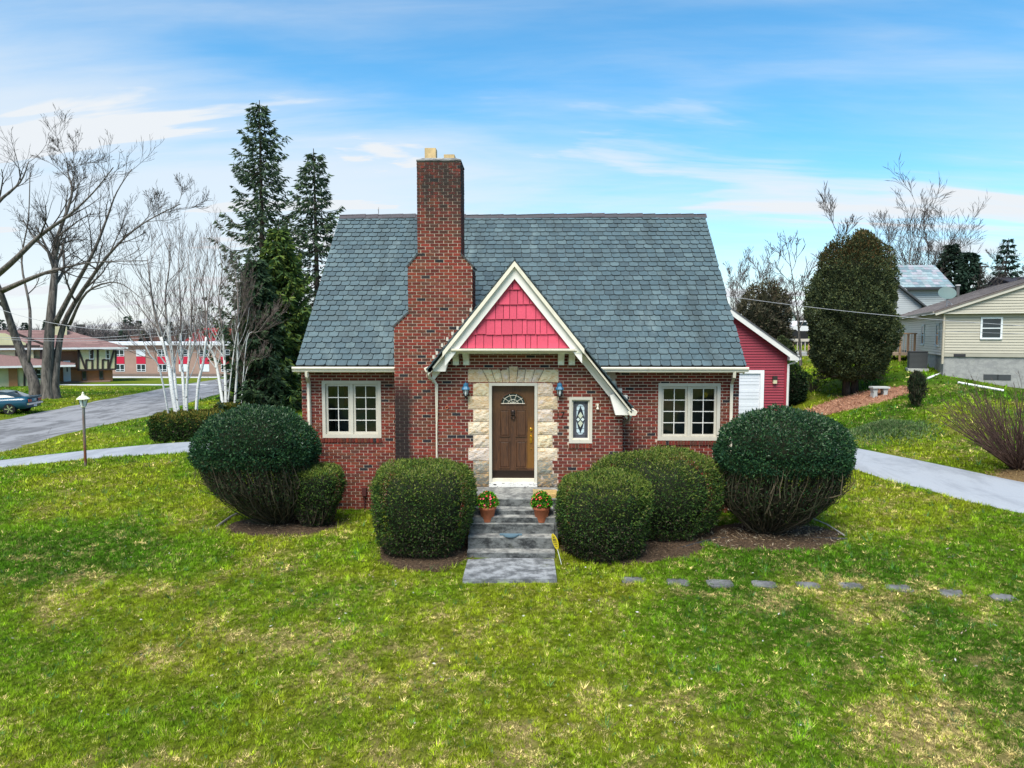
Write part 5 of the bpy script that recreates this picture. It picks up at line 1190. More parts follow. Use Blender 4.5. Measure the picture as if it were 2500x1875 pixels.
# ---- bare trees
class Tree:
    def __init__(s, rs, col): s.rs = rs; s.tr = MB(); s.cr = MB(); s.col = col; s.cnt = 0; s.col2 = None; s.tw = []
    def limb(s, Q, R, lvl, col=None, n=None): (s.tr if lvl <= 1 else s.cr).tube(Q, R, n or (9 if lvl == 0 else (6 if lvl == 1 else (4 if lvl == 2 else 3))), (s.col2 if (s.col2 is not None and lvl >= 3) else s.col) if col is None else col, lvl <= 1); s.cnt += 1
    def grow(s, p, d, L, r, lvl, mx, up=.12, spread=.75, kids=(5, 6, 6, 5), wob=.10, ratio=.55, rmin=.006):
        if lvl == mx and lvl >= 3: s.tw.append((*p, *unit(np.array(d, float) + (0, 0, up)), L, r)); return
        rs = s.rs; n = 6 if lvl < 3 else 4; Q = [np.array(p, float)]; d = unit(np.array(d, float)); bend = rs.normal(size=3) * wob
        for i in range(n):
            d = unit(d + bend * .4 + rs.normal(size=3) * wob * .8 + np.array((0, 0, up * (.5 if lvl < 2 else 1)))); Q.append(Q[-1] + d * L / n)
        R = np.linspace(r, max(r * .35, rmin), n + 1); s.limb(np.array(Q), R, lvl)
        if lvl < mx: s.kids(np.array(Q), R, L, lvl, mx, up, spread, kids, wob, ratio, rmin)
    def kids(s, Q, R, L, lvl, mx, up, spread, kids, wob, ratio, rmin, lo=.28):
        rs = s.rs; k = kids[min(lvl, len(kids) - 1)]; k = int(k * (.7 + .6 * rs.random()) + .5); n = len(Q) - 1
        for i in range(k):
            f = (lo + (1 - lo) * (i + rs.random()) / k) * n; j = min(int(f), n - 1); u = f - j; p = Q[j] * (1 - u) + Q[j + 1] * u; t = unit(Q[j + 1] - Q[j])
            side = unit(np.cross(t, rs.normal(size=3))); ang = spread * (.55 + .7 * rs.random()); d = t * math.cos(ang) + side * math.sin(ang); rr = (R[j] * (1 - u) + R[j + 1] * u)
            s.grow(p, d, L * ratio * (.6 + .6 * rs.random()) * (1.15 - .45 * f / n), max(rr * .55, rmin), lvl + 1, mx, up, spread, kids, wob, ratio, rmin)
    def path(s, pts, r0, r1, lvl, mx, kids=(6, 6, 6, 5), Lk=None, up=.10, spread=.7, wob=.10, ratio=.5, rmin=.010, lo=.25):
        P = np.array(pts, float); m = len(P); t = np.linspace(0, m - 1, (m - 1) * 4 + 1); i = np.minimum(t.astype(int), m - 2); u = (t - i)[:, None]
        p0, p1, p2, p3 = P[np.maximum(i - 1, 0)], P[i], P[i + 1], P[np.minimum(i + 2, m - 1)]
        Q = .5 * (2 * p1 + (p2 - p0) * u + (2 * p0 - 5 * p1 + 4 * p2 - p3) * u ** 2 + (3 * p1 - p0 - 3 * p2 + p3) * u ** 3)
        R = r1 + (r0 - r1) * (1 - np.linspace(0, 1, len(Q))) ** 1.7; s.limb(Q, R, lvl)
        L = Lk or np.linalg.norm(np.diff(Q, axis=0), axis=1).sum(); s.kids(Q, R, L, lvl, mx, up, spread, kids, wob, ratio, rmin, lo)
    def twigs(s, wmin=.0):
        if s.tw:
            A = np.array(s.tw); c = s.col2 if s.col2 is not None else s.col
            s.cr.leaves(A[:, :3], A[:, 3:6], A[:, 6], np.maximum(A[:, 7], wmin), np.tile(np.asarray(c, float), (len(A), 1)) * (.8 + .4 * s.rs.random((len(A), 1))), s.rs); s.tw = []
    def done(s, name, loc, label, mat, cmat=None, group=None, cat='tree', wmin=.0):
        s.twigs(wmin)
        t = thing(name, loc, label, cat, group)
        if s.tr.n: s.tr.build('trunk', mat, t, smooth=True)
        if s.cr.n: s.cr.build('crown', cmat or mat, t, smooth=True)
        return t
# big old maple across the street; limb points measured in the picture, spread in depth
rt = np.random.default_rng(5); ZM = lambda x, y, Y: at(x / 2.458, 250 + y / 2.458, Y)      # grid of the left-hand close-up
T = Tree(rt, (.055, .046, .04)); b = ground_at(108, 973); Y0 = b[1]
T.path([b + (-.7, 0, -.3), b + (-.75, 0, 1.2), ZM(95, 1420, Y0), ZM(0, 1130, Y0 - 1), ZM(-110, 900, Y0 - 1.5), ZM(-170, 640, Y0 - 2)], 0.50, .10, 0, 3, (5, 6, 6), 7, lo=.45)
T.path([b + (.35, 0, -.3), b + (.30, 0, 1.4), ZM(300, 1340, Y0), ZM(330, 1000, Y0 + .5), ZM(330, 860, Y0 + 1), ZM(430, 560, Y0 + 1), ZM(410, 430, Y0 + 2), ZM(400, 330, Y0 + 2)], 0.54, .03, 0, 4, (17, 7, 6, 3), 5.8, ratio=.60, lo=.36)
T.path([b + (.8, .2, -.3), b + (.75, .2, 1.5), ZM(380, 1340, Y0 + .5), ZM(530, 1080, Y0 - .5), ZM(700, 860, Y0 - 2), ZM(870, 720, Y0 - 3), ZM(1080, 610, Y0 - 4)], .36, .03, 0, 4, (16, 7, 6, 3), 5.2, ratio=.60, lo=.4)
T.path([ZM(330, 1330, Y0), ZM(440, 1120, Y0 - 1), ZM(560, 900, Y0 - 2), ZM(640, 700, Y0 - 2), ZM(700, 540, Y0 - 2), ZM(790, 400, Y0 - 1.5)], .22, .03, 1, 4, (14, 7, 6, 3), 5.2, ratio=.60, lo=.3)
T.path([ZM(15, 1130, Y0 - 1), ZM(200, 1050, Y0 - 3), ZM(350, 1000, Y0 - 4), ZM(560, 960, Y0 - 5), ZM(880, 950, Y0 - 6)], .20, .03, 1, 4, (11, 7, 6, 3), 5, ratio=.60, lo=.3)
T.path([ZM(-110, 1110, Y0 - 1.5), ZM(60, 970, Y0 - 5), ZM(240, 800, Y0 - 6), ZM(410, 680, Y0 - 7), ZM(560, 540, Y0 - 7), ZM(680, 390, Y0 - 8)], .25, .03, 1, 4, (14, 7, 6, 3), 5.2, ratio=.60, lo=.35)
T.path([ZM(-140, 800, Y0 - 2), ZM(-20, 610, Y0 - 3), ZM(120, 480, Y0 - 3), ZM(170, 360, Y0 - 3)], .20, .03, 1, 4, (12, 7, 6, 4), 5.2, ratio=.60)
T.path([ZM(170, 1560, Y0), ZM(180, 1250, Y0 + 1), ZM(130, 960, Y0 + 2), ZM(170, 700, Y0 + 2), ZM(180, 420, Y0 + 2)], .14, .03, 1, 4, (10, 6, 6, 4), 5)
T.path([ZM(420, 1330, Y0 + .4), ZM(520, 1140, Y0 - 2), ZM(700, 1080, Y0 - 4), ZM(850, 1180, Y0 - 5)], .14, .02, 1, 3, (8, 5, 5), 4)
T.done('maple_tree', b, 'huge bare grey maple with several leaning trunks before the half-timbered house', MAT['bark'], MAT['twig'], wmin=.013)

# hedges and birch clumps
def hedge(label, px0, px1, ptop, pbase, Y, ry, seed):
    x0, x1 = X(px0, Y), X(px1, Y); c = hb(.5 * (x0 + x1), Y + ry * .5); hgt = Z(ptop, Y + .2) - c[2]
    return clipped_bush('clipped_hedge', label, c, .5 * (x1 - x0), ry, hgt, np.random.default_rng(seed), 13000, 4.0, [(.75, 0), (.95, .08), (1.0, .3), (1.0, .75), (.95, .92), (.85, .99), (.5, 1.0), (0, 1.0)], .30, [(.22, .17, .04), (.17, .16, .03), (.10, .12, .02)], [(.03, .07, .012), (.045, .085, .015), (.02, .05, .012)], .085, .024, 'hedge', None, .03)
g1 = ground_at(455, 1076); g2 = ground_at(560, 1022)
hedge('long clipped hedge round the foot of the nearer birch clump', 363, 545, 1012, 1076, g1[1], .95, 61)
hedge('shorter clipped hedge round the foot of the farther birch clump', 521, 610, 990, 1020, g2[1], .8, 62)
BIR = (.66, .66, .64)
def birch_clump(label, Y, stems, seed, group=None):
    rs = np.random.default_rng(seed); T = Tree(rs, np.array(BIR)); tw = MB(); base = None
    for pts, r0 in stems:
        P = [at(px, py, Y + dy) for px, py, dy in pts]; P[0] = np.array((P[0][0], P[0][1], h(P[0][0], P[0][1]) - .1)); base = P[0] if base is None else base
        P = np.array(P); m = len(P); t = np.linspace(0, m - 1, (m - 1) * 4 + 1); i = np.minimum(t.astype(int), m - 2); u = (t - i)[:, None]
        p0, p1, p2, p3 = P[np.maximum(i - 1, 0)], P[i], P[i + 1], P[np.minimum(i + 2, m - 1)]
        Q = .5 * (2 * p1 + (p2 - p0) * u + (2 * p0 - 5 * p1 + 4 * p2 - p3) * u ** 2 + (3 * p1 - p0 - 3 * p2 + p3) * u ** 3); r0 = r0 * .78; R = np.linspace(r0, r0 * .12, len(Q)); kq = max(3, int(len(Q) * .50)); T.tr.tube(Q[:kq + 1], R[:kq + 1], 7, np.array(BIR)); T.tr.tube(Q[kq:], R[kq:], 6, np.array((.30, .26, .24)))
        S = Tree(rs, np.array((.16, .12, .105))); L = np.linalg.norm(np.diff(Q, axis=0), axis=1).sum()
        k = 18
        for q in range(k):
            f = (.22 + .76 * (q + rs.random()) / k) * (len(Q) - 1); j = min(int(f), len(Q) - 2); uu = f - j; p = Q[j] * (1 - uu) + Q[j + 1] * uu; tt = unit(Q[j + 1] - Q[j]); side = unit(np.cross(tt, rs.normal(size=3))); d = tt * .86 + side * .55
            thick = R[j] * .45; LL = L * .30 * (.5 + .7 * rs.random()) * (1.1 - .5 * f / len(Q))
            Tq = Tree(rs, (np.array(BIR) * .8 if f < len(Q) * .5 else np.array((.24, .20, .18))) if thick > .017 else np.array((.15, .115, .10))); Tq.col2 = np.array((.15, .115, .10)); Tq.grow(p, d, LL, max(thick, .008), 2, 4, .16, .5, (5, 5, 5, 5), .07, .55, .0045)
            Tq.twigs(.006); tgt = T.cr if thick <= .017 else tw
            for src in (Tq.tr, Tq.cr):
                if src.n:
                    V = np.concatenate(src.V); o = tgt.n; tgt.V.append(V); tgt.n += len(V)
                    for F, C in zip(src.F, src.C): tgt.F.append(F + o); tgt.C.append(C)
    t = thing('birch_tree', base, label, 'tree', group); T.tr.build('trunk', MAT['birch'], t, smooth=True)
    if tw.n: tw.build('branch', MAT['birch'], t, smooth=True)
    T.cr.build('crown', MAT['twig'], t, smooth=True)
B = lambda x, y, dy=0: (250 + x / 5.53, 750 + (y if y > 0 else y * .74) / 5.53, dy)
birch_clump('white-barked birch clump rising from the longer hedge', g1[1] + .55, [
    ([B(1050, 1480), B(950, 1150, .1), B(900, 800, .3), B(800, 400, .4), B(700, 50, .3), B(640, -500, 0), B(600, -950, 0)], .13),
    ([B(1060, 1480), B(985, 1100, .2), B(950, 700, .6), B(880, 250, .8), B(850, -200, .8), B(900, -700, .6), B(900, -1150, .6)], .11),
    ([B(1125, 1480, .3), B(1090, 1000, .5), B(1060, 600, .8), B(1060, 100, 1), B(1040, -500, 1), B(1020, -1000, 1.2)], .09),
    ([B(1130, 1480, .2), B(1140, 1100, .2), B(1175, 600, .0), B(1200, 200, -.2), B(1190, -400, -.3), B(1150, -1000, -.3)], .08),
    ([B(1240, 1490, .1), B(1290, 1080, .0), B(1360, 750, -.1), B(1400, 400, -.2), B(1430, -100, 0), B(1520, -700, .2), B(1500, -1100, .3)], .085),
    ([B(930, 1060, .1), B(780, 860, -.5), B(640, 640, -.8), B(480, 300, -1), B(380, 120, -1.2), B(180, -250, -1.3)], .05)], 71)
birch_clump('white-barked birch clump rising from the shorter hedge by the spruces', g2[1] + .4, [
    ([B(1650, 1370), B(1590, 1050, .2), B(1520, 700, .3), B(1440, 500, .2), B(1400, 200, .1), B(1360, -300, 0), B(1250, -900, 0)], .12),
    ([B(1670, 1370), B(1660, 900, .1), B(1640, 600, .2), B(1620, 280, .3), B(1570, -150, .4), B(1620, -700, .4), B(1560, -1100, .3)], .11),
    ([B(1770, 1370, .2), B(1810, 1000, 0), B(1830, 500, -.2), B(1820, 200, -.3), B(1830, -200, -.3), B(1790, -700, -.2)], .095),
    ([B(1650, 780, .2), B(1800, 420, -.3), B(1900, 100, -.5), B(2010, -150, -.6)], .05),
    ([B(1840, 600, -.2), B(1950, 450, -.6), B(2100, 330, -.8), B(2250, 130, -1)], .04),
    ([B(1830, 900, -.1), B(1960, 800, -.7), B(2140, 700, -1)], .03)], 72)

# ---- conifers
def spruce(label, base, hgt, r_max, rs, gap=.36, pal=None, droop=.25, lo=.06, name='spruce_tree', group=None, needle=(.34, .055), dens=1.0, ragged=.35, upc=.35):
    pal = pal or [(.020, .048, .024), (.028, .062, .028), (.014, .036, .020), (.036, .072, .026)]
    t = thing(name, base, label, 'tree', group); tr = MB(); fo = MB(); b = np.array(base, float)
    sw = rs.normal(size=2) * .12; u = np.linspace(0, 1, 8); Tp = np.c_[b[0] + sw[0] * np.sin(u * 3), b[1] + sw[1] * np.sin(u * 2.5), b[2] - .2 + u * (hgt + .2)]
    tr.tube(Tp, np.linspace(hgt * .018, .02, 8), 8, (.06, .045, .035)); z = hgt * lo
    while z < hgt * .985:
        f = z / hgt; k = int(5 + 2 * rs.random()); a0 = rs.random() * 6.28
        for i in range(k):
            L = r_max * (1 - f) ** .72 * (1 - ragged * rs.random()) + .12
            if rs.random() < .06: L *= 1.35
            a = a0 + i * 2 * math.pi / k + rs.normal() * .25; o = np.array((math.cos(a), math.sin(a), 0)); m = 6; v = np.linspace(0, 1, m)[:, None]
            p0 = np.array((np.interp(z, Tp[:, 2] - b[2], Tp[:, 0]), np.interp(z, Tp[:, 2] - b[2], Tp[:, 1]), b[2] + z))
            Q = p0 + o * L * v + np.array((0, 0, 1)) * (L * (-droop * np.sin(v * 2.2) + upc * v ** 3 * .8 + .10 * v)) + rs.normal(size=(m, 3)) * .02 * L
            tr.tube(Q, np.linspace(.02 + .012 * L, .008, m), 3, (.055, .042, .034), False)
            nn = int((16 + 26 * L) * dens); q = .12 + .88 * rs.random(nn) ** .7; idx = np.minimum((q * (m - 1)).astype(int), m - 2); w = (q * (m - 1) - idx)[:, None]; P = Q[idx] * (1 - w) + Q[idx + 1] * w
            sgn = np.where(rs.random(nn) < .5, 1, -1)[:, None]; side = np.cross(o, (0, 0, 1)) * sgn; reach = (.30 * L * (1 - q * .75) * rs.random(nn))[:, None]
            P = P + side * reach + np.array((0, 0, -1)) * reach * .35; D = unit(side * .8 + o * (.5 + .5 * rs.random((nn, 1))) + np.array((0, 0, -.55)) + rs.normal(size=(nn, 3)) * .35)
            fo.leaves(P, D, needle[0] * (.6 + .8 * rs.random(nn)), needle[1] * (.7 + .6 * rs.random(nn)), pick(pal, nn, rs), rs)
        z += gap * (.75 + .5 * rs.random()) * (1.1 - .5 * f)
    tr.build('trunk', MAT['conifer_bark'], t); fo.build('crown', MAT['leafmat'], t); return t
rc = np.random.default_rng(31); SPR = [(.060, .098, .060), (.078, .120, .065), (.045, .075, .052), (.092, .130, .058)]
def tree_base(px, Y): x = X(px, Y); return hb(x, Y)
b = tree_base(650, 44); spruce('tallest dark spruce standing beyond the birches, its thin top above the chimney', b, Z(240, 44) - b[2], 5.0, rc, .55, SPR, .25, .16, ragged=.55, needle=(.34, .05), dens=.95)
b = tree_base(776, 42); spruce('shorter dark spruce beside the tallest one, next to the roof edge', b, Z(360, 42) - b[2], 4.2, rc, .55, SPR, .22, .12, ragged=.5, needle=(.34, .05), dens=.95)
b = tree_base(690, 38); spruce('bushy yellow-green conifer in front of the two tall spruces', b, Z(545, 38) - b[2], 2.9, rc, .30, [(.105, .165, .036), (.070, .125, .038), (.140, .190, .036), (.052, .095, .038)], .30, .03, 'conifer_tree', dens=1.5, ragged=.3)
b = tree_base(630, 36); spruce('low dark conifer at the foot of the spruces', b, Z(620, 36) - b[2], 2.0, rc, .30, [(.045, .080, .040), (.058, .098, .042), (.035, .062, .036)], .30, .02, 'conifer_tree', dens=1.5, ragged=.3)
# thicket of bare shrubs between the birches and the house
rs = np.random.default_rng(41)
for k, (px, py, Y, hh, w) in enumerate([(640, 935, 47, 2.2, 1.7), (690, 935, 44, 2.6, 1.8), (735, 930, 41, 3.0, 1.7), (600, 933, 52, 2.0, 1.6)]):
    T = Tree(rs, np.array((.16, .115, .095)) if k % 2 else np.array((.20, .16, .145))); b = tree_base(px, Y)
    for q in range(46):
        a = rs.random() * 6.28; rr = rs.random() ** .5; T.grow(b + (rs.normal() * w * .35, rs.normal() * .4, -.05), (math.cos(a) * rr * 1.0, math.sin(a) * rr, 1.0), hh * (.6 + .6 * rs.random()), .018, 2, 4, -.03, .8, (5, 5, 5, 4), .22, .5, .008)
    T.done('bare_shrub', b, ['tangled grey bare shrub under the conifers beside the birches', 'brown bare shrub under the yellow-green conifer', 'tall pale tangled shrub against the corner of the slate roof', 'low brown bramble shrub at the end of the street lawn'][k], MAT['twig'], None, 'bare shrubs under the spruces', 'shrub')
# ---- right-hand garden
b = ground_at(2074, 962); t = thing('rounded_evergreen', b, 'tall oval rounded evergreen on two stout trunks over red mulch', 'tree'); rs = np.random.default_rng(51); zt = Z(590, b[1]) - b[2]; z0 = Z(905, b[1]) - b[2]; hw = 1.78
prof = [(.0, z0 - .25), (.45, z0 - .35), (.70, z0 - .1), (.86, z0 + .5), (.97, z0 + 1.5), (1.0, z0 + 2.3), (.98, z0 + (zt - z0) * .62), (.87, z0 + (zt - z0) * .78), (.66, z0 + (zt - z0) * .90), (.38, z0 + (zt - z0) * .97), (.12, zt + .1), (0, zt + .15)]
for ring in range(2):
    n = 46000 if ring == 0 else 16000; P, N = bush_surface(prof, b, hw, hw * .95, n, rs, .10 if ring == 0 else .14, 2.1, 3.1, .30, 1.3); P = P - N * rs.random((n, 1)) ** 1.5 * (.35 if ring == 0 else .08); D = unit(N * .55 + rs.normal(size=(n, 3)) * .45 + np.array((0, 0, .45)))
    c_ = pick([(.085, .105, .046), (.060, .082, .040), (.115, .130, .050), (.042, .060, .032)], n, rs); br = rs.random(n) < np.clip((P[:, 2] - b[2] - zt * .78) * .5, 0, .45); c_[br] = pick([(.13, .075, .03), (.085, .07, .025)], br.sum(), rs)
    m = MB() if ring == 0 else m; c_ = c_ * (.55 + .95 * fbm(P[:, 0] * .7 + P[:, 1], P[:, 2], 333, 1.6, 4))[:, None]; m.leaves(P, D, .11 * (.6 + .8 * rs.random(n)), .026, c_, rs)
n = 9000; pr2 = [(1.0, 0), (.98, .5), (.8, 1.0), (.5, 1.4), (.15, 1.62), (0, 1.66)]; P, N = bush_surface(pr2, b + (.30, 0, zt - 1.25), .82, .8, n, rs, .14, 2.0, 3.3, .16, 1.8); m.leaves(P - N * rs.random((n, 1)) ** 1.5 * .3, unit(N * .5 + rs.normal(size=(n, 3)) * .45 + np.array((0, 0, .55))), .11 * (.6 + .8 * rs.random(n)), .026, pick([(.10, .105, .04), (.075, .085, .038), (.15, .10, .04)], n, rs), rs)
m.build('crown', MAT['leafmat'], t); core(prof, b, hw, hw * .95, .78, (.02, .024, .014), t)
m = MB(); m.tube([b + (-.12, 0, -.2), b + (-.16, 0, .4), b + (-.2, 0, 1.6)], [.20, .16, .12], 8); m.tube([b + (.22, .05, -.2), b + (.24, .05, .5), b + (.35, .05, 1.6)], [.19, .15, .11], 8)
for q in range(40):
    a = rs.random() * 6.28; e = b + (math.cos(a) * hw * .8, math.sin(a) * hw * .8, .55 + .6 * rs.random()); s = b + (0, 0, .5 + .6 * rs.random()); m.tube([s, .5 * (s + e) + (0, 0, .12), e], [.03, .02, .006], 4, None, False)
m.build('trunk', MAT['conifer_bark'], t, smooth=True)
# small column shrub on the lawn
b = ground_at(2236, 994); t = thing('column_shrub', b, 'slim dark upright shrub standing alone on the right-hand lawn', 'shrub'); hh = Z(912, b[1]) - b[2]; n = 2600
P, N = bush_surface([(.3, .0), (.7, .15 * hh), (1, .45 * hh), (.9, .7 * hh), (.6, .88 * hh), (.1, hh)], b, .30, .30, n, rs, .12, 2, 4); m = MB(); m.leaves(P - N * rs.random((n, 1)) * .15, unit(rs.normal(size=(n, 3)) * .35 + np.array((0, 0, 1))), .16, .018, pick([(.02, .035, .018), (.03, .045, .02), (.06, .055, .035)], n, rs), rs); m.build('foliage', MAT['leafmat'], t)
m = MB()
for q in range(26): a = rs.random() * 6.28; m.tube([b + (0, 0, -.05), b + (math.cos(a) * .22, math.sin(a) * .22, hh * .45), b + (math.cos(a) * .16, math.sin(a) * .16, hh * (.85 + .2 * rs.random()))], [.012, .009, .004], 4, (.05, .04, .03), False)
m.build('stems', MAT['twig'], t)
# bare spreading shrub at the drive
b = ground_at(2492, 1150); T = Tree(rs, np.array((.10, .062, .050)))
for q in range(150):
    a = rs.random() * 6.28; rr = .25 + .95 * rs.random() ** .6; T.grow(b + (rs.normal() * .06, rs.normal() * .06, -.03), (math.cos(a) * rr, math.sin(a) * rr, .62 + .35 * rs.random()), 2.3 * (.75 + .35 * rs.random()), .017, 2, 4, .05, .42, (6, 5, 4), .05, .38, .0042)
T.done('bare_shrub', b, 'wide vase of reddish bare twigs beside the right-hand driveway', MAT['twig'], None, None, 'shrub')
# rhododendron and dark evergreen by the garage
b = ground_at(1985, 958); t = thing('rhododendron', b, 'open leafy rhododendron shrub on the lawn between garage and rounded evergreen', 'shrub'); m = MB(); hh = .95
tips = []
for q in range(26):
    a = rs.random() * 6.28; rr = .15 + .45 * rs.random(); e = b + (math.cos(a) * rr, math.sin(a) * rr, hh * (.4 + .6 * rs.random())); m.tube([b + (0, 0, -.05), .5 * (b + e) + (0, 0, -.05), e], [.016, .011, .006], 4, (.10, .08, .06), False); tips.append(e)
m.build('stems', MAT['twig'], t); tips = np.array(tips); n = 26 * 12; P = np.repeat(tips, 12, 0); D = unit(rs.normal(size=(n, 3)) + np.array((0, 0, .3))); m = MB(); m.leaves(P, D, .15, .028, pick([(.05, .11, .03), (.035, .08, .025), (.10, .15, .06)], n, rs), rs); m.build('foliage', MAT['leafmat'], t)
b = ground_at(1925, 957); b = hb(X(1925, 32.5), 32.5); clipped_bush('evergreen_shrub', 'dark evergreen shrub at the garage corner behind its white downspout', b, .75, .75, Z(880, 32.5) - b[2], rs, 5000, 2, [(.4, 0), (.9, .15), (1, .4), (.8, .7), (.4, .92), (0, 1)], .1, YEW, [(.012, .03, .014), (.02, .04, .018)], .12, .03)
# low ground cover on the mound
n = 9000; a = rs.random(n) * 6.28; rr = np.minimum(np.abs(rs.normal(size=n)) * .55, 1.5); x = 12.3 + np.cos(a) * rr * 1.5; y = 24.4 + np.sin(a) * rr * 1.0; m = MB(); m.leaves(np.c_[x, y, H(x, y)], unit(rs.normal(size=(n, 3)) * .7 + np.array((0, 0, .6))), .10 + .06 * rs.random(n), .016, pick([(.09, .17, .05), (.13, .20, .07), (.19, .23, .11), (.06, .12, .04)], n, rs), rs)
m.build('ground_cover', MAT['leafmat'], None, (12.3, 24.4, h(12.3, 24.4)), label='mound of low grey-green creeping ground cover beside the drive', cat='ground cover', kind='stuff')
# litter on the beds
for (c, rx, ry, rot), pal, nm, lb in ((BLOBS[3], [(.30, .22, .13), (.20, .13, .08), (.12, .08, .05), (.42, .34, .24)], 2600, 'dry twigs and needles littering the bed under the right-hand yew'), (BLOBS[4], [(.45, .24, .15), (.32, .15, .10), (.55, .33, .22)], 5000, 'red bark chips under the tall rounded evergreen'), (BLOBS[5], [(.30, .20, .09), (.20, .12, .06), (.38, .27, .13)], 4200, 'brown fallen leaves under the bare shrub by the drive'), (BLOBS[0], [(.22, .16, .10), (.10, .07, .05)], 1200, 'dry twigs on the bed under the left-hand yew'), (BLOBS[1], [(.22, .16, .10), (.12, .08, .05)], 1300, 'dry twigs and bark under the bush left of the steps'), (BLOBS[2], [(.20, .14, .09), (.10, .07, .05)], 2000, 'dry twigs and bark under the bushes right of the steps')):
    n = nm; a = rs.random(n) * 6.28; q = np.sqrt(rs.random(n)) * 1.03; x_, y_ = np.cos(a) * rx * q, np.sin(a) * ry * q; x = c[0] + x_ * math.cos(rot) - y_ * math.sin(rot); y = c[1] + x_ * math.sin(rot) + y_ * math.cos(rot)
    big = 2.0 if c[1] > 25 else 1.0
    m = MB(); m.leaves(np.c_[x, y, H(x, y) + .06 * (1 - q ** 2) + .012], unit(rs.normal(size=(n, 3)) * (1, 1, .35)), (.05 + .07 * rs.random(n)) * big, .008 * big, pick(pal, n, rs), rs); m.build('litter', MAT['leafmat'], None, (c[0], c[1], h(*c)), label=lb, cat='litter', kind='stuff')
# ------------------------------------------------------------------ neighbouring buildings
def siding(mb, org, u, n, conv, pitch, col, proud=.016):
    """lapped boards clipped to a convex outline in (along wall, height)"""
    us = [p[0] for p in conv]; zs = [p[1] for p in conv]; z = min(zs)
    while z < max(zs):
        poly = clip_convex([(min(us), z), (max(us), z), (max(us), z + pitch), (min(us), z + pitch)], conv)
        if len(poly) >= 3:
            g = pitch * .14; poly = clip(poly, 0, -1, -(z + g)) or poly
            V = [(org[0] + u[0] * a + n[0] * (proud * (1 - (b - z) / pitch) + .002), org[1] + u[1] * a + n[1] * (proud * (1 - (b - z) / pitch) + .002), b) for a, b in poly]
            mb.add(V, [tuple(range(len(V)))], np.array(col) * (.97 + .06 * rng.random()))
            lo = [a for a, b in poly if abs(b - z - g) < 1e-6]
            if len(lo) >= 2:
                a, b = min(lo), max(lo); mb.add([(org[0] + u[0] * q + n[0] * d, org[1] + u[1] * q + n[1] * d, zz) for q, d, zz in ((a, -.002, z), (b, -.002, z), (b, -.002, z + g), (a, -.002, z + g), (a, proud, z + g), (b, proud, z + g))], [(0, 1, 2, 3), (3, 2, 5, 4)], np.array(col) * .5)  # groove under each board coloured dark as its shadow line
        z += pitch
class Frame:
    """local frame: x along the front, y depth behind it"""
    def __init__(s, o, ang): s.o = np.array(o, float); s.c, s.s = math.cos(ang), math.sin(ang); s.u = (s.c, s.s); s.v = (-s.s, s.c)
    def P(s, x, y, z): return (s.o[0] + x * s.c - y * s.s, s.o[1] + x * s.s + y * s.c, z)
    def xy(s, x, y): return s.P(x, y, 0)[:2]
    def box(s, m, x0, x1, y0, y1, z0, z1, col=None):
        V = [s.P(x, y, z) for z in (z0, z1) for y in (y0, y1) for x in (x0, x1)]
        m.add(V, [(0, 2, 3, 1), (4, 5, 7, 6), (0, 1, 5, 4), (2, 6, 7, 3), (0, 4, 6, 2), (1, 3, 7, 5)], col); return m
    def prism(s, m, poly, a0, a1, axis, col=None):
        n = len(poly); V = [(s.P(p, a, q) if axis == 'y' else s.P(a, p, q)) for a in (a0, a1) for p, q in poly]
        m.add(V, [tuple(range(n))[::-1], tuple(range(n, 2 * n))] + [(i, (i + 1) % n, n + (i + 1) % n, n + i) for i in range(n)], col); return m
def slope_slab(F, m, p0, p1, a0, a1, axis, t, col):
    """roof plane from p0 to p1 in the section, thickness t downwards"""
    d = np.array(p1) - np.array(p0); nrm = np.array((-d[1], d[0])) / np.linalg.norm(d); nrm = nrm if nrm[1] > 0 else -nrm
    F.prism(m, [tuple(p0), tuple(p1), tuple(np.array(p1) - nrm * t), tuple(np.array(p0) - nrm * t)], a0, a1, axis, col)
def shingle_rows(F, m, p0, p1, a0, a1, axis, t, cols, rows, rs, w=.5):
    """thin overlapping shingle strips over a roof plane"""
    p0, p1 = np.array(p0, float), np.array(p1, float); d = p1 - p0; L = np.linalg.norm(d); d /= L; nrm = np.array((-d[1], d[0])); nrm = nrm if nrm[1] > 0 else -nrm
    for i in range(rows):
        s0, s1 = L * i / rows, L * (i + 1.25) / rows; s1 = min(s1, L); x = a0 - rs.random() * w
        while x < a1:
            xa_, xb_ = max(x, a0), min(x + w, a1); x += w
            q = [p0 + d * s0 + nrm * (t + .012), p0 + d * s1 + nrm * .006, p0 + d * s0 + nrm * -.002]
            V = [(F.P(a, k[0], k[1]) if axis == 'x' else F.P(k[0], a, k[1])) for k in q for a in (xa_, xb_)]
            m.add(V, [(0, 1, 3, 2), (0, 4, 5, 1)], np.array(cols[rs.integers(len(cols))]) * (.85 + .3 * rs.random()))
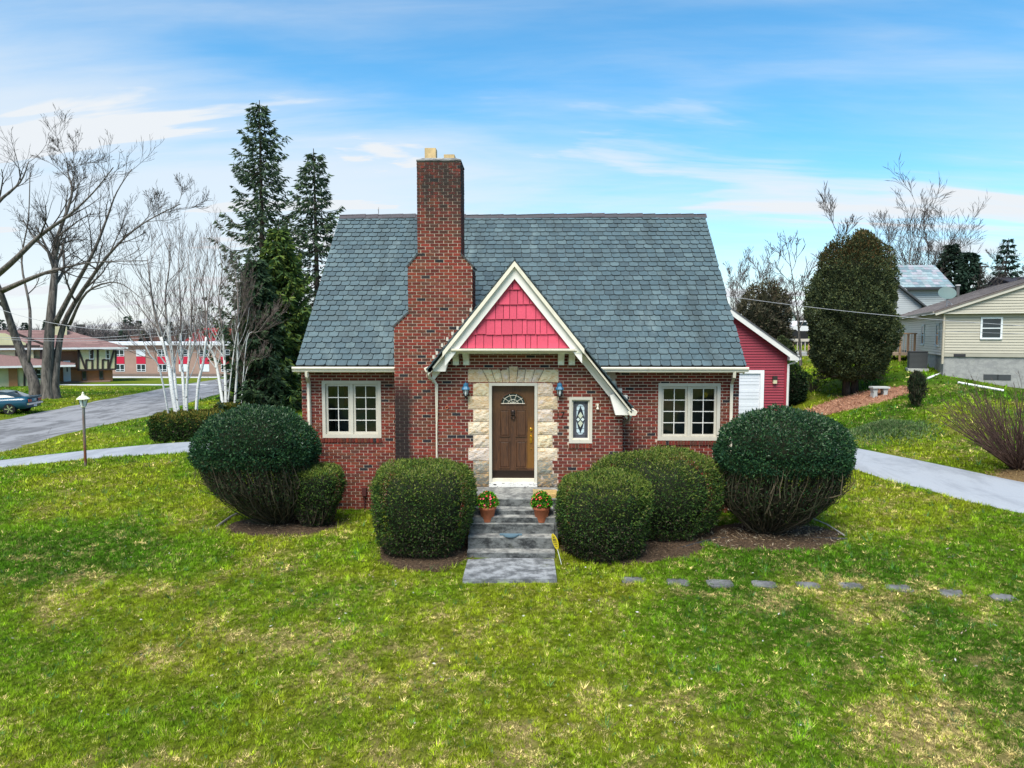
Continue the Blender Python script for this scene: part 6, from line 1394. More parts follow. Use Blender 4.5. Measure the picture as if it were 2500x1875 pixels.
def win(F, par, x, z0, z1, w, y=0, side=None, fw=.07, col=(.72, .74, .74), rail=True, d=.05):
    """a window on the front (y) or on a side wall (side = x position of that wall and its sign)"""
    def bx(m, a0, a1, b0, b1, c0, c1, cl):
        if side is None: F.box(m, a0, a1, y - b1, y - b0, c0, c1, cl)
        else: F.box(m, *sorted((side[0] + side[1] * b0, side[0] + side[1] * b1)), a0, a1, c0, c1, cl)
    m = MB(); bx(m, x - w / 2, x + w / 2, .0, d, z1 - fw, z1, col); bx(m, x - w / 2, x + w / 2, .0, d + .02, z0, z0 + fw, col); bx(m, x - w / 2, x - w / 2 + fw, .001, d - .001, z0 + fw, z1 - fw, col); bx(m, x + w / 2 - fw, x + w / 2, .001, d - .001, z0 + fw, z1 - fw, col)
    if rail: bx(m, x - w / 2 + fw, x + w / 2 - fw, .005, d * .8, (z0 + z1) / 2 - fw * .3, (z0 + z1) / 2 + fw * .3, col)
    o = m.build('window', MAT['plain'], par)
    for c0, c1 in (((z0 + fw, (z0 + z1) / 2 - fw * .3), ((z0 + z1) / 2 + fw * .3, z1 - fw)) if rail else ((z0 + fw, z1 - fw),)):
        m = MB(); bx(m, x - w / 2 + fw, x + w / 2 - fw, .026, .034, c0 + .002, c1 - .002, None); m.build('pane', MAT['dimglass'], o)
    return o
rf = np.random.default_rng(81)
# ---- red garage behind the house
GY = 30.0; gxr = X(1919, GY, 930); gxl = gxr - 7.0; gzE = Z(866, GY); gap_ = .5 * (gxl + gxr); sl = math.tan(math.radians(35.4)); gzb = .25
gar = thing('garage', (gap_, GY, h(gap_, GY)), 'red vinyl-sided garage with white door behind the brick house', 'garage')
conv = [(gxl, gzb), (gxr, gzb), (gxr, gzE + .05), (gap_, gzE + .05 + sl * 3.5), (gxl, gzE + .05)]
dz = Z(910, GY); dxl, dxr = X(1716, GY), X(1857, GY)
m = MB()
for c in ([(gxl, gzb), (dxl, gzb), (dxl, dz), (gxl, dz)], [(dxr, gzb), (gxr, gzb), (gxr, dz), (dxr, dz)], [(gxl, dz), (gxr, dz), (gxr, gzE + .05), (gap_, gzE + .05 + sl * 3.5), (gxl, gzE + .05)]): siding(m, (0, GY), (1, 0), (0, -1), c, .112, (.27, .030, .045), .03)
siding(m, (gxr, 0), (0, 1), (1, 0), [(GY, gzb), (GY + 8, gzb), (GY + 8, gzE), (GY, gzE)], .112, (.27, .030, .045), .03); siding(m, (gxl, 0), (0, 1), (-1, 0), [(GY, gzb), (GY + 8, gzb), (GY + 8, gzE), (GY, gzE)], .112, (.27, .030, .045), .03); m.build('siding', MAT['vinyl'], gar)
FG = Frame((0, 0, 0), 0)
m = MB()
for s in (-1, 1): slope_slab(FG, m, (gap_, gzE + .22 + sl * 3.5), (gap_ + s * 3.95, gzE + .22 - sl * .45), GY - .35, GY + 8.2, 'y', .05, (.10, .10, .105))
m.build('roof', MAT['shingle'], gar)
for s in (-1, 1):
    m = MB(); slope_slab(FG, m, (gap_, gzE + .168 + sl * 3.5), (gap_ + s * 3.93, gzE + .168 - sl * .43), GY - .33, GY - .30, 'y', .20, (.66, .64, .60)); m.build('rake_board', MAT['plain'], gar)
    m = MB(); slope_slab(FG, m, (gap_, gzE + .10 + sl * 3.5), (gap_ + s * 3.9, gzE + .10 - sl * .40), GY - .299, GY - .02, 'y', .02, (.62, .60, .57)); m.build('soffit', MAT['plain'], gar)
m = MB(); x, z = gxr + .2, gzE - .18; m.box(gxr + .02, gxr + .40, GY - .34, GY - .02, gzE - .22, gzE + .0, (.62, .60, .56)); m.box(gxr + .36, gxr + .48, GY - .3, GY + 8.1, gzE - .20, gzE - .10, (.66, .64, .60)); m.build('eave_return', MAT['plain'], gar)
m = MB(); m.tube([(gxr + .42, GY - .1, gzE - .2), (gxr + .30, GY - .08, gzE - .32), (gxr + .06, GY - .06, gzE - .40), (gxr + .05, GY - .06, gzb)], .05, 6, (.66, .64, .60)); m.build('downspout', MAT['plain'], gar)
m = MB(); m.box(gxr - .08, gxr + .02, GY - .03, GY + .06, gzb, gzE, (.26, .022, .038)); m.build('corner_post', MAT['vinyl'], gar)
m = MB(); m.box(dxl, dxr - .02, GY + .03, GY + .08, gzb, dz - .02, (.62, .63, .66)); gd = m.build('garage_door', MAT['vinyl'], gar)
for k in range(4):
    zz = gzb + (dz - gzb) * (k + .5) / 4; m = MB()
    for q in range(3): m.box(dxl + .05, dxr - .06, GY + .018, GY + .0295, zz - .19 + q * .135, zz - .19 + q * .135 + .115, (.64, .65, .68))
    m.build('panel', MAT['vinyl'], gd)
m = MB(); m.box(dxr - .02, dxr + .13, GY - .04, GY + .03, gzb, dz + .12, (.72, .72, .72)); m.box(dxl, dxr - .0205, GY - .0395, GY + .029, dz - .02, dz + .119, (.72, .72, .72)); m.build('door_trim', MAT['plain'], gar)
x, z = X(1890, GY), Z(926, GY); m = MB(); m.box(x - .09, x + .09, GY - .14, GY - .02, z + .0, z + .16, (.03, .025, .02)); m.box(x - .075, x + .075, GY - .13, GY - .03, z - .16, z - .001, (.55, .50, .32)); m.build('wall_lamp', MAT['plain'], gar)
m = MB(); m.box(gxl + .1, gxr - .1, GY + .12, GY + 7.9, gzb - .2, gzE - .02, (.2, .2, .2)); m.build('inner_wall', MAT['plain'], gar)

# ---- beige neighbour, turned 24 degrees
A24 = -math.radians(20.5); bc = at(2300, 914, 31.5); F = Frame((bc[0], bc[1], 0), A24); W, Dp = 9.0, 16.0
zs0 = Z(868, 31.5); zs1 = Z(764, 31.5); zap = zs1 + W / 2 * .36
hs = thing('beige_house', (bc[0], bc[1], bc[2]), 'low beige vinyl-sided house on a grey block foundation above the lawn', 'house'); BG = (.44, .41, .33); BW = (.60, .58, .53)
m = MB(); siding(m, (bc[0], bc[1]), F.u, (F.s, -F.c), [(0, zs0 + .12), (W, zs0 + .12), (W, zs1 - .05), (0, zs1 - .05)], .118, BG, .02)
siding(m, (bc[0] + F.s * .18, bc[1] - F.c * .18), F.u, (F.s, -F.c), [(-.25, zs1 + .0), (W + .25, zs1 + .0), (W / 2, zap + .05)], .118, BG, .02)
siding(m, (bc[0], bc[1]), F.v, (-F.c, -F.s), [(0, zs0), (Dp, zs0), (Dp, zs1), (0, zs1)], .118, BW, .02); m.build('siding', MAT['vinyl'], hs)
m = MB(); F.box(m, .03, W, .03, Dp, .5, zs0 - .001, (.30, .30, .29)); m.build('foundation', concrete_mat('block_wall', (.33, .33, .32), (.25, .25, .25), 9), hs)
m = MB(); F.box(m, .04, W - .04, .05, Dp - .05, zs0, zs1 + .02, (.3, .3, .3)); m.build('inner_wall', MAT['plain'], hs)
m = MB(); F.box(m, -.02, W, -.03, .029, zs0 - .03, zs0 + .12, (.36, .34, .28)); m.build('sill_board', MAT['plain'], hs)
m = MB(); F.box(m, -.3, W + .3, -.24, .02, zs1 - .06, zs1 + .001, (.56, .53, .45)); m.build('fascia', MAT['plain'], hs)
m = MB()
for s in (-1, 1): slope_slab(F, m, (W / 2, zap + .20), (W / 2 + s * (W / 2 + .45), zap + .20 - (W / 2 + .45) * .36), -.32, Dp + .3, 'y', .06, (.16, .135, .125))
rfb = m.build('roof', MAT['shingle'], hs); m = MB(); shingle_rows(F, m, (-.45, zap + .20 - (W / 2 + .45) * .36), (W / 2, zap + .20), -.32, Dp + .3, 'y', .012, [(.20, .17, .16), (.17, .145, .135), (.23, .20, .185)], 22, rf); m.build('shingles', MAT['shingle'], rfb, kind='stuff')
for s in (-1, 1):
    m = MB(); slope_slab(F, m, (W / 2, zap + .14), (W / 2 + s * (W / 2 + .42), zap + .14 - (W / 2 + .42) * .36), -.30, -.26, 'y', .12, (.50, .47, .40)); m.build('rake_board', MAT['plain'], hs)
m = MB(); F.box(m, -.5, -.38, -.3, Dp + .3, zs1 - .02, zs1 + .06, (.30, .27, .24)); m.build('gutter', MAT['plain'], hs)
m = MB(); F.box(m, -.06, .04, -.05, .05, zs0 - .0, zs1, (.46, .42, .34)); m.build('corner_post', MAT['plain'], hs); m = MB(); m.tube([F.P(-.02, -.09, zs1), F.P(-.02, -.09, zs0 - .35)], .05, 6, (.48, .43, .34)); m.build('downspout', MAT['plain'], hs)
xw = 1.75; win(F, hs, xw, Z(828, 31), Z(775, 31), .80, 0, None, .07, (.70, .74, .76))
for yy in (1.3, 5.3): win(F, hs, yy, zs1 - 1.5, zs1 - .45, .75, 0, (0, -1), .09, (.62, .68, .72))
m = MB(); F.box(m, .4, .85, -.035, -.0305, zs0 - .03, zs0 + .09, (.03, .03, .035)); m.build('vent', MAT['plain'], hs)
m = MB()
for a in ((1.55, .35), (2.05, .30)): F.box(m, a[0], a[0] + a[1] + .2, -.004 + .03 - .008, .0295, zs0 - 1.02, zs0 - .78, (.05, .055, .06))
m.build('patch', MAT['plain'], hs)
m = MB(); p = F.P(-.30, 2.2, zs1 + .55); q = F.P(1.0, 3.0, zs1 + .5 + .36); m.tube([q, (q[0], q[1], q[2] + .45)], .07, 8, (.10, .10, .10)); m.tube([(q[0], q[1], q[2] + .46), (q[0], q[1], q[2] + .52)], .11, 8, (.5, .5, .5)); m.build('roof_vent', MAT['plain'], hs)
# dish on the roof
c = np.array(at(2312, 717, 32.3)); t = thing('satellite_dish', c - (0, 0, .6), 'grey-green satellite dish on a tripod mount on the beige roof', 'satellite dish'); m = MB(); n = 24; V = []; R0 = .36
nd = unit(np.array((-.25, -.75, .62))); a = unit(np.cross(nd, (0, 0, 1))); b2 = np.cross(a, nd)
for k in range(6):
    rr = R0 * k / 5; V += [c + (a * math.cos(q) + b2 * math.sin(q)) * max(rr, .001) + nd * (rr ** 2 * .45) for q in np.arange(n) * 2 * math.pi / n]
m.add(V, [(k * n + j, k * n + (j + 1) % n, (k + 1) * n + (j + 1) % n, (k + 1) * n + j) for k in range(5) for j in range(n)], (.10, .15, .145)); m.build('reflector', MAT['plain'], t, smooth=True)
m = MB(); m.tube([c - nd * .02, c + (0, 0, -.35)], .025, 6, (.6, .6, .6)); m.tube([c + (0, 0, -.30), c + (.35, -.1, -.62)], .02, 6, (.6, .6, .6)); m.tube([c + (0, 0, -.30), c + (.03, 0, -.70)], .02, 6, (.6, .6, .6)); m.build('mount', MAT['plain'], t)
# air conditioner, white drain pipes, deck at the side
q = F.P(-.75, 1.6, 0); g = hb(q[0], q[1]); Fa = Frame((q[0], q[1], 0), A24); t = thing('air_conditioner', g, 'dark grey outdoor air-conditioning unit beside the beige house wall', 'air conditioner'); z = g[2] + .05; m = MB(); Fa.box(m, -.42, .42, -.42, .42, z - .2, z + .06, (.45, .45, .44)); m.build('pad', MAT['plain'], t)
m = MB(); Fa.box(m, -.36, .36, -.36, .36, z + .06, z + .80, (.06, .065, .07)); ac = m.build('casing', MAT['plain'], t); m = MB()
for k in range(12): Fa.box(m, -.37, .37, -.37, .37, z + .12 + k * .055, z + .14 + k * .055, (.10, .105, .11))
m.build('louvre', MAT['plain'], t); m = MB(); Fa.box(m, -.38, .38, -.38, .38, z + .80, z + .84, (.05, .05, .055)); m.build('top', MAT['plain'], t)
for pts, lb in (([(2315, 908), (2264, 927)], 'short white drain pipe leaving the corner of the beige house'), ([(2338, 937), (2450, 957)], 'long white drain pipe lying along the foot of the beige foundation')):
    P = [ground_at(*p) for p in pts]; P = [np.array((p[0], p[1], h(p[0], p[1]) + .05)) for p in P]; m = MB(); m.tube(P, .05, 8, (.72, .72, .74)); m.build('drain_pipe', MAT['plain'], None, P[0], label=lb, cat='pipe')
dk = F.P(-1.6, 6.6, 0); t = thing('side_deck', hb(dk[0], dk[1]), 'brown timber side deck with railing behind the air conditioner', 'deck'); Fd = Frame((dk[0], dk[1], 0), A24); z = zs0 - .05; m = MB(); Fd.box(m, 0, 1.5, 0, 2.4, z - .12, z, (.30, .22, .16)); m.build('floor', MAT['wood'], t)
for k in range(3):
    for j in (0, 2.3):
        m = MB(); Fd.box(m, .0 + k * .68, .1 + k * .68, j, j + .1, z - 1.3, z + 1.0, (.33, .20, .12)); m.build('post', MAT['wood'], t)
m = MB(); Fd.box(m, -.02, 1.5, -.02, .08, z + 1.001, z + 1.06, (.33, .2, .12)); Fd.box(m, -.04, -.021, 0, 2.4, z + .9, z + 1.0, (.33, .2, .12)); m.build('rail', MAT['wood'], t)
for k in range(12): m = MB(); Fd.box(m, .15 + k * .11, .18 + k * .11, .02, .05, z + .001, z + 1.0, (.34, .26, .2)); m.build('baluster', MAT['wood'], t)

# ---- grey two-storey house behind
F = Frame((X(2178, 50), 50, 0), -.05); x1 = X(2300, 50) - X(2178, 50); zr0 = Z(703, 50); zr1 = Z(676, 52); zb = 2.5
t = thing('grey_house', (F.o[0] + 3, 50, 3), 'pale grey two-storey house with blue-grey shingle roof behind the beige house', 'house'); GR = (.40, .43, .43)
m = MB(); siding(m, F.xy(0, 0), F.u, (F.s, -F.c), [(-3, zb), (x1, zb), (x1, zr0), (-3, zr0)], .13, GR, .015); siding(m, F.xy(x1, 0), F.v, (F.c, F.s), [(0, zb), (5, zb), (5, zr0), (0, zr0)], .13, GR, .015); F.box(m, -2.9, x1 - .05, .05, 5, zb, zr0, GR); m.build('siding', MAT['vinyl'], t)
m = MB(); F.prism(m, [(-.35, zr0 - .02), (2.5, zr0 + 1.75), (5.35, zr0 - .02), (5.35, zr0 - .14), (2.5, zr0 + 1.6), (-.35, zr0 - .14)], -3.2, x1 + .3, 'x', (.16, .22, .24)); rr = m.build('roof', MAT['shingle'], t); m = MB(); shingle_rows(F, m, (-.35, zr0 - .02), (2.5, zr0 + 1.75), -3.2, x1 + .3, 'x', .012, [(.20, .27, .29), (.26, .31, .33), (.16, .22, .25), (.27, .27, .30)], 9, rf, .35); m.build('shingles', MAT['shingle'], rr, kind='stuff')
m = MB(); F.box(m, -3.2, x1 + .3, -.40, -.36, zr0 - .18, zr0 - .03, (.04, .04, .045)); m.build('gutter', MAT['plain'], t)
# lower wing with a slanting roof edge
sx, sz = X(2242, 48.5) - F.o[0], Z(748, 48.5); m = MB(); siding(m, F.xy(0, -1.6), F.u, (F.s, -F.c), [(-3, zb), (sx, zb), (sx, sz), (-.1, Z(705, 48.5)), (-3, Z(705, 48.5))], .13, (.43, .45, .45), .015); m.build('wing', MAT['vinyl'], t)
m = MB(); slope_slab(F, m, (-.6, Z(697, 48.5)), (sx + .25, sz - .05), -1.9, .0, 'y', .10, (.07, .075, .08)); m.build('wing_roof', MAT['shingle'], t)
m = MB(); m.tube([F.P(sx + .2, -1.8, sz - .1), F.P(sx + .05, -1.7, sz - .5), F.P(sx - .05, -1.65, sz - .6), F.P(sx - .05, -1.65, sz - 2)], .05, 6, (.03, .03, .03)); m.build('downspout', MAT['plain'], t)
cb = at(2182, 690, 49.5); m = MB(); F.box(m, cb[0] - F.o[0] - .45, cb[0] - F.o[0] + .28, .2, .8, zb, Z(672, 49.5), (.20, .07, .045)); m.build('chimney', MAT['plain'], t)
# dark-roofed white house at the right edge
F = Frame((X(2424, 58), 58, 0), -.1); zt = Z(733, 58); zp = Z(697, 58); w = X(2490, 58) - X(2424, 58)
t = thing('white_house', (F.o[0] + 2, 58, 3.5), 'white gabled house with black roof showing above the beige ridge', 'house'); m = MB(); siding(m, F.xy(0, 0), F.u, (F.s, -F.c), [(0, 3), (w * 1.2, 3), (w * 1.2, zt), (w * .5, zp), (0, zt)], .15, (.55, .58, .62), .015); F.box(m, .1, 9, .1, 6, 3, zt - .1, (.5, .52, .55)); m.build('siding', MAT['vinyl'], t)
m = MB(); slope_slab(F, m, (w * .5, zp + .15), (-.35, zt - .3), -.3, 6, 'y', .14, (.035, .035, .045)); slope_slab(F, m, (w * .5, zp + .15), (w * 1.35, zt - .3), -.3, 6, 'y', .14, (.035, .035, .045)); F.prism(m, [(1.0, zp + .2), (4, zp + .9), (7, zp - .6), (7, zp - .8), (1.0, zp)], w * .8, 12, 'x', (.035, .035, .045)); m.build('roof', MAT['shingle'], t)

# ---- far glimpses between garage and evergreen
def small_house(label, px0, px1, pe, pa, pb, Y, col, rcol, door=True):
    x0, x1 = X(px0, Y), X(px1, Y); ze, zp_, zb = Z(pe, Y), Z(pa, Y), Z(pb, Y); t = thing('small_house', (.5 * (x0 + x1), Y, zb), label, 'house'); F = Frame((x0, Y, 0), 0); w = x1 - x0
    m = MB(); siding(m, (x0, Y), (1, 0), (0, -1), [(0, zb - 1), (w, zb - 1), (w, ze), (w / 2, zp_), (0, ze)], .2, col, .01); F.box(m, .05, w - .05, .1, 6, zb - 1, ze, col); m.build('siding', MAT['vinyl'], t)
    m = MB()
    for s in (-1, 1): slope_slab(F, m, (w / 2, zp_ + .12), (w / 2 + s * (w / 2 + .3), ze - .1), -.25, 6.2, 'y', .12, rcol)
    m.build('roof', MAT['shingle'], t); win(F, t, w * .32, ze - 1.3, ze - .3, .7, 0, None, .08, (.5, .55, .6)); return t
small_house('tiny white gabled house far behind the garage roof', 1904, 1937, 775, 757, 800, 75, (.60, .64, .66), (.10, .12, .12))
# deck with pale railing
Y = 45.0; x0, x1 = X(1922, Y), X(1985, Y); z = Z(862, Y); t = thing('garden_deck', (.5 * (x0 + x1), Y, h(x0, Y)), 'raised timber deck with pale railing behind the garage', 'deck'); m = MB(); m.box(x0 - 1, x1 + 2, Y, Y + 3, z - .25, z, (.36, .36, .37)); m.build('floor', MAT['wood'], t); zt = Z(829, Y)
m = MB(); m.box(x0 - 1, x1 + 2, Y - .06, Y + .10, zt - .12, zt + .05, (.55, .50, .44)); m.box(x0 - 1, x1 + 2, Y, Y + .05, z + .08, z + .16, (.5, .46, .42)); m.build('rail', MAT['wood'], t)
for k in range(20): xx = x0 - .9 + k * .24; m = MB(); m.box(xx, xx + .05, Y - .02, Y + .03, z + .161, zt - .121, (.52, .46, .42)); m.build('baluster', MAT['wood'], t)
for k in range(4): xx = x0 - .8 + k * 1.0; m = MB(); m.box(xx, xx + .13, Y - .08, Y - .0601, z - 1.6, zt - .13, (.42, .26, .17)); m.build('post', MAT['wood'], t)
m = MB(); m.box(x0 - .2, x1 + .6, Y - .4, Y - .25, z - 1.55, z - .35, (.20, .12, .07)); m.box(X(1955, Y), X(1955, Y) + .15, Y - .42, Y - .401, z - 1.6, z - .3, (.62, .45, .08)); m.build('woodpile', MAT['wood'], t)
m = MB(); Y = 56; m.box(X(1915, Y), X(1970, Y), Y, Y + .4, Z(826, Y) - .5, Z(808, Y), (.02, .022, .025)); m.build('dark_fence', MAT['wood'], None, (X(1940, Y), Y, Z(826, Y)), label='black board fence beyond the garden deck', cat='fence')
Y = 62; t = thing('white_van', (X(1945, Y), Y, Z(808, Y)), 'white parked van far beyond the garden deck', 'van'); z0 = Z(810, Y); x0, x1 = X(1923, Y), X(1968, Y); m = MB(); m.prism([(x0, z0), (x1 + 2, z0), (x1 + 2, z0 + 1.0), (x0 + .9, z0 + .95), (x0 + .45, z0 + .5), (x0, z0 + .42)], Y, Y + 1.7, 'y', (.68, .68, .70)); m.build('body', MAT['plain'], t); m = MB(); m.prism([(x0 + .62, z0 + .52), (x0 + 1.5, z0 + .52), (x0 + 1.5, z0 + .85), (x0 + .95, z0 + .85)], Y - .01, Y - .001, 'y'); m.build('window', MAT['dimglass'], t)
for dx in (.5, 2.2): m = MB(); V = [(x0 + dx + .2 * math.cos(q), yy, z0 + .2 * math.sin(q)) for yy in (Y - .03, Y + .15) for q in np.arange(14) * 2 * math.pi / 14]; m.add(V, [tuple(range(14)), tuple(range(27, 13, -1))] + [(i, (i + 1) % 14, 14 + (i + 1) % 14, 14 + i) for i in range(14)]); m.build('wheel', MAT['tyre'], t)
Y = 50; t = thing('brick_chimney', (X(1890, Y), Y, h(X(1890, Y), Y)), 'lone red brick chimney behind the dark bushy evergreen', 'chimney'); m = MB(); m.box(X(1882, Y), X(1896, Y), Y, Y + .5, 2, Z(704, Y), (.15, .055, .04)); m.build('stack', MAT['plain'], t); m = MB(); m.box(X(1881, Y), X(1897, Y), Y - .05, Y + .55, Z(704, Y), Z(701, Y), (.12, .05, .04)); m.build('cap', MAT['plain'], t)

# ---- half-timbered house across the street
TY = 68.0; TC, TB, RO = (.60, .56, .34), (.045, .032, .028), [(.22, .13, .12), (.19, .115, .105), (.25, .155, .14)]
zg = Z(934, TY); tx0, tx1 = X(60, TY - .5, 880), X(247, TY - .5, 880); ze = Z(850, TY); zj = Z(904, TY); zr = Z(807, TY + 4)
t = thing('half_timbered_house', (.5 * (tx0 + tx1), TY, zg), 'cream and brown half-timbered house with brick base across the street', 'house'); F = Frame((0, TY, 0), 0)
jx = X(175, TY - .5, 880)
m = MB(); m.box(tx0, jx, TY, TY + 8, zj, ze, TC); m.box(jx, tx1, TY - .5, TY + 8, zj, ze, TC); m.build('wall', MAT['plain'], t)
m = MB(); m.box(tx0, tx1 - .3, TY + .05, TY + 7.9, zg - .5, zj - .001, (.36, .17, .075)); m.box(X(148, TY), jx - .01, TY - .02, TY - .001, zj + .0, ze - .3, (.16, .09, .055)); m.build('brick_base', MAT['plain'], t)
def beam(p, q, y, w=.16):
    a, b = XZ(p, y), XZ(q, y); d = np.array(b) - np.array(a); n_ = np.array((-d[1], d[0])) / np.linalg.norm(d) * w / 2; m = MB(); m.prism([tuple(np.array(a) - n_), tuple(np.array(b) - n_), tuple(np.array(b) + n_), tuple(np.array(a) + n_)], y - .06, y - .005, 'y', TB); m.build('beam', MAT['plain'], t)
tz = lambda x, y: (x / 5.53, 760 + y / 5.53)
for p, q in (((975, 505), (975, 795)), ((1362, 505), (1362, 795)), ((970, 515), (1050, 790)), ((1345, 515), (1290, 790)), ((1055, 660), (1055, 790)), ((1117, 520), (1117, 790)), ((1172, 520), (1172, 790)), ((1225, 660), (1225, 790)), ((1283, 660), (1283, 790)), ((1050, 663), (1115, 663)), ((1222, 663), (1285, 663)), ((965, 797), (1368, 797)), ((965, 512), (1368, 512))): beam(tz(*p), tz(*q), TY - .5)
for p, q in (((770, 500), (770, 800)), ((825, 500), (825, 800)), ((720, 803), (830, 803)), ((700, 500), (700, 800))): beam(tz(*p), tz(*q), TY)
F5 = Frame((0, TY - .5, 0), 0)
for a, b in ((1050, 1115), (1222, 1284)): x_a, x_b = XZ(tz(a, 0), TY - .5)[0], XZ(tz(b, 0), TY - .5)[0]; win(F5, t, .5 * (x_a + x_b), XZ(tz(0, 655), TY - .5)[1], XZ(tz(0, 520), TY - .5)[1], x_b - x_a - .1, 0, None, .08, (.55, .57, .58))
for a, b in ((1020, 1065), (1195, 1240)): x_a, x_b = XZ(tz(a, 0), TY)[0], XZ(tz(b, 0), TY)[0]; win(F, t, .5 * (x_a + x_b), zg + .15, zj - .15, x_b - x_a, -.05, None, .05, (.10, .08, .07), False)
x_a, x_b = XZ(tz(830, 0), TY)[0], XZ(tz(905, 0), TY)[0]; m = MB(); m.box(x_a, x_b, TY - .10, TY - .03, zg, XZ(tz(0, 668), TY)[1], (.70, .72, .75)); dd = m.build('door', MAT['plain'], t); m = MB(); m.box(x_a + .25, x_b - .2, TY - .108, TY - .101, zg + 1.0, zg + 2.0 if zg + 2.0 < XZ(tz(0, 690), TY)[1] else XZ(tz(0, 690), TY)[1]); m.build('pane', MAT['dimglass'], dd)
m = MB(); m.box(X(140, TY) , tx1 - .5, TY - 1.3, TY, zg - .4, zg + .06, (.22, .14, .11)); m.build('step', MAT['plain'], t)
# main roof with hipped right end
rx0, rx1 = tx0 - 6, tx1 + .9; yf, yk, yb = TY - 1.0, TY + 4.0, TY + 9.0; hipx = rx1 - 4.6
m = MB(); V = [(rx0, yf, ze), (rx1, yf, ze), (rx1, yb, ze), (rx0, yb, ze), (rx0, yk, zr), (hipx, yk, zr)]; m.add(V, [(0, 1, 5, 4), (1, 2, 5), (2, 3, 4, 5), (3, 0, 4), (0, 3, 2, 1)], RO[0]); ro = m.build('roof', MAT['shingle'], t)
m = MB(); n = 16
for i in range(n):
    f0, f1 = i / n, (i + 1.1) / n; x_r0, x_r1 = rx1 + (hipx - rx1) * f0, rx1 + (hipx - rx1) * f1; a = rx0
    while a < x_r0 - .2:
        b_ = min(a + .7 + .3 * rf.random(), x_r0); m.add([(a, yf + (yk - yf) * f0, ze + (zr - ze) * f0 + .035), (b_, yf + (yk - yf) * f0, ze + (zr - ze) * f0 + .035), (min(b_, x_r1), yf + (yk - yf) * f1, ze + (zr - ze) * f1 + .02), (a, yf + (yk - yf) * f1, ze + (zr - ze) * f1 + .02)], [(0, 1, 2, 3)], np.array(RO[rf.integers(3)]) * (.9 + .2 * rf.random())); a = b_
m.build('shingles', MAT['shingle'], ro, kind='stuff')
m = MB(); m.box(rx0, rx1 + .05, yf - .12, yf - .001, ze - .12, ze + .05, (.66, .68, .70)); m.build('gutter', MAT['plain'], t)
cxp = X(199, TY + 3); m = MB(); m.box(cxp - .55, cxp + .55, TY + 2.6, TY + 3.6, ze, Z(797, TY + 3), (.55, .52, .32)); m.build('chimney', MAT['plain'], t)
# gabled garage wing in front on the left
wy = TY - 4.0; wx1 = X(108, wy); wx0 = wx1 - 11; zwg = Z(950, wy); zwe = Z(893, wy)
m = MB(); m.box(wx0, X(70, wy), wy + .3, TY, zwg - .3, zwe, TC); m.build('wing_wall', MAT['plain'], t); m = MB(); m.box(X(-4, wy), X(11, wy), wy + .1, wy + .299, zwg - .3, zwe, (.36, .17, .075)); m.build('brick_pier', MAT['plain'], t)
m = MB(); gx = X(62, TY); gz0, gzt = Z(880, TY), Z(815, TY); m.prism([(gx - 9, gz0 - 1), (X(108, TY), gz0 - 1), (X(108, TY), Z(846, TY)), (gx, Z(814, TY)), (gx - 4, Z(812, TY)), (gx - 9, Z(838, TY))], TY - .8, TY - .5, 'y', TC); m.build('gable_wall', MAT['plain'], t)
for p, q in (((15, 370), (15, 545)), ((130, 400), (130, 600)), ((340, 395), (340, 610)), ((0, 465), (560, 470)), ((575, 480), (575, 690)), ((440, 430), (440, 640)), ((245, 255), (640, 470))): beam(tz(*p), tz(*q), TY - .85, .22)
m = MB(); V = [(wx0, wy - .6, zwe), (wx1 + .2, wy - .6, zwe), (wx1 + .2, TY - .4, zwe + .05), (X(-30, TY - .6), TY - .6, Z(850, TY)), (wx0, TY - .6, Z(850, TY))]; m.add(V, [(0, 1, 2, 3, 4)], RO[1]); m.add([(a, b, c - .10) for a, b, c in V], [(4, 3, 2, 1, 0)], RO[1]); m.build('wing_roof', MAT['shingle'], t)
m = MB(); m.box(wx0, wx1 + .3, wy - .75, wy - .61, zwe - .14, zwe + .03, (.66, .68, .70)); m.build('gutter', MAT['plain'], t)
for p, q in (((155, 770), (155, 1035)), ((265, 770), (265, 1035)), ((370, 770), (370, 1035)), ((60, 1040), (380, 1033))): beam(tz(*p), tz(*q), wy + .3, .14)
x_a, x_b = XZ(tz(170, 0), wy)[0], XZ(tz(250, 0), wy)[0]; win(Frame((0, wy + .3, 0), 0), t, .5 * (x_a + x_b), XZ(tz(0, 920), wy)[1], XZ(tz(0, 775), wy)[1], x_b - x_a, 0, None, .09, (.62, .66, .70))

t.rotation_euler = (0, 0, math.radians(31)); t.scale = (1.13, 1, 1)
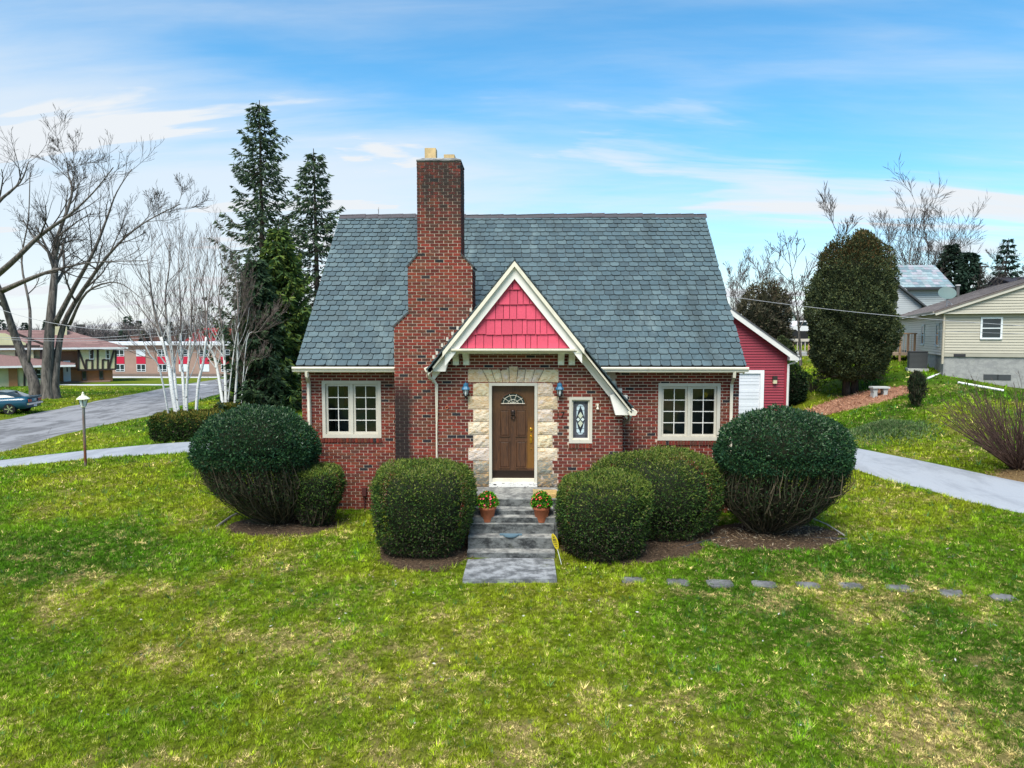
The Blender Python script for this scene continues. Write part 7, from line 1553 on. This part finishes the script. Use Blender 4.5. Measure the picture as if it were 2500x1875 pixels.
# ---- long brick building
Y = 88.0; zt = Z(843, Y); zb = Z(922, Y); x0, x1 = X(236, Y), X(575, Y)
t = thing('school_building', (.5 * (x0 + x1), Y, zb), 'long low tan brick building with red window panels beyond the street', 'building')
m = MB(); m.box(x0 - 4, x1, Y, Y + 12, zb - .5, zt, (.30, .20, .155)); m.build('wall', MAT['plain'], t); m = MB(); m.box(x0 - 4.4, x1 + .5, Y - .5, Y + 12, zt, zt + .35, (.60, .62, .64)); m.build('roof', MAT['plain'], t); m = MB(); m.box(x0 - 4, x1, Y - .04, Y - .001, zb - .3, zb + .45, (.17, .13, .11)); m.build('plinth', MAT['plain'], t)
FB = Frame((0, Y, 0), 0)
for k in range(6):
    xc = X(295 + 51.5 * k, Y); w = 1.15
    m = MB(); m.box(xc - w / 2, xc + w / 2, Y - .05, Y - .001, Z(889, Y), Z(871, Y), (.42, .012, .04)); wp = m.build('window_bay', MAT['plain'], t)
    for a, b in ((872 - 18, 871 - .6), (890, 908)):
        pale = (k in (1,) and a < 880) or (k in (3, 4) and a > 880)
        m = MB(); m.box(xc - w / 2, xc + w / 2, Y - .045, Y - .001, Z(b, Y), Z(a, Y), (.62, .66, .68)); m.build('frame', MAT['plain'], wp)
        for s0, s1 in ((-w / 2 + .06, -.04), (.04, w / 2 - .06)):
            zz0, zz1 = Z(b, Y) + .06, Z(a, Y) - .05; zm = zz0 + (zz1 - zz0) * .22
            for c0, c1 in ((zz0, zm - .03), (zm + .03, zz1)): m = MB(); m.box(xc + s0, xc + s1, Y - .052, Y - .046, c0, c1, (.55, .60, .62)); m.build('pane', MAT['plain'] if pale else MAT['dimglass'], wp)
# buildings behind it
Y = 112; x0, x1 = X(450, Y), X(566, Y); z0, z1 = Z(846, Y), Z(800, Y); t = thing('red_roofed_building', (.5 * (x0 + x1), Y, -1), 'building with a broad red roof behind the long brick one', 'building'); m = MB(); m.box(x0, x1, Y, Y + 10, -2, z0, (.25, .16, .13)); m.build('wall', MAT['plain'], t); m = MB(); m.add([(x0 - .6, Y - .6, z0), (x1 + .6, Y - .6, z0), (x1 - .4, Y + 5, z1), (x0 + .4, Y + 5, z1), (x0 - .6, Y + 10.6, z0), (x1 + .6, Y + 10.6, z0)], [(0, 1, 2, 3), (3, 2, 5, 4), (0, 3, 4), (1, 5, 2), (0, 4, 5, 1)], (.27, .03, .035)); m.build('roof', MAT['shingle'], t)
Y = 105; x0, x1 = X(303, Y), X(340, Y); z0, z1 = Z(846, Y), Z(822, Y); t = thing('gabled_outbuilding', (.5 * (x0 + x1), Y, -1), 'pale gabled outbuilding with brown roof behind the long brick one', 'building'); m = MB(); m.prism([(x0, -2), (x1, -2), (x1, z0), (.5 * (x0 + x1), z1), (x0, z0)], Y, Y + .3, 'y', (.50, .55, .56)); m.build('wall', MAT['plain'], t)
m = MB(); xm = .5 * (x0 + x1); m.add([(xm, Y - .1, z1 + .1), (x1 + .2, Y - .1, z0 - .1), (X(392, Y), Y + 6, z0 - .1), (X(384, Y), Y + 6, z1 + .1), (x0 - .2, Y - .1, z0 - .1), (x0 + 2, Y + 8, z0 - .1)], [(0, 1, 2, 3), (0, 3, 5, 4)], (.20, .10, .075)); m.build('roof', MAT['shingle'], t); m = MB(); m.box(xm - .2, xm + .2, Y - .03, Y - .001, z0 - .2, z0 + .7); m.build('vent', MAT['dark'], t)

# ------------------------------------------------------------------ parked car
g = ground_at(20, 1012); head = math.radians(180 + 9); cb = np.array((X(66, g[1] + .3), g[1] + .9, 0)); g0 = h(cb[0] - 1, cb[1])
F = Frame((cb[0], cb[1], 0), head)      # local x runs forward from the rear bumper
t = thing('parked_car', (cb[0] - 2.2, cb[1], g0), 'dark teal coupe parked across the street, its tail toward the maple', 'car')
st = [(0.0, .78, .42, .95), (.10, .86, .34, 1.0), (.45, .90, .30, 1.02), (.9, .92, .28, 1.01), (1.6, .93, .24, .98), (2.6, .93, .22, .93), (3.4, .92, .22, .90), (4.2, .86, .26, .82), (4.6, .70, .34, .66)]
V = []
for x, w, zb, zt in st: V += [F.P(x, s * w * k, g0 + z) for s, k, z in ((-1, .86, zb), (-1, 1.0, zb + (zt - zb) * .35), (-1, .98, zb + (zt - zb) * .75), (-1, .84, zt), (1, .84, zt), (1, .98, zb + (zt - zb) * .75), (1, 1.0, zb + (zt - zb) * .35), (1, .86, zb))]
m = MB(); n = 8; Fs = [(i * n + j, i * n + (j + 1) % n, (i + 1) * n + (j + 1) % n, (i + 1) * n + j) for i in range(len(st) - 1) for j in range(n)] + [tuple(range(n))[::-1], tuple(range((len(st) - 1) * n, len(st) * n))]; m.add(V, Fs); m.build('body', MAT['carpaint'], t, smooth=True)
gs = [(.55, .74, 1.02, .72), (1.25, .62, 1.30, .60), (1.9, .60, 1.37, .58), (2.5, .62, 1.30, .60), (3.2, .72, .95, .70)]
V = []
for x, wb, zt, wt in gs: V += [F.P(x, -.76, g0 + .93), F.P(x, -wt * (1 if zt > 1.1 else 1), g0 + zt), F.P(x, wt, g0 + zt), F.P(x, .76, g0 + .93)]
m = MB(); m.add(V, [(i * 4 + j, i * 4 + j + 1, i * 4 + 5 + j, i * 4 + 4 + j) for i in range(4) for j in range(3)]); m.build('windows', MAT['dimglass'], t, smooth=True)
m = MB(); m.add([F.P(1.2, -.60, g0 + 1.30), F.P(1.2, .60, g0 + 1.30), F.P(1.9, .59, g0 + 1.392), F.P(1.9, -.59, g0 + 1.392), F.P(2.5, .60, g0 + 1.318), F.P(2.5, -.60, g0 + 1.318)], [(0, 1, 2, 3), (3, 2, 4, 5)]); m.build('roof', MAT['carpaint'], t, smooth=True)
m = MB(); F.box(m, -.06, .16, -.70, .70, g0 + .96, g0 + 1.04); m.build('spoiler', MAT['carpaint'], t)
for s in (-1, 1): m = MB(); F.box(m, -.02, .12, *sorted((s * .38, s * .74)), g0 + .72, g0 + .88); m.build('tail_light', MAT['tail'], t)
m = MB(); F.box(m, -.07, .15, -.80, .80, g0 + .56, g0 + .66); m.build('bumper', MAT['chrome'], t); m = MB(); F.box(m, -.03, .02, -.16, .16, g0 + .42, g0 + .54, (.7, .72, .75)); m.build('number_plate', MAT['plain'], t)
for x in (.98, 3.7):
    for s in (-1, 1):
        m = MB(); V = [F.P(x + .33 * math.cos(q), s * y_, g0 + .33 + .33 * math.sin(q)) for y_ in (.70, .94) for q in np.arange(24) * 2 * math.pi / 24]; m.add(V, [tuple(range(24)), tuple(range(47, 23, -1))] + [(i, (i + 1) % 24, 24 + (i + 1) % 24, 24 + i) for i in range(24)]); wh = m.build('wheel', MAT['tyre'], t)
        m = MB()
        for q in range(5): a = q * 2 * math.pi / 5; m.add([F.P(x + r_ * math.cos(a + d), s * .948, g0 + .33 + r_ * math.sin(a + d)) for r_, d in ((.03, -.8), (.24, -.16), (.24, .16), (.03, .8))], [(0, 1, 2, 3)])
        m.build('rim', MAT['chrome'], wh)

# ------------------------------------------------------------------ far trees on the right
rs = np.random.default_rng(91)
def bare(label, px, Y, ptop, seed, col=(.060, .050, .047), r0=None, kids=(10, 6, 5), mx=3, spread=.62, lean=(0, 0), group='bare trees behind the houses', lo=.3):
    r_ = np.random.default_rng(seed); T = Tree(r_, np.array(col)); b = tree_base(px, Y); hh = Z(ptop, Y) - b[2]; k = hh * .012 if r0 is None else r0
    T.path([b + (0, 0, -.3), b + (lean[0] * .2, 0, hh * .3), b + (lean[0] * .5, 0, hh * .62), b + (lean[0], 0, hh)], k, .015, 0, mx, kids, hh * .62, .14, spread, .12, .60, .012, lo); T.done('bare_tree', b, label, MAT['bark'], MAT['twig'], group, wmin=.020)
bare('thin crooked bare tree just left of the rounded evergreen', 1955, 40, 612, 1, lean=(-.9, 0), kids=(12, 5, 4, 4), r0=.10, mx=3, spread=.85)
bare('bare tree whose top shows behind the rounded evergreen', 2035, 46, 555, 2, kids=(12, 7, 6, 4))
bare('tall slender bare tree behind the grey house', 2195, 60, 505, 3, lean=(1.0, 0), kids=(12, 7, 6, 4))
bare('bare tree leaning beside the tall slender one, behind the grey house', 2172, 62, 560, 4, lean=(-.5, 0))
bare('broad bare tree with fanned branches beside the dark pines', 2285, 66, 560, 5, kids=(14, 8, 6, 4), spread=.75)
bare('bare tree at the right end, behind the white gabled house', 2470, 64, 650, 6, kids=(12, 7, 5, 4), spread=.85)
bare('small bare tree between the pines and the single spruce', 2400, 60, 670, 7, kids=(12, 7, 5, 4), spread=.9)
for k, (px, pt, Y) in enumerate([(1800, 672, 58), (1850, 668, 60), (1880, 690, 64), (1912, 700, 70), (1780, 680, 66)]): bare(['bushy bare tree just above the garage roof', 'bare tree with upright twigs behind the dark bushy evergreen', 'low bare tree by the lone brick chimney', 'thin bare tree above the tiny white house', 'bare tree at the slate roof edge beyond the garage'][k], px, Y, pt, 100 + k, (.11, .09, .085), None, (11, 7, 6), 3, .6)
b = tree_base(930, 40); T = Tree(np.random.default_rng(120), np.array((.16, .14, .13))); zt_ = Z(505, 40) - b[2]
for dx, k in ((0, 1.0), (.35, .965), (-.3, .955)): T.path([b + (0, 0, -.2), b + (dx * .3, 0, zt_ * .5), b + (dx, 0, zt_ * k)], .07, .012, 1, 3, (6, 3, 2), 1.0, .3, .35, lo=.75)
T.done('bare_tree', b, 'bare sapling whose twig tips show over the roof ridge', MAT['bark'], MAT['twig'], 'bare trees behind the houses', wmin=.012)
for k, (px, pt, Y, lb) in enumerate([(2140, 600, 68, 'bare tree between the rounded evergreen and the grey roof'), (2235, 560, 72, 'bare tree rising over the middle of the grey roof'), (2330, 575, 74, 'wide-crowned bare tree behind the wide dark pine'), (2255, 600, 60, 'low twiggy tree at the end of the grey roof'), (2420, 640, 72, 'twiggy bare tree left of the single spruce'), (2500, 680, 58, 'bare tree cut by the frame beyond the white gabled house')]): bare(lb, px, Y, pt, 140 + k, (.065, .054, .05), None, (12, 8, 6), 3, .68)
b = tree_base(2310, 64); spruce('wide dark pine behind the satellite dish', b, Z(598, 64) - b[2], 2.6, rs, .5, [(.030, .052, .034), (.022, .04, .028)], .1, .25, 'pine_tree', needle=(.5, .09), dens=.8)
b = tree_base(2352, 62); spruce('narrower dark pine beside the wide one', b, Z(617, 62) - b[2], 2.0, rs, .5, [(.030, .055, .038), (.022, .045, .03)], .1, .25, 'pine_tree', needle=(.5, .09), dens=.8)
b = tree_base(2446, 62); spruce('single layered spruce rising above the beige ridge', b, Z(585, 62) - b[2], 1.7, rs, .62, [(.026, .052, .036), (.02, .042, .03)], .18, .2, needle=(.42, .07), dens=.55, ragged=.25)
b = tree_base(1862, 46); clipped_bush('bushy_evergreen', 'dark brownish bushy evergreen above the garage roof', b, 1.55, 1.5, Z(700, 46) - b[2], rs, 9000, 2, [(.5, .0), (.9, .15), (1, .4), (.9, .65), (.62, .85), (.3, .97), (0, 1)], .9, [(.10, .09, .05)], [(.085, .080, .052), (.11, .095, .065), (.06, .06, .04)], .24, .040, 'tree', None, .34)
b = tree_base(1905, 42); clipped_bush('conifer_sapling', 'small pale-tipped conifer beside the garden deck', b, .75, .75, Z(825, 42) - b[2], rs, 3500, 2, [(.6, .1), (1, .3), (.75, .6), (.3, .9), (0, 1)], .1, [(.10, .12, .05)], [(.06, .085, .035), (.04, .06, .03)], .16, .04, 'tree', None, .12)
# utility pole
b = tree_base(2378, 66); t = thing('utility_pole', b, 'dark utility pole between the pines and the single spruce', 'utility pole'); m = MB(); m.tube([b, (b[0], b[1], Z(643, 66))], .14, 8, (.05, .04, .035)); m.build('pole', MAT['plain'], t); m = MB(); m.box(b[0] - .8, b[0] + .8, b[1] - .08, b[1] + .08, Z(655, 66), Z(655, 66) + .12, (.05, .04, .035)); m.build('crossarm', MAT['plain'], t)
# ------------------------------------------------------------------ distant woods: one mass each side
def woods(name, label, spans, seed):
    r_ = np.random.default_rng(seed); m = MB()
    for px0, px1, Y0_, Y1_, pt0, pt1, cnt, col in spans:
        for k in range(cnt):
            px = px0 + (px1 - px0) * r_.random(); Y = Y0_ + (Y1_ - Y0_) * r_.random(); b = tree_base(px, Y); hh = Z(pt0 + (pt1 - pt0) * r_.random(), Y) - b[2]; c = np.array(col) * (.7 + .6 * r_.random())
            if r_.random() < .12:
                n = 260; f = r_.random(n) ** .7; a = r_.random(n) * 6.28; rr = hh * .20 * (1 - f) * (.5 + .5 * r_.random(n)); P = np.c_[b[0] + np.cos(a) * rr, b[1] + np.sin(a) * rr, b[2] + hh * (.1 + .85 * f)]; m.leaves(P, unit(np.c_[np.cos(a), np.sin(a), -.3 * np.ones(n)]), hh * .10, hh * .022, pick([(.03, .05, .035), (.04, .06, .04)], n, r_), r_); continue
            m.tube([b, b + (r_.normal() * .3, 0, hh * .6)], [hh * .014, hh * .007], 4, c, False)
            n = 34; f = .25 + .65 * r_.random(n); a = r_.random(n) * 6.28; L = hh * .30 * (1.1 - .6 * f) * (.6 + .6 * r_.random(n))
            for q in range(n):
                s = b + (0, 0, hh * f[q] * .75); d = np.array((math.cos(a[q]) * .75, math.sin(a[q]) * .75, 1.0)); e = s + d * L[q]; m.tube([s, .5 * (s + e) + r_.normal(size=3) * .1, e], [.05, .035, .02], 3, c, False)
            n2 = 210; i = r_.integers(n, size=n2); P = b + np.c_[np.cos(a[i]) * .75 * L[i], np.sin(a[i]) * .75 * L[i], L[i]] * (.3 + .7 * r_.random((n2, 1))); P[:, 2] += hh * f[i] * .75
            m.leaves(P, unit(r_.normal(size=(n2, 3)) * .8 + (0, 0, .9)), hh * .10 * (.6 + .8 * r_.random(n2)), .028 + .0 * f[0], np.tile(c * 1.15, (n2, 1)), r_)
    m.build(name, MAT['twig'], None, (0, 130, 0), label=label, cat='woods', kind='stuff')
woods('distant_wood', 'far bare woodland beyond the street and brick building', [(-150, 700, 118, 150, 760, 795, 120, (.10, .085, .085)), (150, 640, 104, 116, 792, 822, 50, (.085, .07, .07)), (-200, 900, 150, 200, 772, 790, 70, (.13, .115, .12))], 201)
woods('distant_wood', 'far bare woodland behind the houses up the slope', [(1750, 2120, 90, 130, 742, 775, 70, (.12, .10, .10)), (2100, 2650, 80, 120, 680, 735, 80, (.10, .085, .085)), (900, 1800, 130, 170, 760, 790, 60, (.11, .10, .10))], 202)
# ------------------------------------------------------------------ grass blades
def no_grass(x, y):
    k = (x > mxL - .02) & (x < mxR + .02) & (y > YW - .03) & (y < YB + .02); k |= (x > exL - .02) & (x < exR + .02) & (y > YE - .03) & (y < YW); k |= (x > gxl) & (x < gxr) & (y > 30)
    for a, b, c, d in SLABS: k |= (x > a) & (x < b) & (y > c) & (y < d)
    for c, rx, ry, rot in BLOBS:
        dx, dy = x - c[0], y - c[1]; u = dx * math.cos(rot) + dy * math.sin(rot); v = -dx * math.sin(rot) + dy * math.cos(rot); e = fbm(x, y, 91, 3, 2) * .35 + .80; k |= (u / rx) ** 2 + (v / ry) ** 2 < e
    for sx, sy in STN: k |= (((x - sx) / .17) ** 4 + ((y - sy) / .10) ** 4 < .5 + fbm(x, y, 97, 9, 2))
    for P, Wd in PATHS:
        near = (x > P[:, 0].min() - 6) & (x < P[:, 0].max() + 6) & (y > P[:, 1].min() - 6) & (y < P[:, 1].max() + 6); idx = np.nonzero(near)[0]
        for i in range(0, len(idx), 20000):
            q = idx[i:i + 20000]; d2 = (x[q][:, None] - P[None, :, 0]) ** 2 + (y[q][:, None] - P[None, :, 1]) ** 2; j = d2.argmin(1); k[q] |= np.sqrt(d2[np.arange(len(q)), j]) < Wd[j] * .5 + (fbm(x[q], y[q], 93, 2.5, 2) - .55) * .22
    return k
def grass(name, label, y0, y1, dens, L, W, seed, pxm=130, per=9, spread=.03):
    """tufts of blades; every tuft has its own tone, height and lean"""
    r_ = np.random.default_rng(seed); xl = lambda y: X(-pxm, 20) / 20 * y; xr = lambda y: X(2500 + pxm, 20) / 20 * y
    A = .5 * ((xr(y0) - xl(y0)) + (xr(y1) - xl(y1))) * (y1 - y0); k = int(A * dens / per)
    ty = np.sqrt(y0 ** 2 + (y1 ** 2 - y0 ** 2) * r_.random(k)); tx = xl(ty) + (xr(ty) - xl(ty)) * r_.random(k); keep = ~no_grass(tx, ty); tx, ty = tx[keep], ty[keep]; k = len(tx)
    col, dry = lawn_mix(tx, ty); fine = np.clip((fbm(tx, ty, 63, 7.0, 3, .7) - .5) * 2.6 + .5, 0, 1)
    isd = r_.random(k) < dry * .58 + .06 + .10 * np.clip((13.5 - ty) / 4, 0, 1) * np.clip((tx + 6) / 10, 0, 1); col[isd] = G_DRY * (.55 + .65 * r_.random((isd.sum(), 1))); half = r_.random(k) < .12 * (1 - dry); col[half] = col[half] * .5 + G_DRY * .32
    weed = r_.random(k) < .015; col[weed] = np.array((.06, .15, .05)) * (.7 + .8 * r_.random((weed.sum(), 1)))
    col *= np.exp(r_.normal(size=(k, 1)) * .34) * (.62 + .66 * fine)[:, None]
    hgt = L * np.exp(r_.normal(size=k) * .30) * (.6 + .7 * fine); hgt[weed] *= 1.7; hgt[isd] *= .85; ta = r_.random(k) * 6.28; tl = .55 * r_.random(k)
    n = k * per; rep = lambda a: np.repeat(a, per, 0); a = r_.random(n) * 6.28; q = np.sqrt(r_.random(n)) * spread; x = rep(tx) + np.cos(a) * q; y = rep(ty) + np.sin(a) * q
    lean = .25 + .75 * r_.random(n) + rep(isd * .5); D = unit(np.c_[np.cos(a) * lean + rep(np.cos(ta) * tl), np.sin(a) * lean + rep(np.sin(ta) * tl), np.ones(n)]); Ln = rep(hgt) * (.55 + .8 * r_.random(n)); c = rep(col) * (.78 + .44 * r_.random((n, 1)))
    b = a + 1.57 + r_.normal(size=n) * .5; Sd = np.c_[np.cos(b), np.sin(b), np.zeros(n)] * (W * (.7 + .6 * r_.random(n)))[:, None]; P = np.c_[x, y, H(x, y) - .004 + (fbm(x, y, 5, .8, 3) - .5) * .05]
    T = P + D * Ln[:, None] - np.c_[np.zeros((n, 2)), Ln * lean * .15]; m = MB(); V = np.stack([P - Sd, P + Sd, T], 1).reshape(-1, 3); m.add(V, np.arange(3 * n).reshape(n, 3), c)
    m.build(name, MAT['grass'], None, (0, y0, 0), label=label, cat='grass', kind='stuff'); return n
grass('lawn_grass', 'short green and straw-coloured lawn grass in front of the house', 6.6, 12.5, 7200, .050, .0038, 1, 70, 9, .026)
grass('lawn_grass', 'short green lawn grass along the shrubs and stepping stones', 12.5, 18, 3300, .058, .0062, 2, 70, 7, .035)
grass('lawn_grass', 'green lawn grass beside and behind the house', 18, 30, 640, .075, .013, 3, 40, 5, .06)
grass('lawn_grass', 'distant lawn grass along the street and under the spruces', 30, 62, 62, .11, .032, 4, 40, 4, .12)
# pale fallen leaves and petals on the lawn
r_ = np.random.default_rng(17); n = 230; y = 8.2 + 6.2 * r_.random(n); x = (X(0, 20) + (X(2500, 20) - X(0, 20)) * r_.random(n)) / 20 * y; k = ~no_grass(x, y); x, y = x[k], y[k]; n = len(x)
m = MB(); m.leaves(np.c_[x, y, H(x, y) + .035], unit(r_.normal(size=(n, 3)) * (1, 1, .3)), .03 + .035 * r_.random(n), .012, pick([(.62, .60, .56), (.50, .42, .34), (.34, .26, .20)], n, r_), r_); m.build('fallen_leaves', MAT['leafmat'], None, (0, 11, 0), label='pale fallen leaves scattered over the front lawn', cat='leaves', kind='stuff')
